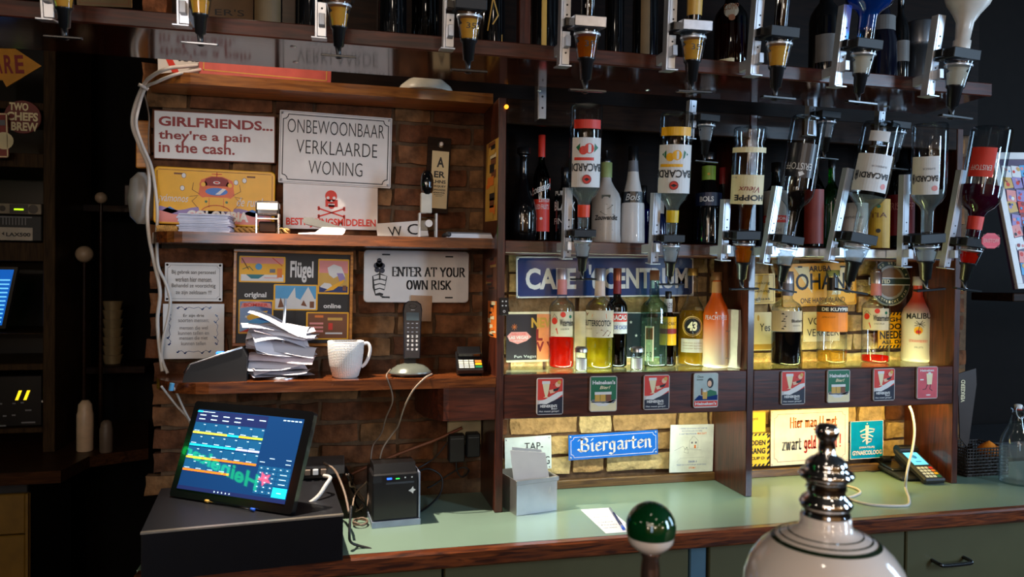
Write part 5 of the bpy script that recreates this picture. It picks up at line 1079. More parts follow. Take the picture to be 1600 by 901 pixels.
# ------------------------------------------------------------------ bottles and tins standing on the dispenser shelf
G3 = 'dark bottles standing on the overhead dispenser shelf'
zt = 2.0665
def onds(x, wpx, H, style, glass, lb, Y=1.72, **k):
    p = P(x, 60, Y); M_ = T(p.x, Y, zt); B('shelf_bottle', lb, M_, H, wpx * mpp(p) / 2, style, glass, group=G3, **k)
onds(418, 44, .30, 'round', BLACKG, 'dark bottle on the overhead shelf, leftmost', labels=[(pm('label_old', (110, 90, 60), .6), .1, .5, 120, None)])
onds(482, 42, .30, 'round', BLACKG, 'dark bottle on the overhead shelf, left of the third upper dispenser')
onds(612, 46, .30, 'round', BLACKG, 'dark bottle on the overhead shelf between the third and fourth upper dispensers')
onds(664, 44, .30, 'round', BROWNG, 'brown bottle on the overhead shelf left of the fourth upper dispenser', liq=LQ['dark'], fill=(.02, .6))
onds(770, 38, .30, 'round', BLACKG, 'black bottle with a cream slanted label right of the fourth upper dispenser', labels=[(None, .04, .5, 120, lambda d: (d.poly(GOLD, [(.0, .0), (.9, .12), (.9, .3), (0, .16)], 1), d.line(GOLD, [(.3, .35), (.5, .9), (.7, .6), (.5, .45)], .003, 1)) and None)])
onds(850, 44, .30, 'round', BLACKG, 'black bottle with a tan label strip on the overhead shelf', labels=[(GOLD, .05, .6, 20, None)])
onds(960, 30, .30, 'round', BLACKG, 'slim black bottle right of the fifth upper dispenser')
onds(1008, 40, .30, 'round', BLACKG, 'black bottle with a brown strip left of the sixth upper dispenser', labels=[(pm('label_tan', (110, 84, 50), .6), .02, .7, 40, None)])
onds(1142, 52, .26, 'round', BROWNG, 'brown bottle with ribbon label COMP and small white tag, overhead shelf', liq=LQ['amber'], fill=(.02, .5), labels=[(None, .05, .8, 120, lambda d: (d.disc(pm('label_stone', (150, 140, 120), .6), .5, .75, .018, 1), d.disc(BROWN, .52, .66, .008, 2), d.text(BROWN, 'COMP', .3, .76, .7, .84, 2), d.rect(CREAM, .1, .05, .6, .14, 2)) and None)])
onds(1290, 50, .30, 'round', BLACKG, 'dark bottle with grey square label right of the seventh upper dispenser', labels=[(pm('label_slate', (100, 96, 92), .5), .18, .42, 70, None)])
onds(1375, 52, .32, 'cone', pm('navy_black_glass', (10, 12, 26), .1, coat=.6), 'navy black bottle with grey shoulder label behind the blue dispenser', labels=[(pm('label_slate', (100, 96, 92), .5), .48, .60, 160, None)])
onds(1407, 26, .28, 'round', BLACKG, 'narrow dark bottle with two grey labels on the overhead shelf', labels=[(pm('label_slate', (100, 96, 92), .5), .28, .48, 150, None), (pm('label_slate', (100, 96, 92), .5), .0, .13, 150, None)])
p = P(1437, 60, 1.72)
o = thing('metal_tube', 'tall polished metal gift tube standing on the right of the overhead shelf', 'tube', (p.x, 1.72, zt))
Rt = 21 * mpp(p); Mt = T(p.x, 1.72, zt)
MB().lathe([(0, Rt), (.12, Rt), (.1205, Rt * .97), (.132, Rt * .97)], Mt, 32).build('body', STEEL, o); MB().lathe([(.1325, Rt), (.19, Rt), (.193, Rt * .95), (.193, 0)], Mt, 32).build('lid', STEEL, o)
c = P(820, 40, 1.70)
o = MB().bbox(c.x - .016, c.x + .012, 1.69, 1.72, 2.066, 3.1, .002).build('post', MAHOZ); tag(o, 'reddish brown wooden post rising from the overhead shelf', 'post')
# signs up behind the overhead shelf
r, d, M = sign('round_advert', 'worn cream sign with a red arc high above the overhead shelf, upper left', 'sign', [P(322, -70, 1.86), P(404, -66, 1.86), P(406, 34, 1.86), P(322, 28, 1.86)], pm('old_cream', (120, 92, 62), .6), r=.002)
d.ring(DRED, .3, .2, .10, .13, 1, a0=20, a1=160); d.text(BLACK, "ER'S", .15, .06, .7, .16, 2); d.done()
r, d, M = sign('gilt_advert', 'dark gilt strip of a sign high at the upper left behind the overhead shelf', 'sign', [P(118, -40, 1.86), P(205, -36, 1.86), P(205, 12, 1.86), P(120, 8, 1.86)], pm('old_gilt', (110, 84, 44), .5), r=.002)
d.frame(BROWN, .006, .002, 0); d.done()
# ================================================================== THINGS ON THE SHELVES OF THE TILL BAY
ZM = 1.6603
# paper stack on the middle shelf
a = P(281, 362, 2.03); b = P(360, 362, 2.03)
o = thing('paper_stack', 'neat stack of white slips on the middle shelf below the yellow plate', 'paper', ((a.x + b.x) / 2, 2.05, ZM))
rd = random.Random(5)
for k in range(11):
    dx, dy = rd.uniform(-.004, .003), rd.uniform(-.003, .003)
    MB().box(a.x + dx, b.x + dx, 2.008 + dy, 2.12 + dy, ZM + k * .0042, ZM + k * .0042 + .0036).build('sheet', pm('slip_white', (206, 208, 226), .8), o)
# straw wreath strips
straw = pm('braided_straw', (206, 164, 96), .8, var=.35, scale=80, bump=.8)
for x0, x1, lb in ((246, 278, 'braided straw strip at the left end of the middle shelf'), (366, 452, 'braided straw strip behind the date stamp')):
    p0, p1 = P(x0, 358, 2.10), P(x1, 358, 2.10); m = MB(); n = 24
    for ph in (0, 2.1, 4.2): m.tube([Vector((p0.x + (p1.x - p0.x) * i / n, 2.10 + .006 * math.cos(i * .9 + ph), ZM + .011 + .006 * math.sin(i * .9 + ph))) for i in range(n + 1)], .004, 6, sub=2)
    tag(m.build('straw_braid', straw), lb, 'braid')
# date stamp
def stampbox(x0, x1, yt, lb):
    p0, p1 = P(x0, 362, 2.05), P(x1, 362, 2.05); t = P(x0, yt, 2.05); H = t.z - ZM; xa, xb = p0.x, p1.x
    o = thing('self_inking_stamp', lb, 'stamp', ((xa + xb) / 2, 2.05, ZM))
    for x in (xa, xb - .005): MB().bbox(x, x + .005, 2.035, 2.065, ZM, ZM + H * .8, .001).build('frame_leg', CHROME, o)
    MB().bbox(xa, xb, 2.030, 2.070, ZM + H * .55, ZM + H, .006).build('housing', pm('smoke_plastic', (70, 66, 66), .12, .4, coat=.8), o)
    MB().bbox(xa + .004, xb - .004, 2.028, 2.031, ZM + H * .72, ZM + H * .93, .001).build('window', pm('window_white', (230, 224, 200), .3), o)
    MB().bbox(xa + .008, xb - .008, 2.036, 2.064, ZM + .004, ZM + H * .38, .003).build('pad', DARKW, o)
    MB().bbox(xa, xb, 2.032, 2.068, ZM + H * .44, ZM + H * .49, .001).build('crossbar', CHROME, o)
stampbox(400, 437, 314, 'chrome framed self inking stamp beside the slip stack')
# stapler
p0, p1 = P(466, 367, 2.03), P(541, 367, 2.03)
o = thing('stapler', 'open white and grey stapler in front of the skull sign', 'stapler', ((p0.x + p1.x) / 2, 2.04, ZM))
L = p1.x - p0.x
MB().prism([(0, 0), (L * .9, 0), (L * .96, .006), (L * .99, .016), (L * .93, .020), (L * .5, .021), (L * .35, .007), (0, .004)], -.014, .014, T(p0.x, 2.04, ZM) @ RX(90)).build('base', WHITE, o)
MB().prism([(L * .08, .036), (L * .12, .046), (L * .3, .045), (L * .7, .030), (L * .98, .018), (L * .93, .012), (L * .6, .016), (L * .15, .028)], -.012, .012, T(p0.x, 2.04, ZM) @ RX(90)).build('lever', pm('stapler_grey', (84, 84, 80), .3), o)
# hand stamp with tall handle
pc = P(668, 371, 2.03); t = P(664, 266, 2.03); H = t.z - ZM
o = thing('numbering_stamp', 'upright clear and black hand stamp in front of the eye chart', 'stamp', (pc.x, 2.03, ZM))
xw = 13 * mpp(pc)
for s in (-1, 1): MB().bbox(pc.x + s * xw - .003, pc.x + s * xw + .003, 2.018, 2.042, ZM, ZM + H * .36, .001).build('leg', ALU, o)
MB().bbox(pc.x - xw, pc.x + xw, 2.022, 2.040, ZM + H * .10, ZM + H * .30, .002).build('wheel_housing', glassy('acrylic', (210, 208, 200), (130, 126, 120)), o)
MB().lathe([(.0, .010), (.02, .010)], T(pc.x, 2.02, ZM + H * .2) @ RX(90), 16).build('number_wheel', ALU, o)
MB().bbox(pc.x - xw * .9, pc.x + xw * .45, 2.020, 2.040, ZM + H * .36, ZM + H * .66, .002).build('stem', pm('pale_acrylic', (206, 200, 186), .2, coat=.5), o)
MB().lathe([(H * .64, .011), (H * .70, .017), (H * .80, .018), (H * .92, .016), (H * .99, .010), (H, 0)], T(pc.x - .003, 2.03, ZM), 20).build('grip', BLACKG, o)
# booklet
p0, p1 = P(697, 371, 2.03), P(768, 371, 2.03)
o = thing('booklet', 'thin stapled booklet lying at the right end of the middle shelf', 'booklet', ((p0.x + p1.x) / 2, 2.06, ZM))
for k in range(4): MB().box(p0.x + k * .002, p1.x - k * .0015, 2.012 + k * .001, 2.09, ZM + k * .004, ZM + k * .004 + .0034).build('leaf', PAPER if k < 3 else GREY, o)
MB().tube([(p0.x + .004, 2.012, ZM + .009), (p0.x + .004, 2.09, ZM + .009)], .008, 10, False).build('spine', pm('spine_grey', (60, 58, 60), .5), o)
# ---- lower shelf
ZL = ZSC + .0004
# wedge shaped holder / terminal dock
p0, p1 = P(285, 592, 1.985), P(385, 592, 1.985); t = P(378, 543, 1.985)
H = t.z - ZL; L = p1.x - p0.x
o = thing('till_dock', 'black wedge shaped device with a silver edge left of the paper pile', 'device', ((p0.x + p1.x) / 2, 2.03, ZL))
MB().prism([(0, 0), (L, 0), (L, H * .72), (L * .93, H), (L * .12, H * .52), (.004, H * .26)], -.07, 0, T(p0.x, 1.985, ZL) @ RX(90)).build('body', MPLAS, o)
MB().tube([(p0.x + .004, 1.986, ZL + H * .27), (p0.x + L * .12, 1.985, ZL + H * .54), (p0.x + L * .93, 1.985, ZL + H * 1.01)], .0032, 6, False).build('silver_edge', STEEL, o)
MB().bbox(p0.x + L * .5, p0.x + L * .62, 2.0, 2.02, ZL + H * .80, ZL + H * .86, .001).build('blue_light', pm('blue_led', (40, 120, 255), .3, emis=2.5), o)
# spiked paper pile
pc = P(438, 592, 2.05)
cx, cy = pc.x, 2.045
o = thing('receipt_spike', 'tall messy pile of white receipts on a spike', 'paper pile', (cx, cy, ZL))
MB().lathe([(0, .045), (.004, .045), (.006, .04), (.006, 0)], T(cx, cy, ZL), 24).build('base', STEEL, o)
spx = P(446, 466, 2.045)
MB().tube([(cx + .002, cy, ZL + .003), (spx.x, cy, spx.z)], .0038, 8, False).build('spike', pm('spike_plastic', (190, 200, 214), .25, coat=.4), o)
rd = random.Random(11); Htop = P(438, 498, 2.045).z - ZL
shp = [pm('receipt_white', (226, 224, 232), .7, var=.03), pm('receipt_pink', (222, 206, 212), .7, var=.03), pm('receipt_grey', (196, 196, 206), .7, var=.03)]
NS = 15
for k in range(NS):
    f = k / (NS - 1); z = ZL + .008 + f * (Htop - .012); wx = rd.uniform(.066, .094); wy = rd.uniform(.036, .050); an = rd.uniform(-.35, .35); am = rd.uniform(.005, .011) * (.35 + f); ph = rd.uniform(0, 6); ox = rd.uniform(-.012, .012); tilt = rd.uniform(-.22, .22) * (.2 + f)
    if k == NS - 1: wx, wy, an, am, tilt = .084, .050, -.12, .016, -.22
    if k == NS - 2: wx, an, tilt = .092, .2, .06
    def fn(u, v, z=z, wx=wx, wy=wy, an=an, am=am, ph=ph, ox=ox, tilt=tilt):
        x, y = (u - .5) * 2 * wx + ox, (v - .5) * 2 * wy
        zz = z + am * math.sin(u * 4 + ph) + am * .7 * math.sin(v * 3 + ph * 2) + tilt * x + abs(u - .5) ** 3 * .05 * math.sin(ph)
        zz -= max(0, .55 - v) ** 1.3 * (.045 + .02 * math.sin(ph * 3)) * (.3 + f)
        return Vector((cx + x * math.cos(an) - y * math.sin(an), cy + .0 + (x * math.sin(an) + y * math.cos(an)) * .8, max(zz, ZL + .0075)))
    sh = MB().grid(fn, 8, 5).build('receipt', shp[rd.randrange(3)], o)
    if k == NS - 1:
        dd = Dec(lambda u, v, oo, fn=fn: fn(u, v) + Vector((0, -.0002, oo)), 2 * wx, 2 * wy, sh, .0006)
        for i in range(6): dd.text(GREY, rd.choice(['2x bier 5,60', '1x cola 2,80', 'tosti ham 4,50', 'totaal 12,90']), .15, .75 - i * .12, .8, .80 - i * .12, 2)
        dd.done()
# white mug
pc = P(540, 587, 2.02); pc.z = ZL; s_ = mpp(pc); R_ = 28 * s_; H = 57 * s_
o = thing('mug', 'white mug with a basket weave relief on the lower till shelf', 'mug', (pc.x, 2.025, ZL))
Mm = T(pc.x, 2.025, ZL)
mugm = WHITE.copy(); mugm.name = 'mug_porcelain'; nt = mugm.node_tree; b_ = nt.nodes['Principled BSDF']
tc = nt.nodes.new('ShaderNodeTexCoord'); sp = nt.nodes.new('ShaderNodeSeparateXYZ'); at = nt.nodes.new('ShaderNodeMath'); at.operation = 'ARCTAN2'; nt.links.new(tc.outputs['Object'], sp.inputs[0]); nt.links.new(sp.outputs[0], at.inputs[0]); nt.links.new(sp.outputs[1], at.inputs[1])
def mth(op, a, b=None):
    n = nt.nodes.new('ShaderNodeMath'); n.operation = op
    for i, x in enumerate((a, b)):
        if x is None: continue
        if isinstance(x, (int, float)): n.inputs[i].default_value = x
        else: nt.links.new(x, n.inputs[i])
    return n.outputs[0]
A_ = mth('MULTIPLY', at.outputs[0], 22); Z_ = mth('MULTIPLY', sp.outputs[2], 760)
hgt = mth('MULTIPLY', mth('SINE', mth('ADD', A_, Z_)), mth('SINE', mth('SUBTRACT', A_, Z_)))
bp = nt.nodes.new('ShaderNodeBump'); bp.inputs['Strength'].default_value = .45; bp.inputs['Distance'].default_value = .001; nt.links.new(hgt, bp.inputs['Height']); nt.links.new(bp.outputs[0], b_.inputs['Normal'])
MB().lathe([(0, R_ * .62), (.004, R_ * .72), (H * .35, R_ * .90), (H * .7, R_ * .98), (H * .985, R_), (H, R_ * .985), (H * .985, R_ * .95), (H * .4, R_ * .85), (.006, R_ * .62), (.006, 0)], Mm, 40).build('cup', mugm, o)
MB().tube([Mm @ Vector((R_ * .90, -.004, H * .90)), Mm @ Vector((R_ * 1.18, -.007, H * .94)), Mm @ Vector((R_ * 1.33, -.008, H * .80)), Mm @ Vector((R_ * 1.27, -.007, H * .58)), Mm @ Vector((R_ * 1.08, -.005, H * .38)), Mm @ Vector((R_ * .86, -.003, H * .28))], .0045, 10).build('handle', WHITE, o)
# cordless phone
pc = P(643, 585, 2.0); pc.z = ZL; s_ = mpp(pc)
o = thing('phone_charger', 'oval black charging base with grey rim under the cordless phone', 'phone base', (pc.x, 2.03, ZL))
Mb_ = T(pc.x, 2.035, ZL); Rb = 33 * s_
MB().lathe([(0, Rb * .88), (.006, Rb * .97), (.012, Rb * .99)], Mb_, 36, ex=1, ey=.85).build('base_body', BPLAS, o)
MB().lathe([(.0122, Rb * .98), (.020, Rb * .86), (.029, Rb * .62), (.033, Rb * .3), (.033, 0)], Mb_, 36, ex=1, ey=.85).build('grey_cover', pm('phone_cover', (104, 108, 98), .25, .3), o)
MB().lathe([(.0075, Rb * 1.01), (.010, Rb * 1.02), (.0125, Rb * 1.0)], Mb_, 36, ex=1, ey=.85, close=True).build('grey_rim', pm('phone_grey', (120, 124, 116), .3, .4), o)
MB().prism([(-.016, 0), (.016, 0), (.016, .006), (-.016, .006)], -.02, .02, Mb_ @ T(0, .01, .036)).build('cradle', BPLAS, o)
hb = P(644, 560, 2.03); ht = P(645, 470, 2.05)
o2 = thing('cordless_phone', 'black cordless phone with number keys standing upright in its base', 'phone', hb)
ax = (ht - hb); Hh = ax.length; ax.normalize(); rt = Vector((1, .0, 0)); rt = (rt - ax * rt.dot(ax)).normalized(); nn = rt.cross(ax)   # towards viewer (-Y)
wH = 27.5 * mpp(hb)
Mh = Matrix(((rt.x, ax.x, nn.x, hb.x), (rt.y, ax.y, nn.y, hb.y), (rt.z, ax.z, nn.z, hb.z), (0, 0, 0, 1)))
outl = [(-wH * .46, 0), (wH * .46, 0), (wH * .5, Hh * .6), (wH * .55, Hh * .85), (wH * .48, Hh * .95), (wH * .25, Hh), (-wH * .25, Hh), (-wH * .48, Hh * .95), (-wH * .55, Hh * .85), (-wH * .5, Hh * .6)]
m = MB(); m.prism(outl, -.022, -.003, Mh); n = len(outl)
m.add([(x, y, -.003) for x, y in outl] + [(x * .9, Hh / 2 + (y - Hh / 2) * .97, 0) for x, y in outl], [(i, (i + 1) % n, n + (i + 1) % n, n + i) for i in range(n)] + [tuple(range(n, 2 * n))], Mh)
m.build('handset', pm('phone_black', (24, 26, 34), .25, coat=.3), o2)
dd = Dec(planar(Mh @ Vector((-wH / 2, 0, 0)), rt, ax, nn, wH, Hh), wH, Hh, o2, .0005)
dd.rect(pm('lcd_grey', (66, 84, 92), .2), .14, .66, .86, .80, 1, 'screen'); dd.text(WHITE, 'doro', .4, .835, .62, .86, 1); dd.line(BPLAS, arc(.5, .91, .2, .04, 0, 360, 16), .002, 1)
for j in range(8):
    for i in range(3):
        u, v = .25 + i * .25, .60 - j * .075
        if j < 3: dd.disc(pm('key_grey', (120, 124, 134), .4), u, v + .01, .0032, 1, 'key', ry=.0014); continue
        q = '123456789*0#'[(j - 3) * 3 + i] if j < 7 else None
        if q: dd.rect(pm('key_dark', (40, 42, 52), .4), u - .10, v - .015, u + .10, v + .035, 1, 'key'); dd.text(WHITE, q, u - .055, v - .012, u + .05, v + .030, 2, bold=.03)
dd.done()
# pin pad on lower shelf
p0, p1 = P(714, 585, 2.0), P(755, 585, 2.0); t = P(714, 545, 2.04)
W_ = p1.x - p0.x
o = thing('pin_pad', 'small black pin pad with coloured keys at the right end of the lower till shelf', 'card terminal', ((p0.x + p1.x) / 2, 2.03, ZL))
Mp = T(p0.x, 2.0, ZL + .004) @ RZ(-4) @ RX(32)
MB().bbox(0, W_, 0, .085, 0, .018, .003, Mp).build('body', BPLAS, o)
MB().bbox(.002, W_ - .002, .012, .075, -.022, .0, .002, Mp).build('stand', BPLAS, o)
MB().bbox(.004, W_ - .004, .050, .084, .0175, .034, .002, Mp).build('hood', BPLAS, o)
m3 = Mp.to_3x3(); dd = Dec(planar(Mp @ Vector((0, 0, .0181)), m3 @ Vector((1, 0, 0)), m3 @ Vector((0, 1, 0)), m3 @ Vector((0, 0, 1)), W_, .05), W_, .05, o, .0006)
KL = pm('key_white', (200, 204, 190), .4)
for j in range(4):
    for i in range(3): dd.rect(KL, .08 + i * .20, .12 + j * .19, .25 + i * .20, .26 + j * .19, 1, 'key')
for j, m_ in enumerate((GREEN, YEL, ORANGE)): dd.rect(m_, .70, .14 + j * .24, .95, .32 + j * .24, 1, 'key')
dd.done()
# wall sockets and adapters
so = thing('wall_socket', 'cream wall socket block under the rounded box in the till bay', 'socket', P(735, 690, 2.16))
a, b = P(698, 694, 2.166), P(751, 655, 2.166)
MB().bbox(a.x, b.x, 2.150, 2.1655, a.z, b.z, .003).build('socket_plate', pm('socket_cream', (190, 170, 130), .4), so)
for (x0, y0, x1, y1, lb) in ((701, 722, 726, 678, 'black power adapter, left one plugged in under the rounded box'), (729, 714, 750, 676, 'black power adapter, right one plugged in under the rounded box')):
    a, b = P(x0, y0, 2.12), P(x1, y1, 2.12)
    o = thing('power_adapter', lb, 'adapter', ((a.x + b.x) / 2, 2.13, a.z))
    MB().bbox(a.x, b.x, 2.112, 2.148, a.z, b.z, .003).build('body', MPLAS, o); MB().bbox(a.x + .004, b.x - .004, 2.1105, 2.112, b.z - .012, b.z - .010, .0004).build('ridge', GREY, o)
# ================================================================== CABLES
def cable(label, pts, r, m, name='cable', n=8, g=None):
    o = MB().tube([p if isinstance(p, Vector) else P(*p) for p in pts], r, n, True, 6).build(name, m); tag(o, label, 'cable', g); return o
WC = pm('cable_white', (206, 198, 190), .4, var=.05); TC_ = pm('cable_taupe', (120, 100, 84), .5); BC = pm('cable_black', (22, 20, 20), .45); OC = pm('cable_copper', (122, 66, 38), .5)
Yc_ = 2.145
cable('thick white cable, left strand looping down beside the left signs', [(316, 101, 2.118), (296, 103, 2.09), (262, 107, 2.03), (236, 120, 2.05), (224, 134, 2.08), (211, 165, 2.10), (207, 195, 2.10), (217, 225, 2.12), (231, 258, Yc_), (233, 290, Yc_), (230, 330, Yc_), (233, 370, Yc_), (241, 410, Yc_), (250, 455, Yc_), (246, 500, Yc_), (250, 550, Yc_), (254, 580, 2.14)], .0050, WC)
cable('thick white cable, right strand looping down beside the left signs', [(316, 108, 2.112), (300, 111, 2.07), (272, 117, 2.03), (245, 128, 2.04), (227, 138, 2.07), (216, 170, 2.09), (213, 196, 2.09), (222, 225, 2.11), (236, 258, Yc_ - .01), (242, 290, Yc_), (246, 330, Yc_), (245, 370, Yc_), (247, 415, Yc_ - .01), (258, 440, Yc_ - .01), (266, 468, Yc_ - .01), (262, 500, Yc_ - .01), (255, 530, Yc_ - .01), (253, 560, Yc_), (262, 583, 2.12)], .0042, WC)
o = MB().lathe([(-.004, .012), (-.004, .013), (.004, .013), (.004, .012)], T(*P(224, 136, 2.072)) @ RY(25), 14).build('cable_tie', WC); tag(o, 'white cable tie bundling the two white cables at the top left', 'cable tie')
cable('thin brown cable behind the white cables at the left edge of the signs', [(225, 145, 2.16), (230, 165, 2.16), (233, 185, 2.15), (232, 215, 2.15), (233, 240, 2.15)], .0022, TC_)
cable('grey white cable running down to the touch screen, left', [(252, 603, 2.0), (262, 616, 2.02), (278, 636, 2.04), (293, 652, 2.05), (300, 668, 2.06)], .0030, WC)
cable('second grey white cable running down to the touch screen', [(266, 600, 1.99), (274, 610, 2.0), (284, 632, 2.03), (293, 650, 2.04), (306, 672, 2.06)], .0030, WC)
o = MB().lathe([(-.009, .006), (.009, .006)], T(*P(268, 604, 1.955)) @ RY(10), 12).build('cable_clip', SKYB); tag(o, 'blue cable clip on the left end of the lower till shelf', 'clip')
cable('beige phone cable hanging from the lower shelf, left strand', [(610, 577, 2.0), (604, 586, 1.957), (607, 597, 1.953), (612, 612, 1.96), (613, 628, 1.97), (603, 652, 2.0), (596, 676, 2.03), (583, 695, 2.05), (579, 720, 2.04), (578, 745, 2.02), (574, 790, 1.97)], .0021, TC_)
cable('beige phone cable hanging from the lower shelf, right strand', [(675, 584, 1.98), (664, 590, 1.955), (648, 606, 1.953), (638, 622, 1.96), (630, 640, 1.98), (622, 665, 2.02), (614, 676, 2.04), (598, 700, 2.05), (590, 728, 2.05), (575, 750, 2.04), (556, 770, 2.0), (551, 790, 1.96)], .0023, pm('cable_beige', (156, 136, 116), .5))
cable('copper coloured cable slanting up the brick wall to the socket', [(546, 742, 2.14), (590, 722, 2.145), (640, 702, 2.145), (680, 687, 2.14), (722, 668, 2.135)], .0045, OC)
cable('thin black cable from the adapter up the brick wall', [(715, 676, 2.14), (700, 690, 2.15), (680, 714, 2.15), (655, 730, 2.13), (640, 736, 2.10)], .0020, BC)
cable('black cable hanging in a loop from the left power adapter', [(713, 722, 2.12), (714, 735, 2.12), (722, 745, 2.12), (733, 735, 2.13), (722, 730, 2.14), (700, 742, 2.13), (680, 756, 2.12), (668, 762, 2.10)], .0024, BC)
cable('black cable curling behind the receipt printer', [(648, 738, 2.07), (670, 732, 2.10), (690, 745, 2.11), (688, 770, 2.09), (670, 790, 2.05), (655, 800, 2.0)], .0026, BC)
cable('black mains cable looping over the counter edge right of the cash drawer', [(549, 790, 1.80), (546, 830, 1.76), (548, 846, 1.765), (560, 852, 1.77), (580, 858, 1.765), (586, 872, 1.745), (572, 882, 1.735), (552, 884, 1.732), (538, 874, 1.74)], .0032, BC)
for i in range(4):
    rd = random.Random(i + 30)
    pts = [Vector(PZ(545 + rd.uniform(-4, 4), 745, 1.03)) + Vector((0, .02, 0))]
    q0 = PZ(552, 800, ZC + .01)
    for k in range(7):
        f = k / 6; pts.append(Vector((q0.x - .02 + .05 * f * rd.uniform(.5, 1.2), q0.y + .01 - .03 * math.sin(f * 6 + i), 1.03 - .11 * f + .008 * rd.uniform(-1, 1) + .004)))
    cable('tangled cable beside the cash drawer, %s' % ('lightest strand', 'dark inner strand', 'grey strand', 'dark outer strand')[i], pts, .0027, (pm('cable_beige', (156, 136, 116), .5), BC, TC_, BC)[i])
ring = PZ(563, 817, ZC + .006)
cable('small coil of taupe cable on the counter between drawer and printer', [ring + Vector((.018 * math.cos(t * .7), .022 * math.sin(t * .7), .001 * (t % 7) + .001)) for t in range(22)], .0024, TC_)
cable('thick white plug cable bending behind the touch screen', [(459, 795, 1.80), (478, 789, 1.80), (497, 775, 1.81), (510, 756, 1.83), (516, 746, 1.85), (506, 743, 1.87)], .0048, WC)
cable('grey cable arching from the screen over the drawer', [(505, 722, 2.0), (522, 733, 1.97), (532, 752, 1.92), (540, 775, 1.88), (545, 800, 1.83)], .0032, TC_)
# white cable right bay
z_ = ZC + .003
cable('white cable dropping from the right lit shelf and lying on the counter', [P(1421, 634, 2.03), P(1426, 648, 2.02), P(1429, 672, 2.0), P(1426, 700, 1.97), P(1419, 728, 1.93), P(1416, 745, 1.90), PZ(1415, 762, z_ + .01), PZ(1420, 778, z_), PZ(1419, 788, z_), PZ(1405, 790, z_), PZ(1370, 789, z_), PZ(1345, 785, z_), PZ(1325, 778, z_), PZ(1335, 774, z_), PZ(1344, 769, z_), PZ(1338, 763, z_), PZ(1320, 758, z_)], .0040, WC)
# ================================================================== COUNTER: CASH DRAWER, TOUCH SCREEN, PRINTER
def quadbox(mb, fl, fr, br, bl, z0, z1):
    mb.add([(p.x, p.y, z) for z in (z0, z1) for p in (fl, fr, br, bl)], [(3, 2, 1, 0), (4, 5, 6, 7), (0, 1, 5, 4), (1, 2, 6, 5), (2, 3, 7, 6), (3, 0, 4, 7)])
ZT = ZC + .109
fl, fr = PZ(219, 833, ZT), PZ(537, 804, ZT)
ux = (fr - fl).normalized(); uy = Vector((-ux.y, ux.x, 0)); D_ = .34
bl, br = fl + uy * D_, fr + uy * D_
yl = 2.150
if bl.y > yl: D_ -= (bl.y - yl) / uy.y; bl, br = fl + uy * D_, fr + uy * D_
if br.y > yl: D_ -= (br.y - yl) / uy.y; bl, br = fl + uy * D_, fr + uy * D_
o = thing('cash_drawer', 'wide low black cash drawer under the touch screen', 'cash drawer', ((fl.x + br.x) / 2, (fl.y + br.y) / 2, ZC))
m = MB(); quadbox(m, fl + uy * .012, fr + uy * .012, br, bl, ZC + .003, ZT); m.build('case', pm('drawer_black', (24, 24, 28), .42, var=.1, scale=120, spec=.4), o)
m = MB(); quadbox(m, fl + ux * .004, fr - ux * .004, fr + uy * .0115 - ux * .004, fl + uy * .0115 + ux * .004, ZC + .008, ZT - .004); m.build('drawer_front', pm('drawer_front_black', (10, 11, 16), .3), o)
m = MB(); quadbox(m, fl, fr, fr + uy * .012, fl + uy * .012, ZT - .003, ZT + .0006); m.build('steel_lip', pm('lip_steel', (190, 180, 166), .3, .8), o)
# touch screen
BLp, BRp = PZ(264, 774, ZT + .004), PZ(455, 804, ZT + .004)
# solve the tilt so that the top corners land at their photo positions
rtv = (BRp - BLp); Wd = rtv.length; rtv.normalize(); nh = Vector((rtv.y, -rtv.x, 0)).normalized()
best = None
for ti in range(0, 50):
    for hi in range(18, 34):
        th = math.radians(ti); hh = hi * .01; upv = (Vector((0, 0, 1)) * math.cos(th) - nh * math.sin(th))
        e = 0
        for p, (tx, ty) in ((BLp + upv * hh, (308, 622)), (BRp + upv * hh, (490, 645))):
            q = RC.transposed() @ (p - EYE); e += (800 + F * q.x / -q.z - tx) ** 2 + (450.5 - F * q.y / -q.z - ty) ** 2
        if best is None or e < best[0]: best = (e, th, hh)
e, th, hh = best; upv = (Vector((0, 0, 1)) * math.cos(th) - nh * math.sin(th)); nv = rtv.cross(upv)
Ms = Matrix(((rtv.x, upv.x, nv.x, BLp.x), (rtv.y, upv.y, nv.y, BLp.y), (rtv.z, upv.z, nv.z, BLp.z), (0, 0, 0, 1)))
o = thing('touch_screen_till', 'touch screen till with rows of coloured buttons tilted back on the cash drawer', 'till', (BLp + BRp) / 2)
MB().prism(rrect(Wd, hh, .008), -.014, 0, Ms).build('housing', pm('screen_bezel', (16, 16, 18), .12, coat=.6, var=.05), o)
MB().prism([(0, 0), (.10, 0), (.045, .12)], -.05, .05, T(*((BLp + BRp) / 2 - nh * .03)) @ Matrix(((nh.x * -1, 0, rtv.x, 0), (nh.y * -1, 0, rtv.y, 0), (0, 1, 0, -.003), (0, 0, 0, 1)))).build('stand', MPLAS, o)
sm = lambda n, c, e: pm('screen_' + n, c, .02, var=.0, emis=e * 1.25, coat=.0)
sw, sh_ = Wd * .885, hh * .83; O = Ms @ Vector((Wd * .05, hh * .085, .0005))
dd = Dec(planar(O, rtv, upv, nv, sw, sh_), sw, sh_, o, .0004)
SB = sm('blue', (18, 52, 96), .9); SB2 = sm('tile', (22, 76, 116), 1.0); SD = sm('navy', (30, 40, 84), .8); SW = sm('white', (190, 230, 250), 1.0); SC = sm('cyan', (30, 200, 225), 1.0); SY = sm('yellow', (236, 214, 70), 1.0); SO = sm('orange', (250, 120, 30), 1.0); SLg = sm('lime', (170, 220, 60), 1.0); SLi = sm('lilac', (170, 180, 236), 1.0)
SA = sm('amber', (250, 180, 40), 1.0)
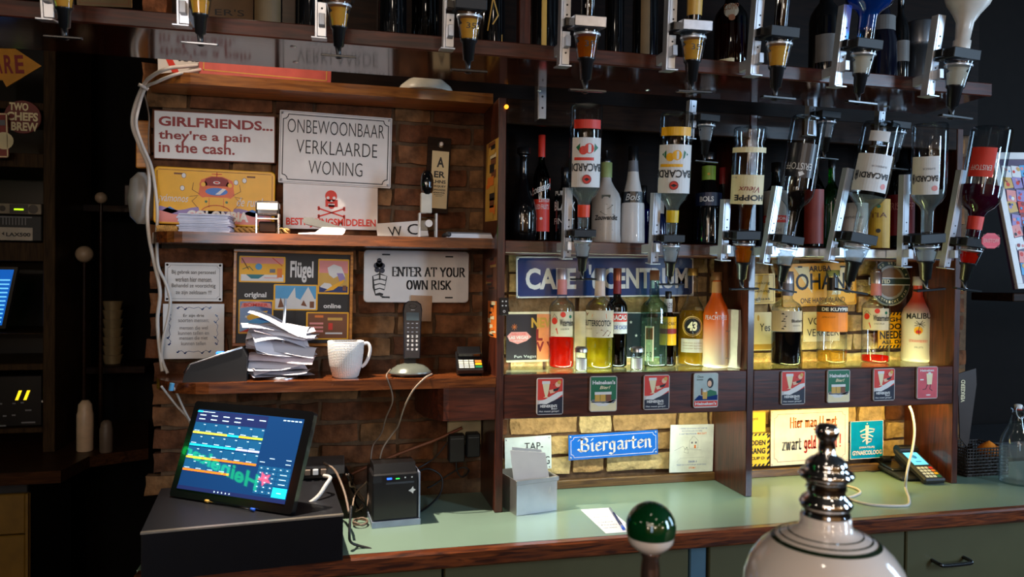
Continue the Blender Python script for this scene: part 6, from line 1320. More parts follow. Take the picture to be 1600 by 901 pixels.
dd.rect(SB, 0, 0, 1, 1, 0, 'display')
dd.rect(SD, .0, .84, .68, .99, 1)
for j in range(2):
    for i in range(6 - j * 2): dd.rect(SW, .03 + i * .115, .925 - .05 * j, .09 + i * .115, .937 - .05 * j, 2)
dd.rect(SC, .0, .965, .05, .985, 2); dd.rect(SW, .05, .97, .17, .978, 2)
for i in range(5): dd.rect(SW, .82 + i * .035, .955, .845 + i * .035, .968, 2)
rows_ = [[SY, SY, SY, SC, SA, SLg], [SC, SC, SC, SC, SLi, SLi], [SA, SA, SO, SO, SO, SO], [SO, SO, SO, SO]]
for j, rw in enumerate(rows_):
    for i, c_ in enumerate(rw):
        u, v = .005 + i * .112, .695 - j * .155
        dd.rect(SB2, u, v, u + .109, v + .142, 1); dd.rect(c_, u, v, u + .109, v + .025, 2); dd.rect(SW, u + .01, v + .034, u + .06, v + .042, 2); dd.rect(SW, u + .085, v + .115, u + .105, v + .123, 2)
dd.rect(SD, .0, .0, 1, .045, 2)
for i in range(5): dd.disc(SW, .36 + i * .035, .022, .0018, 3)
for j in range(6):
    for i in range(5):
        u, v = .70 + i * .058, .35 - j * .055
        if j >= 4 and i >= 3: continue
        if j in (1, 2, 3) and i >= 3: 
            if i == 3: dd.rect(SB2, u, v, .99, v + .05, 1); dd.rect(SW, u + .03, v + .02, u + .09, v + .028, 2)
            continue
        dd.rect(SB2, u, v, u + .054, v + .05, 1); dd.rect(SW, u + .02, v + .02, u + .034, v + .03, 2)
dd.rect(SC, .87, .055, .995, .17, 3); dd.rect(SW, .91, .105, .95, .112, 4)
for (u, v) in ((.70, .44), (.93, .44), (.93, .49), (.78, .49)): dd.rect(SW, u, v, u + .045, v + .008, 2)
dd.done()
# green lettering sign hanging behind the photographer: it mirrors in the glass of the screen
def mirror(px, py, pl=None):
    r_ = ray(px, py); q = EYE + r_ * ((O - EYE).dot(nv) / r_.dot(nv)); rr = (r_ - nv * 2 * r_.dot(nv)).normalized()
    if pl is None: return q, rr
    p_, n_ = pl; return q + rr * ((p_ - q).dot(n_) / rr.dot(n_))
q_, rr_ = mirror(350, 725); tt = 2.6
if rr_.z > 0: tt = min(tt, (2.95 - q_.z) / rr_.z)
pl = (q_ + rr_ * tt, -rr_); A4 = [mirror(x, y, pl) for x, y in ((400, 768), (284, 708), (289, 690), (405, 742))]
ns = thing('neon_sign', 'green lettered beer sign with a red star hanging in the room behind the viewer', 'sign', pl[0])
g = textgeo('Heineken', .03); m = MB(); m.add([(A4[0] * (1 - a_) + A4[1] * a_) * (1 - b_) + (A4[3] * (1 - a_) + A4[2] * a_) * b_ for a_, b_ in g[0]], g[1]); m.build('lettering', pm('neon_green', (10, 170, 70), .4, var=0, emis=22), ns)
m = MB(); m.add([mirror(413 + (12 if k % 2 == 0 else 5) * math.cos(PI / 2 + k * PI / 5 + .3), 748 - (12 if k % 2 == 0 else 5) * math.sin(PI / 2 + k * PI / 5 + .3), pl) for k in range(10)], [tuple(range(10))]); m.build('star', pm('neon_red', (230, 40, 30), .4, var=0, emis=50), ns)
p0, p1 = PZ(321, 784, ZT + .002), PZ(392, 797, ZT + .002)
o = thing('pen', 'clear ballpoint pen lying on the cash drawer in front of the screen', 'pen', (p0 + p1) / 2)
MB().tube([p0 + Vector((0, 0, .003)), p1 + Vector((0, 0, .003))], .0034, 8, False).build('barrel', CLEAR, o); MB().tube([p0 + Vector((0, 0, .003)), p0 + (p0 - p1) * .04 + Vector((0, 0, .003)) + (p1 - p0) * .12], .0036, 8, False).build('tip', GOLD, o); MB().tube([p1 + Vector((0, 0, .003)), p1 + (p1 - p0) * .08 * 1.0 + Vector((0, 0, .003))], .0036, 8, False).build('cap', pm('pen_blue', (40, 90, 200), .3), o)
# small network box behind the screen
a, b = P(470, 748, 2.03), P(538, 738, 2.03)
o = thing('network_box', 'grey network box with plugs behind the touch screen', 'network box', ((a.x + b.x) / 2, 2.05, ZT))
MB().bbox(a.x, b.x, 1.99, 2.10, ZT + .012, ZT + .036, .002).build('case', pm('box_grey', (92, 84, 78), .4), o)
MB().bbox(a.x + .004, b.x - .004, 1.995, 2.095, ZT + .0008, ZT + .012, .002).build('base', BPLAS, o)
for k in range(3): MB().bbox(a.x + .012 + k * .02, a.x + .026 + k * .02, 1.975, 1.99, ZT + .016, ZT + .030, .001).build('plug', TC_ if k != 1 else WPLAS, o)
# receipt printer
a = PZ(581, 826, ZC); b = PZ(657, 819, ZC); ZPt = P(581, 742, a.y).z
fl, fr = a, b; ux = (fr - fl).normalized(); uy = Vector((-ux.y, ux.x, 0))
o = thing('receipt_printer', 'black cube receipt printer with a silver grey base', 'printer', (fl + fr) / 2 + uy * .06)
m = MB(); quadbox(m, fl, fr, fr + uy * .13, fl + uy * .13, ZC + .0005, ZC + .016); m.build('base', pm('printer_silver', (150, 160, 180), .35, .3), o)
W_ = (fr - fl).length; Mp = Matrix(((ux.x, uy.x, 0, fl.x), (ux.y, uy.y, 0, fl.y), (0, 0, 1, ZC), (0, 0, 0, 1))); Hp = ZPt - ZC
MB().bbox(.001, W_ - .006, .002, .126, .0165, Hp, .004, Mp).build('body', pm('printer_black', (26, 26, 28), .35, coat=.2), o)
MB().bbox(W_ - .0055, W_ - .001, .001, .126, .0165, Hp, .0015, Mp).build('side_panel', pm('printer_silver', (150, 160, 180), .35, .3), o)
MB().prism([(.012, 0), (.10, 0), (.092, .018), (.03, .020)], .006, W_ - .010, Mp @ T(0, 0, Hp + .0003) @ Matrix(((0, 0, 1, 0), (1, 0, 0, 0), (0, 1, 0, 0), (0, 0, 0, 1)))).build('lid', BPLAS, o)
dd = Dec(planar(Mp @ Vector((0, .0018, 0)), ux, Vector((0, 0, 1)), -uy, W_, Hp), W_, Hp, o, .0006)
dd.rect(pm('printer_slot', (66, 70, 76), .3), .28, .80, .86, .84, 1); dd.rect(pm('led_blue_lit', (40, 90, 255), .3, emis=3), .30, .89, .40, .925, 2, 'status_light'); dd.rect(pm('led_green_lit', (60, 220, 90), .3, emis=1.5), .48, .89, .56, .91, 2, 'status_light')
for u in (.66, .80): dd.rect(WHITE, u, .90, u + .03, .925, 2)
dd.poly(WHITE, [(.74, .66), (.80, .69), (.84, .74), (.85, .69), (.90, .67), (.85, .64), (.84, .60), (.80, .63)], 2); dd.rect(BLACK, .02, .84, .20, .96, 1); dd.done()
# steel card holder
a = PZ(807, 806, ZC); b = PZ(870, 797, ZC); zt_ = P(807, 752, a.y).z
ux = (b - a).normalized(); uy = Vector((-ux.y, ux.x, 0)); W_ = (b - a).length; Mq = Matrix(((ux.x, uy.x, 0, a.x), (ux.y, uy.y, 0, a.y), (0, 0, 1, ZC), (0, 0, 0, 1))); Hq = zt_ - ZC
o = thing('steel_card_bin', 'open brushed steel bin on the counter holding a white card', 'bin', a + ux * W_ / 2 + uy * .05)
st = pm('satin_steel', (180, 178, 176), .38, .85, var=.06)
for nm, q in (('front', (0, W_, 0, .002, .0005, Hq)), ('back_wall', (0, W_, .098, .10, .0005, Hq + .01)), ('left_wall', (0, .002, .002, .098, .0005, Hq)), ('right_wall', (W_ - .002, W_, .002, .098, .0005, Hq)), ('floor_plate', (.002, W_ - .002, .002, .098, .0005, .003))):
    MB().box(*q, Mq).build(nm, st, o)
MB().bbox(-.003, W_ + .003, -.004, .002, Hq - .010, Hq + .002, .001, Mq).build('folded_rim', st, o); MB().bbox(W_ - .001, W_ + .004, -.004, .10, Hq - .010, Hq + .002, .001, Mq).build('side_rim', st, o)
o = thing('white_card', 'tall white tabbed card leaning in the steel bin', 'card', a + ux * W_ * .4 + uy * .06 + Vector((0, 0, .01)))
for k, (c0, c1, c2, c3) in enumerate((((797, 703), (852, 707), (862, 752), (806, 760)), ((800, 698), (846, 702), (862, 748), (808, 752)))):
    dpt = a.y + .02 + .02 * k
    pts = [P(x, y, dpt + (.01 if y < 720 else 0)) for x, y in (c0, c1, c2, c3)]; off_ = Vector((0, .0012, 0))
    pts[2] = pts[2] + Vector((0, 0, -.03)); pts[3] = pts[3] + Vector((0, 0, -.03))
    MB().add(pts + [p + off_ for p in pts], [(3, 2, 1, 0), (4, 5, 6, 7), (0, 1, 5, 4), (1, 2, 6, 5), (2, 3, 7, 6), (3, 0, 4, 7)]).build('sheet', pm('card_white', (196, 194, 192), .4, var=.04), o)
# note and pen
pts = [PZ(x, y, ZC + .0006) for x, y in ((908, 794), (958, 794), (985, 828), (946, 835))]
r, d, M = sign('paper_slip', 'white printed slip with a blue pen lying on the counter', 'paper', [pts[0], pts[1], pts[2] + Vector((0.0, 0, 0)), pts[3]], PAPER, th=.0004, r=.0004)
for i in range(7): d.text(GREY, ('gezocht personeel', 'naam adres', 'datum', 'bedrag euro', 'tafel', 'fooi', 'tot ziens')[i], .1, .84 - .11 * i, .55 + .05 * (i % 3), .87 - .11 * i, 1)
d.done()
p0, p1 = PZ(953, 794, ZC + .005), PZ(972, 822, ZC + .005)
o = thing('ballpoint_pen', 'ballpoint pen with a blue tip lying on the paper slip', 'pen', (p0 + p1) / 2)
MB().tube([p0, p1], .0036, 8, False).build('barrel', pm('pen_clear', (150, 160, 180), .2, coat=.5), o); MB().tube([p1, p1 + (p1 - p0) * .12], .004, 8, False).build('cap', pm('pen_blue', (40, 90, 200), .3), o); MB().tube([p0 + (p1 - p0) * .3 + Vector((0, 0, .0005)), p0 + (p1 - p0) * .95 + Vector((0, 0, .0005))], .0038, 8, False).build('ink', pm('pen_navy', (30, 40, 90), .3), o)
# ---- card terminals right bay
def terminal(label, nose, tail, wd, th, tilt, base=False):
    """slab lying on the counter from its lower front end (nose) to its back end (tail)"""
    n = nose.copy(); t = tail.copy(); n.z = ZC; t.z = ZC
    ax = (t - n); L = ax.length; ax.normalize(); rt = Vector((ax.y, -ax.x, 0))
    M = Matrix(((rt.x, ax.x, 0, n.x), (rt.y, ax.y, 0, n.y), (0, 0, 1, ZC + .001), (0, 0, 0, 1))) @ RX(tilt)
    o = thing('card_terminal', label, 'card terminal', n)
    MB().bbox(-wd / 2, wd / 2, 0, L, 0, th, .005, M).build('body', MPLAS, o)
    return o, M, L
n1, t1 = PZ(1424, 752, ZC), PZ(1362, 724, ZC)
o, M, L = terminal('empty black charging dock beside the lit card terminal', n1, n1 + (t1 - n1) * .98, .070, .014, 3)
MB().bbox(-.030, .030, L * .25, L * .9, .013, .022, .004, M).build('tray_rim', BPLAS, o)
MB().lathe([(0, .012), (.03, .012)], M @ T(-.02, L * .62, .03) @ RY(90), 14).build('paper_roll_hump', BPLAS, o)
n1, t1 = PZ(1460, 757, ZC), PZ(1402, 735, ZC)
o, M, L = terminal('card terminal with a glowing blue screen and coloured keys', n1, n1 + (t1 - n1).normalized() * .165, .076, .020, 24)
MB().bbox(-.03, .03, L * .62, L * .98, -.024, -.001, .004, M).build('stand', BPLAS, o)
MB().lathe([(-.034, .018), (.034, .018)], M @ T(0, L * .93, .018) @ RY(90), 16).build('paper_roll_hump', BPLAS, o)
m3 = M.to_3x3(); dd = Dec(planar(M @ Vector((-.034, 0, .0203)), m3 @ Vector((1, 0, 0)), m3 @ Vector((0, 1, 0)), m3 @ Vector((0, 0, 1)), .068, L), .068, L, o, .0006)
dd.rect(pm('terminal_display', (90, 190, 230), .2, var=0, emis=1.0), .12, .44, .88, .84, 1, 'display'); dd.disc(pm('terminal_icon', (40, 110, 160), .3, emis=.4), .5, .68, .009, 2); dd.rect(pm('terminal_icon', (40, 110, 160), .3, emis=.4), .35, .52, .65, .55, 2)
for j in range(4):
    for i in range(3): dd.rect(KL, .10 + i * .20, .06 + j * .085, .26 + i * .20, .12 + j * .085, 1, 'key')
for j, m_ in enumerate((GREEN, YEL, ORANGE, RED)): dd.rect(m_, .70, .06 + j * .085, .90, .12 + j * .085, 1, 'key')
dd.done()
cable('thin black cable behind the charging dock on the counter', [PZ(1362, 722, ZC + .004), PZ(1350, 726, ZC + .003), PZ(1340, 732, ZC + .003), PZ(1362, 736, ZC + .003), PZ(1380, 734, ZC + .003)], .0018, BC)
# ---- basket, flip-top bottle
a = PZ(1512, 746, ZC); b = PZ(1583, 744, ZC); xa, xb = a.x, b.x
o = thing('wicker_basket', 'dark woven basket with an orange in it at the right end of the counter', 'basket', ((xa + xb) / 2, 2.05, ZC))
wk = pm('dark_wicker', (44, 34, 28), .6)
yb0 = a.y + .004; yb1 = yb0 + .12; Hb_ = .095; m = MB(); holes = MB()
for (c0, c1) in (((xa, yb0), (xb, yb0)), ((xb, yb0), (xb, yb1)), ((xb, yb1), (xa, yb1)), ((xa, yb1), (xa, yb0))):
    c0, c1 = Vector((*c0, 0)), Vector((*c1, 0)); dirn = (c1 - c0); n = 14; nrm = Vector((dirn.y, -dirn.x, 0)).normalized()
    for k in range(9):
        z = ZC + .008 + k * .0105
        m.tube([c0 + dirn * (i / n) + nrm * (.0022 if (i + k) % 2 else -.0022) + Vector((0, 0, z)) for i in range(n + 1)], .0038 if k < 6 else .0024, 5, sub=2)
    for i in range(n + 1): m.tube([c0 + dirn * (i / n) + Vector((0, 0, ZC + .002)), c0 + dirn * (i / n) + Vector((0, 0, ZC + Hb_))], .0018, 5, False)
ow = m.build('woven_side', wk, o); ow['kind'] = 'stuff'
MB().box(xa, xb, yb0, yb1, ZC + .001, ZC + .004).build('bottom', wk, o)
pc = P(1545, 710, (yb0 + yb1) / 2)
o = MB().lathe([(-.034 + .068 * i / 12, .036 * math.sin(PI * i / 12)) for i in range(13)], T(pc.x, (yb0 + yb1) / 2, ZC + Hb_ - .026), 22).build('orange', pm('orange_peel', (236, 130, 30), .5, bump=.3, scale=200)); tag(o, 'orange lying in the dark woven basket', 'fruit')
pb = PZ(1602, 758, ZC); s_ = mpp(pb)
M_ = T(pb.x, pb.y + .03, ZC); H_ = P(1602, 632, pb.y + .03).z - ZC
o = thing('swing_top_bottle', 'clear swing top water bottle at the right edge of the picture', 'bottle', (pb.x, pb.y + .03, ZC))
MB().lathe([(z * H_, r * 25 * s_) for z, r in ((0, .85), (.01, .98), (.04, 1), (.48, 1), (.60, .88), (.74, .52), (.86, .36), (.93, .34), (.94, .42), (.96, .42))], M_, 28).build('glass_body', CLEAR, o)
MB().lathe([(.005, 23 * s_), (H_ * .45, 23 * s_)], M_, 24).build('contents', LQ['clear'], o)
MB().lathe([(H_ * .955, .010), (H_, .012), (H_ * 1.01, .008), (H_ * 1.01, 0)], M_, 16).build('stopper', WPLAS, o); MB().lathe([(H_ * .94, .011), (H_ * .957, .011)], M_, 16).build('rubber_seal', RED, o)
for s in (-1, 1): MB().tube([M_ @ Vector((s * .012, -.006, H_ * .98)), M_ @ Vector((s * .017, -.008, H_ * .93)), M_ @ Vector((s * .012, -.010, H_ * .86)), M_ @ Vector((s * .002, -.013, H_ * .83))], .0014, 6).build('wire_bail', STEEL, o)
# picture frame leaning at right
c4 = [P(1549, 243, 2.25), P(1650, 236, 2.25), P(1668, 452, 2.15), P(1584, 448, 2.15)]
r, d, M = sign('tilted_photo_board', 'tilted white framed board of colourful photographs at the right edge', 'picture', c4, pm('mount_purple', (70, 50, 80), .4), th=.012, r=.002, Y=2.2)
fw_ = .026
for a in ((0, d.w, d.h - fw_, d.h), (0, d.w, 0, fw_ * .7), (0, fw_, fw_ * .7, d.h - fw_), (d.w - fw_, d.w, fw_ * .7, d.h - fw_)): MB().bbox(*a, -.004, .010, .001, M).build('frame_rail', WHITE, r)
rd = random.Random(9); cols = (PINK, RED, SKYB, LILAC, WHITE, BLACK, GOLD, DRED, BLUE)
for i in range(5):
    for j in range(9):
        u, v = .14 + i * .16, .10 + j * .09; m2 = M @ T(u * d.w, v * d.h, .001 + .001 * rd.random()) @ RZ(rd.uniform(-12, 12))
        ph = MB().box(0, d.w * .15, 0, d.h * .085, 0, .0008, m2).build('photo', rd.choice(cols), r)
        e = Dec(planar(m2 @ Vector((0, 0, .0009)), m2.to_3x3() @ Vector((1, 0, 0)), m2.to_3x3() @ Vector((0, 1, 0)), m2.to_3x3() @ Vector((0, 0, 1)), d.w * .15, d.h * .085), d.w * .15, d.h * .085, ph, .0004)
        for k in range(3): e.disc(rd.choice(cols), rd.uniform(.2, .8), rd.uniform(.2, .8), rd.uniform(.004, .008), k)
        e.done()
d.done()
# leather strap with white lettering on the right brick edge
a = P(1494, 560, 1.985)
stp = thing('dark_strap', 'dark brown hanging strap with small white vertical letters right of the shelving', 'strap', P(1506, 700, 2.0))
o1 = [P(x, y, 2.02) for x, y in ((1493, 585), (1525, 575), (1526, 600), (1514, 690), (1511, 698), (1500, 684), (1498, 620))]
MB().add(o1 + [p + Vector((0, .004, 0)) for p in o1], [tuple(range(7))[::-1], tuple(range(7, 14))] + [(i, (i + 1) % 7, 7 + (i + 1) % 7, 7 + i) for i in range(7)]).build('leather', pm('strap_leather', (50, 34, 24), .5), stp)
p0 = P(1501, 628, 2.019); p1 = P(1508, 593, 2.019); g = textgeo('VERKEERD', .02)
MB().add([Vector((p0.x + (p1.x - p0.x) * (1 - b), 2.0185, p0.z + (p1.z - p0.z) * a)) for a, b in g[0]], g[1]).build('lettering', CREAM, stp)
# little amber sparkle light at the header
c = P(791, 167, 1.962)
o = MB().lathe([(0, .006), (.004, .006), (.007, .003), (.008, 0)], T(*c) @ RX(90), 12).build('indicator_lamp', pm('amber_lit', (255, 150, 40), .3, emis=2.2)); tag(o, 'tiny amber lamp at the top of the left upright', 'lamp')
# ================================================================== FOREGROUND TAPS
porc = pm('tap_porcelain', (246, 232, 222), .12, var=.02, coat=.8)
d0 = .60
def axpt(px, d=d0): r_ = ray(px, 440); r_ = r_ / (-(RC.transposed() @ r_).z); return EYE + r_ * d
c = axpt(1296); s_ = d0 / F
zz = lambda py: EYE.z - (py - 441) * s_
def lp(rows): return [(zz(y) , r * s_) for y, r in rows][::-1]
o = thing('tap_tower', 'white porcelain beer tap tower with chrome finial and green rings in the foreground', 'beer tap', (c.x, c.y, zz(1010)))
M_ = T(c.x, c.y, 0)
MB().lathe(lp([(806, 36), (808, 38), (818, 38), (826, 41), (832, 52), (838, 68), (848, 84), (862, 99), (880, 112), (905, 121), (940, 126), (980, 120), (1010, 100)]), M_, 64).build('porcelain_dome', porc, o)
DG = pm('ring_green', (34, 48, 30), .15, coat=.6)
def band(y0, r0, y1, r1): MB().lathe([(zz(y1), r1 * s_ + .0004), (zz(y0), r0 * s_ + .0004)], M_, 64, close=True).build('painted_ring', DG, o)
band(832.5, 53.2, 833.6, 55.5); band(837, 66, 838.2, 68.6); band(841.5, 74.8, 845.5, 80.8)
MB().lathe(lp([(662, 0), (664, 12), (670, 17), (678, 18), (685, 15), (690, 11), (700, 13), (708, 12), (713, 17), (717, 24), (722, 30), (729, 32), (733, 30), (736, 38), (742, 42), (748, 38), (752, 31), (758, 29), (764, 31), (768, 28), (774, 29), (779, 36), (786, 40), (792, 38), (797, 34), (802, 36), (807, 36)]), M_, 48).build('chrome_finial', CHROME, o)
c = axpt(1022, .62); s_ = .62 / F; zz = lambda py: EYE.z - (py - 438) * s_
o = thing('beer_tap', 'beer tap with dark green glass ball in the foreground', 'beer tap', (c.x, c.y, zz(1000)))
M_ = T(c.x, c.y, 0); R_ = 39
ball = [(825 - R_ * math.sin(math.radians(a)), R_ * math.cos(math.radians(a))) for a in range(-90, 91, 9)]
top = [(y, r) for y, r in ball if y <= 838]; cutr = math.sqrt(R_ ** 2 - 13 ** 2)
MB().lathe([(zz(838), cutr * s_)] + [(zz(y), r * s_) for y, r in ball if y < 838], M_, 48, close=True).build('glass_ball', pm('ball_green', (4, 58, 26), .04, var=.02, coat=1), o)
MB().lathe([(zz(y), r * s_) for y, r in ((866, 12), (862, 20), (857, 26.5), (852, 32), (846, 35.5), (838.3, cutr))], M_, 48).build('porcelain_cup', porc, o)
MB().lathe([(zz(y), r * s_) for y, r in ((1000, 17), (920, 16), (890, 15), (872, 13), (868, 16), (864, 15))], M_, 32).build('stem', pm('stem_metal', (170, 140, 128), .2, .9), o)
# ================================================================== LEFT BACK ROOM
bw_ = DARKW
def bx(name, label, cat, x0, x1, y0, y1, z0, z1, m, b=.003): o = MB().bbox(x0, x1, y0, y1, z0, z1, b).build(name, m); tag(o, label, cat); return o
YB = 2.95
def X(px, Y, py=450): return P(px, py, Y).x
def Z(py, Y, px=60): return P(px, py, Y).z
xr = X(86, YB); xl = xr - 1.2
cb = thing('stereo_cabinet', 'tall dark wood cabinet with stereo equipment at the left edge', 'cabinet', ((xl + xr) / 2, YB + .2, ZC))
x66 = X(67, YB)
post = wood('cabinet_post_wood', (66, 48, 28), (40, 28, 17), .5, .05, 'Z')
MB().bbox(x66, xr, YB, YB + .40, ZC + .0005, 2.55, .002).build('side_panel', post, cb)
for (y0, y1) in ((379, 408), (520, 522), (568, 578), (668, 676), (240, 262), (160, 172)):
    MB().bbox(xl, x66 - .0005, YB + .005, YB + .40, Z(y1, YB), Z(y0, YB), .002).build('cabinet_shelf', post, cb)
MB().box(xl, x66, YB + .40, YB + .41, ZC, 2.55).build('back_panel', BPLAS, cb)
def dev(name, label, y0, y1, x1, m, Y=YB + .02):
    o = thing(name, label, 'stereo unit', (X(30, Y), Y + .1, Z(y1, Y)))
    MB().bbox(xl + .2, X(x1, Y), Y, Y + .3, Z(y1, Y) + .0005, Z(y0, Y), .003).build('case', m, o)
    w_, h_ = X(x1, Y) - (xl + .2), Z(y0, Y) - Z(y1, Y)
    dd = Dec(planar(Vector((xl + .2, Y - .0003, Z(y1, Y))), Vector((1, 0, 0)), Vector((0, 0, 1)), Vector((0, -1, 0)), w_, h_), w_, h_, o, .001)
    return o, dd, (lambda px: (X(px, Y) - xl - .2) / w_), (lambda py: (Z(py, Y) - Z(y1, Y)) / h_)
o, dd, U, V = dev('stereo_receiver', 'silver stereo unit with a small green display in the left cabinet', 318, 336, 65, pm('stereo_silver', (110, 102, 90), .4, .6))
dd.rect(BPLAS, U(15), .1, U(44), .9, 1, 'display_window'); dd.rect(pm('display_green', (170, 230, 20), .3, emis=1.6), U(22), .38, U(37), .52, 2, 'display'); dd.disc(BPLAS, U(52), .5, .016, 2, 'knob'); dd.disc(BPLAS, U(4), .5, .010, 2, 'knob'); dd.done()
o, dd, U, V = dev('stereo_amplifier', 'dark amplifier with silver front plate lettered LAX500', 337, 377, 65, MPLAS)
dd.rect(pm('stereo_silver2', (150, 142, 132), .45, .3), 0, V(376), U(51), V(356), 1, 'front_plate'); dd.text(BLACK, 'LAX500', U(10), V(370), U(48), V(364), 3, bold=.03); dd.poly(BLACK, [(U(3), V(366)), (U(7), V(369)), (U(7), V(363))], 3)
for k in range(8): dd.rect(GREY, U(4 + 5 * k), V(352), U(5.5 + 5 * k), V(340), 1)
dd.rect(GREY, 0, V(341), U(50), V(339), 1); dd.done()
o, dd, U, V = dev('mixer_unit', 'black mixing unit with two yellow level bars in the left cabinet', 586, 665, 66, BPLAS)
for k in (0, 1): dd.poly(pm('level_yellow', (240, 200, 30), .3, emis=1.4), [(U(24 + 13 * k), V(624)), (U(29 + 13 * k), V(624)), (U(35 + 13 * k), V(609)), (U(30 + 13 * k), V(609))], 2, 'level_bar')
for (px, py, w_) in ((0, 629, 4), (20, 629, 5), (33, 628, 5), (40, 640, 10), (34, 659, 22), (5, 648, 6), (19, 647, 6), (0, 671 - 8, 10)): dd.rect(GREY, U(px), V(py + 1.2), U(px + w_), V(py - 1.2), 2)
dd.disc(WHITE, U(67), V(627), .004, 1); dd.done()
# monitor
a, b = X(22, YB + .06, 440), Z(508, YB + .06, 10)
o = thing('small_monitor', 'small screen glowing blue at the left edge', 'screen', (a - .15, YB + .06, b))
Mm_ = T(a - .30, YB + .06, b) @ RX(-6)
Mm_ = Matrix(((1, 0, 0, a - .30), (0, 0, -1, YB + .06), (0, 1, 0, b), (0, 0, 0, 1)))
hM = Z(421, YB + .06, 10) - b
MB().prism([(-.01, -.012), (.272, -.012), (.312, hM + .01), (-.01, hM + .01)], -.02, -.0005, Mm_).build('housing', BPLAS, o)
dd = Dec(planar(Mm_ @ Vector((0, 0, 0)), Vector((1, 0, 0)), Vector((0, 0, 1)), Vector((0, -1, 0)), .30, hM), .30, hM, o, .0008)
dd.poly(pm('monitor_blue', (10, 84, 170), .2, var=0, emis=1.0), [(0, 0), (.87, 0), (1.0, 1), (0, 1)], 0, 'display')
for k in range(11): dd.rect(pm('monitor_pale', (110, 200, 240), .2, var=0, emis=1.0), .70, .05 + k * .075, .86 + .01 * k, .075 + k * .075, 1)
dd.done()
# wall signs at the left
r, d, M = sign('arrow_sign', 'yellow arrow sign with dark red letters RE pointing right, upper left corner', 'sign', [P(-90, 72, YB - .02), P(66, 72, YB - .02), P(66, 138, YB - .02), P(-90, 138, YB - .02)], BPLAS, th=.002, r=.001)
for ch in list(r.children): bpy.data.objects.remove(ch)
q = [P(x, y, YB - .02) for x, y in ((-90, 74), (24, 76), (65, 103), (10, 136), (4, 125), (-90, 125))]
MB().add(q + [p + Vector((0, .004, 0)) for p in q], [tuple(range(6))[::-1], tuple(range(6, 12))] + [(i, (i + 1) % 6, 6 + (i + 1) % 6, 6 + i) for i in range(6)]).build('arrow_plate', pm('arrow_yellow', (206, 140, 24), .4), r)
uu = lambda x: (x + 90) / 156
vv = lambda y: (138 - y) / 66
for i, (ch) in enumerate('BEWARE'):
    x0 = 37 - (5 - i) * 17 - 14; d.text(DRED, ch, uu(x0), vv(115), uu(x0 + 14), vv(86), 3, bold=.03)
d.done()
c = P(36, 183, YB - .02); s_ = mpp(c)
r = thing('brewery_disc', 'round dark red disc sign reading TWO CHEFS BREW, upper left', 'sign', c - Vector((0, 0, .05)))
R_ = 26 * s_
MB().lathe([(0, R_), (.004, R_ * .98)], T(*c) @ RX(90), 36).build('disc', pm('disc_red', (110, 36, 30), .5), r)
dd = Dec(planar(Vector((c.x - R_, c.y - .0045, c.z - R_)), Vector((1, 0, 0)), Vector((0, 0, 1)), Vector((0, -1, 0)), 2 * R_, 2 * R_), 2 * R_, 2 * R_, r)
dd.text(CREAM, 'TWO', .15, .68, .66, .92, 2, bold=.04); dd.text(CREAM, 'CHEFS', .08, .38, .92, .64, 2, bold=.04); dd.text(CREAM, 'BREW', .2, .08, .92, .34, 2, bold=.04); dd.done()
r, d, M = sign('red_beer_plate', 'small red plate with a light border cut by the left edge of the picture', 'sign', [P(-60, 174, YB - .05), P(13, 177, YB - .05), P(13, 246, YB - .05), P(-60, 246, YB - .05)], pm('plate_maroon', (130, 40, 34), .4), r=.01)
d.frame(CREAM, .004, .004, 0); d.disc(CREAM, .9, .38, .03, 1); d.rect(GREY, .80, .72, .94, .84, 1); d.done()
# left counter and cupboards
zc = ZC
o = thing('side_counter', 'dark wooden side counter in the left back room', 'counter', (-1.4, 3.2, zc - .04))
q = [PZ(-60, 742, zc), PZ(95, 735, zc), PZ(140, 712, zc), PZ(232, 700, zc), PZ(232, 655, zc), PZ(-60, 640, zc)]
MB().add([p for p in q] + [p - Vector((0, 0, .04)) for p in q], [tuple(range(6)), tuple(range(6, 12))[::-1]] + [(i, 6 + i, 6 + (i + 1) % 6, (i + 1) % 6) for i in range(6)]).build('side_top', EDGEW if False else wood('side_top_wood', (74, 44, 24), (40, 24, 14), .35, .1), o)
e0 = PZ(-60, 742, zc); e1 = PZ(95, 735, zc)
xd = X(41, e1.y + .02, 800)
yel = pm('ochre_paint', (120, 88, 24), .5)
for k, (xa_, xb_, za_, zb_) in enumerate(((xd - .5, xd - .004, .35, Z(834, e1.y + .02)), (xd - .5, xd - .004, Z(832, e1.y + .02), zc - .075), (xd + .002, xr + .005, .1, zc - .075))):
    bx('ochre_cupboard', ('lower ochre cupboard front at the bottom left', 'upper ochre drawer front at the bottom left', 'ochre cupboard side strip at the bottom left')[k], 'cupboard', xa_, xb_, e1.y + .02, e1.y + .04, za_, zb_, yel)
bx('cupboard_carcass', 'dark cupboard body under the side counter', 'cupboard', xd - .5, xr, e1.y + .045, e1.y + .45, 0, zc - .042, MPLAS)
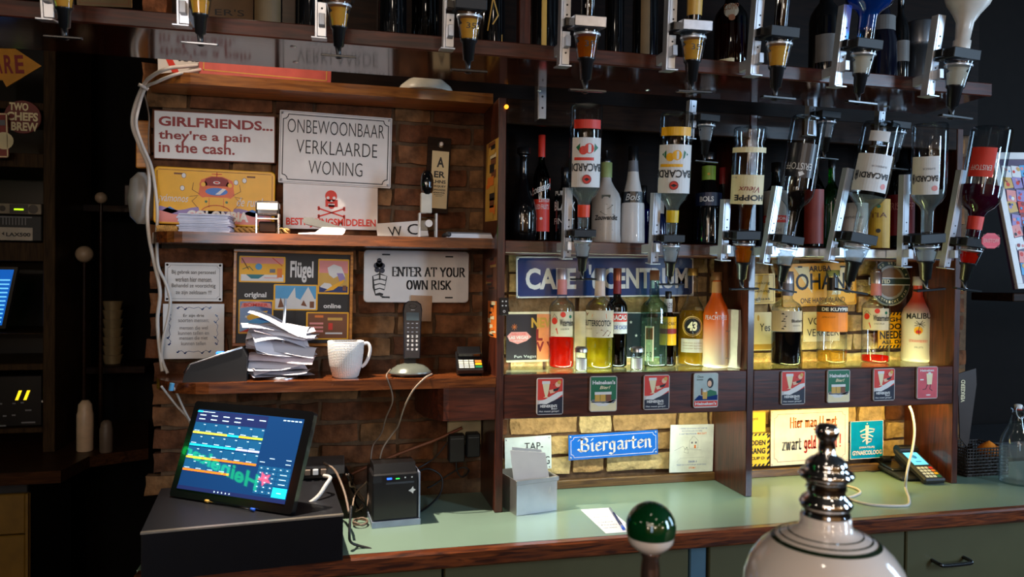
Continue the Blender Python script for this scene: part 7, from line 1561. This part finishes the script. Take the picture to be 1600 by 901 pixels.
# dim things further back
ctr = [(133, 704, 625, 24, pm('cream_plastic', (206, 176, 146), .4), 'pale spray bottle on the side counter', 'spray_bottle'), (166, 706, 656, 19, pm('grey_plastic', (100, 84, 72), .5), 'small grey bottle beside the pale spray bottle', 'small_bottle')]
for (x, yb, yt, wp, m, lb, nm) in ctr:
    p = PZ(x, yb, zc); H = P(x, yt, p.y).z - zc; R_ = wp * mpp(p) / 2
    o = thing(nm, lb, 'bottle', p)
    MB().lathe([(0, R_ * .9), (.004, R_), (H * .72, R_), (H * .76, R_ * .93), (H * .80, R_ * .85)], T(p.x, p.y, zc + .0005), 22).build('body', m, o)
    MB().lathe([(H * .80, R_ * .88), (H * .92, R_ * .8), (H, R_ * .4), (H, 0)], T(p.x, p.y, zc + .0005), 22).build('cap', m, o)
sh = bx('back_shelf', 'dark shelf on the far wall of the left back room', 'shelf', X(100, 3.3), X(232, 3.3), 3.25, 3.5, Z(570, 3.3, 170) - .03, Z(570, 3.3, 170), DARKW)
bx('back_shelf', 'upper dark shelf on the far wall of the left back room', 'shelf', X(100, 3.3), X(232, 3.3), 3.25, 3.5, Z(322, 3.3, 200) - .03, Z(322, 3.3, 200), DARKW)
bx('back_wall_panel', 'dark panel wall behind the side counter', 'panel', X(-200, 3.6), X(300, 3.6), 3.55, 3.6, 0, 3.09, pm('panel_dark', (16, 12, 10), .7, spec=.1))
zsf = Z(570, 3.3, 170)
p = P(176, 552, 3.35); o = thing('paper_cup_stack', 'tall stack of beige cups on the dim back shelf', 'cups', (p.x, 3.35, zsf))
m = MB(); hh_ = P(176, 470, 3.35).z - zsf; nC = 7
for k in range(nC): MB().lathe([(hh_ * k / nC, .030), (hh_ * (k + .9) / nC, .038), (hh_ * (k + 1) / nC, .040)], T(p.x, 3.35, zsf + .0005), 20).build('cup', pm('cup_beige', (150, 128, 90), .6), o)
for (x, y, rr, lb) in ((158, 333 - 24, 9, 'dim round knob of a beer tap, higher one, left back room'), (132, 397, 13, 'pale round tap knob, left back room')):
    p = P(x, y, 3.1); R_ = rr * mpp(p)
    o = thing('tap_column', lb, 'knob', (p.x, 3.1, p.z - .2))
    MB().lathe([(-R_ * math.cos(PI * i / 12), R_ * math.sin(PI * i / 12)) for i in range(13)], T(*p), 20).build('ball', pm('knob_beige', (160, 136, 110), .4), o)
    MB().lathe([(zc - p.z, .008), (-R_ * .9, .006)], T(*p), 10).build('rod', DARKW, o)
# small devices hanging near the brick edge
bx('small_speaker', 'small grey speaker in the dark behind the white cables', 'speaker', X(196, 3.3), X(213, 3.3), 3.28, 3.38, Z(321.8, 3.3, 200), Z(290, 3.3, 205), pm('grey_plastic', (100, 84, 72), .5))
o = MB().lathe([(-.07, .012), (-.05, .030), (0, .036), (.05, .030), (.07, .012)], T(*P(222, 310, 2.2)), 18).build('pale_bulb', pm('bulb_grey', (150, 146, 140), .3)); tag(o, 'pale oval bulb hanging beside the white cables', 'bulb')
bx('wall_bracket', 'ochre wooden block at the brick edge above the yellow plate', 'block', X(214, 2.22), X(236, 2.22), 2.20, 2.28, Z(264, 2.22, 225), Z(190, 2.22, 225), OAK)
# right back: dark cabinet
bx('right_cabinet', 'tall dark cabinet behind the right end of the counter', 'cabinet', 2.30, 3.4, 2.6, 3.0, 0, 3.0, pm('panel_dark', (16, 12, 10), .7, spec=.1))
bx('right_ledge', 'dark wooden ledge under the tilted photo board', 'ledge', P(1560, 455, 2.2).x - .02, 3.2, 2.12, 2.3, P(1600, 455, 2.2).z - .035, P(1600, 455, 2.2).z - .006, DARKW)
bx('right_box', 'dark box on the counter behind the basket', 'box', P(1512, 700, 2.22).x, 3.0, 2.20, 2.5, ZC, P(1540, 690, 2.22).z, MPLAS)
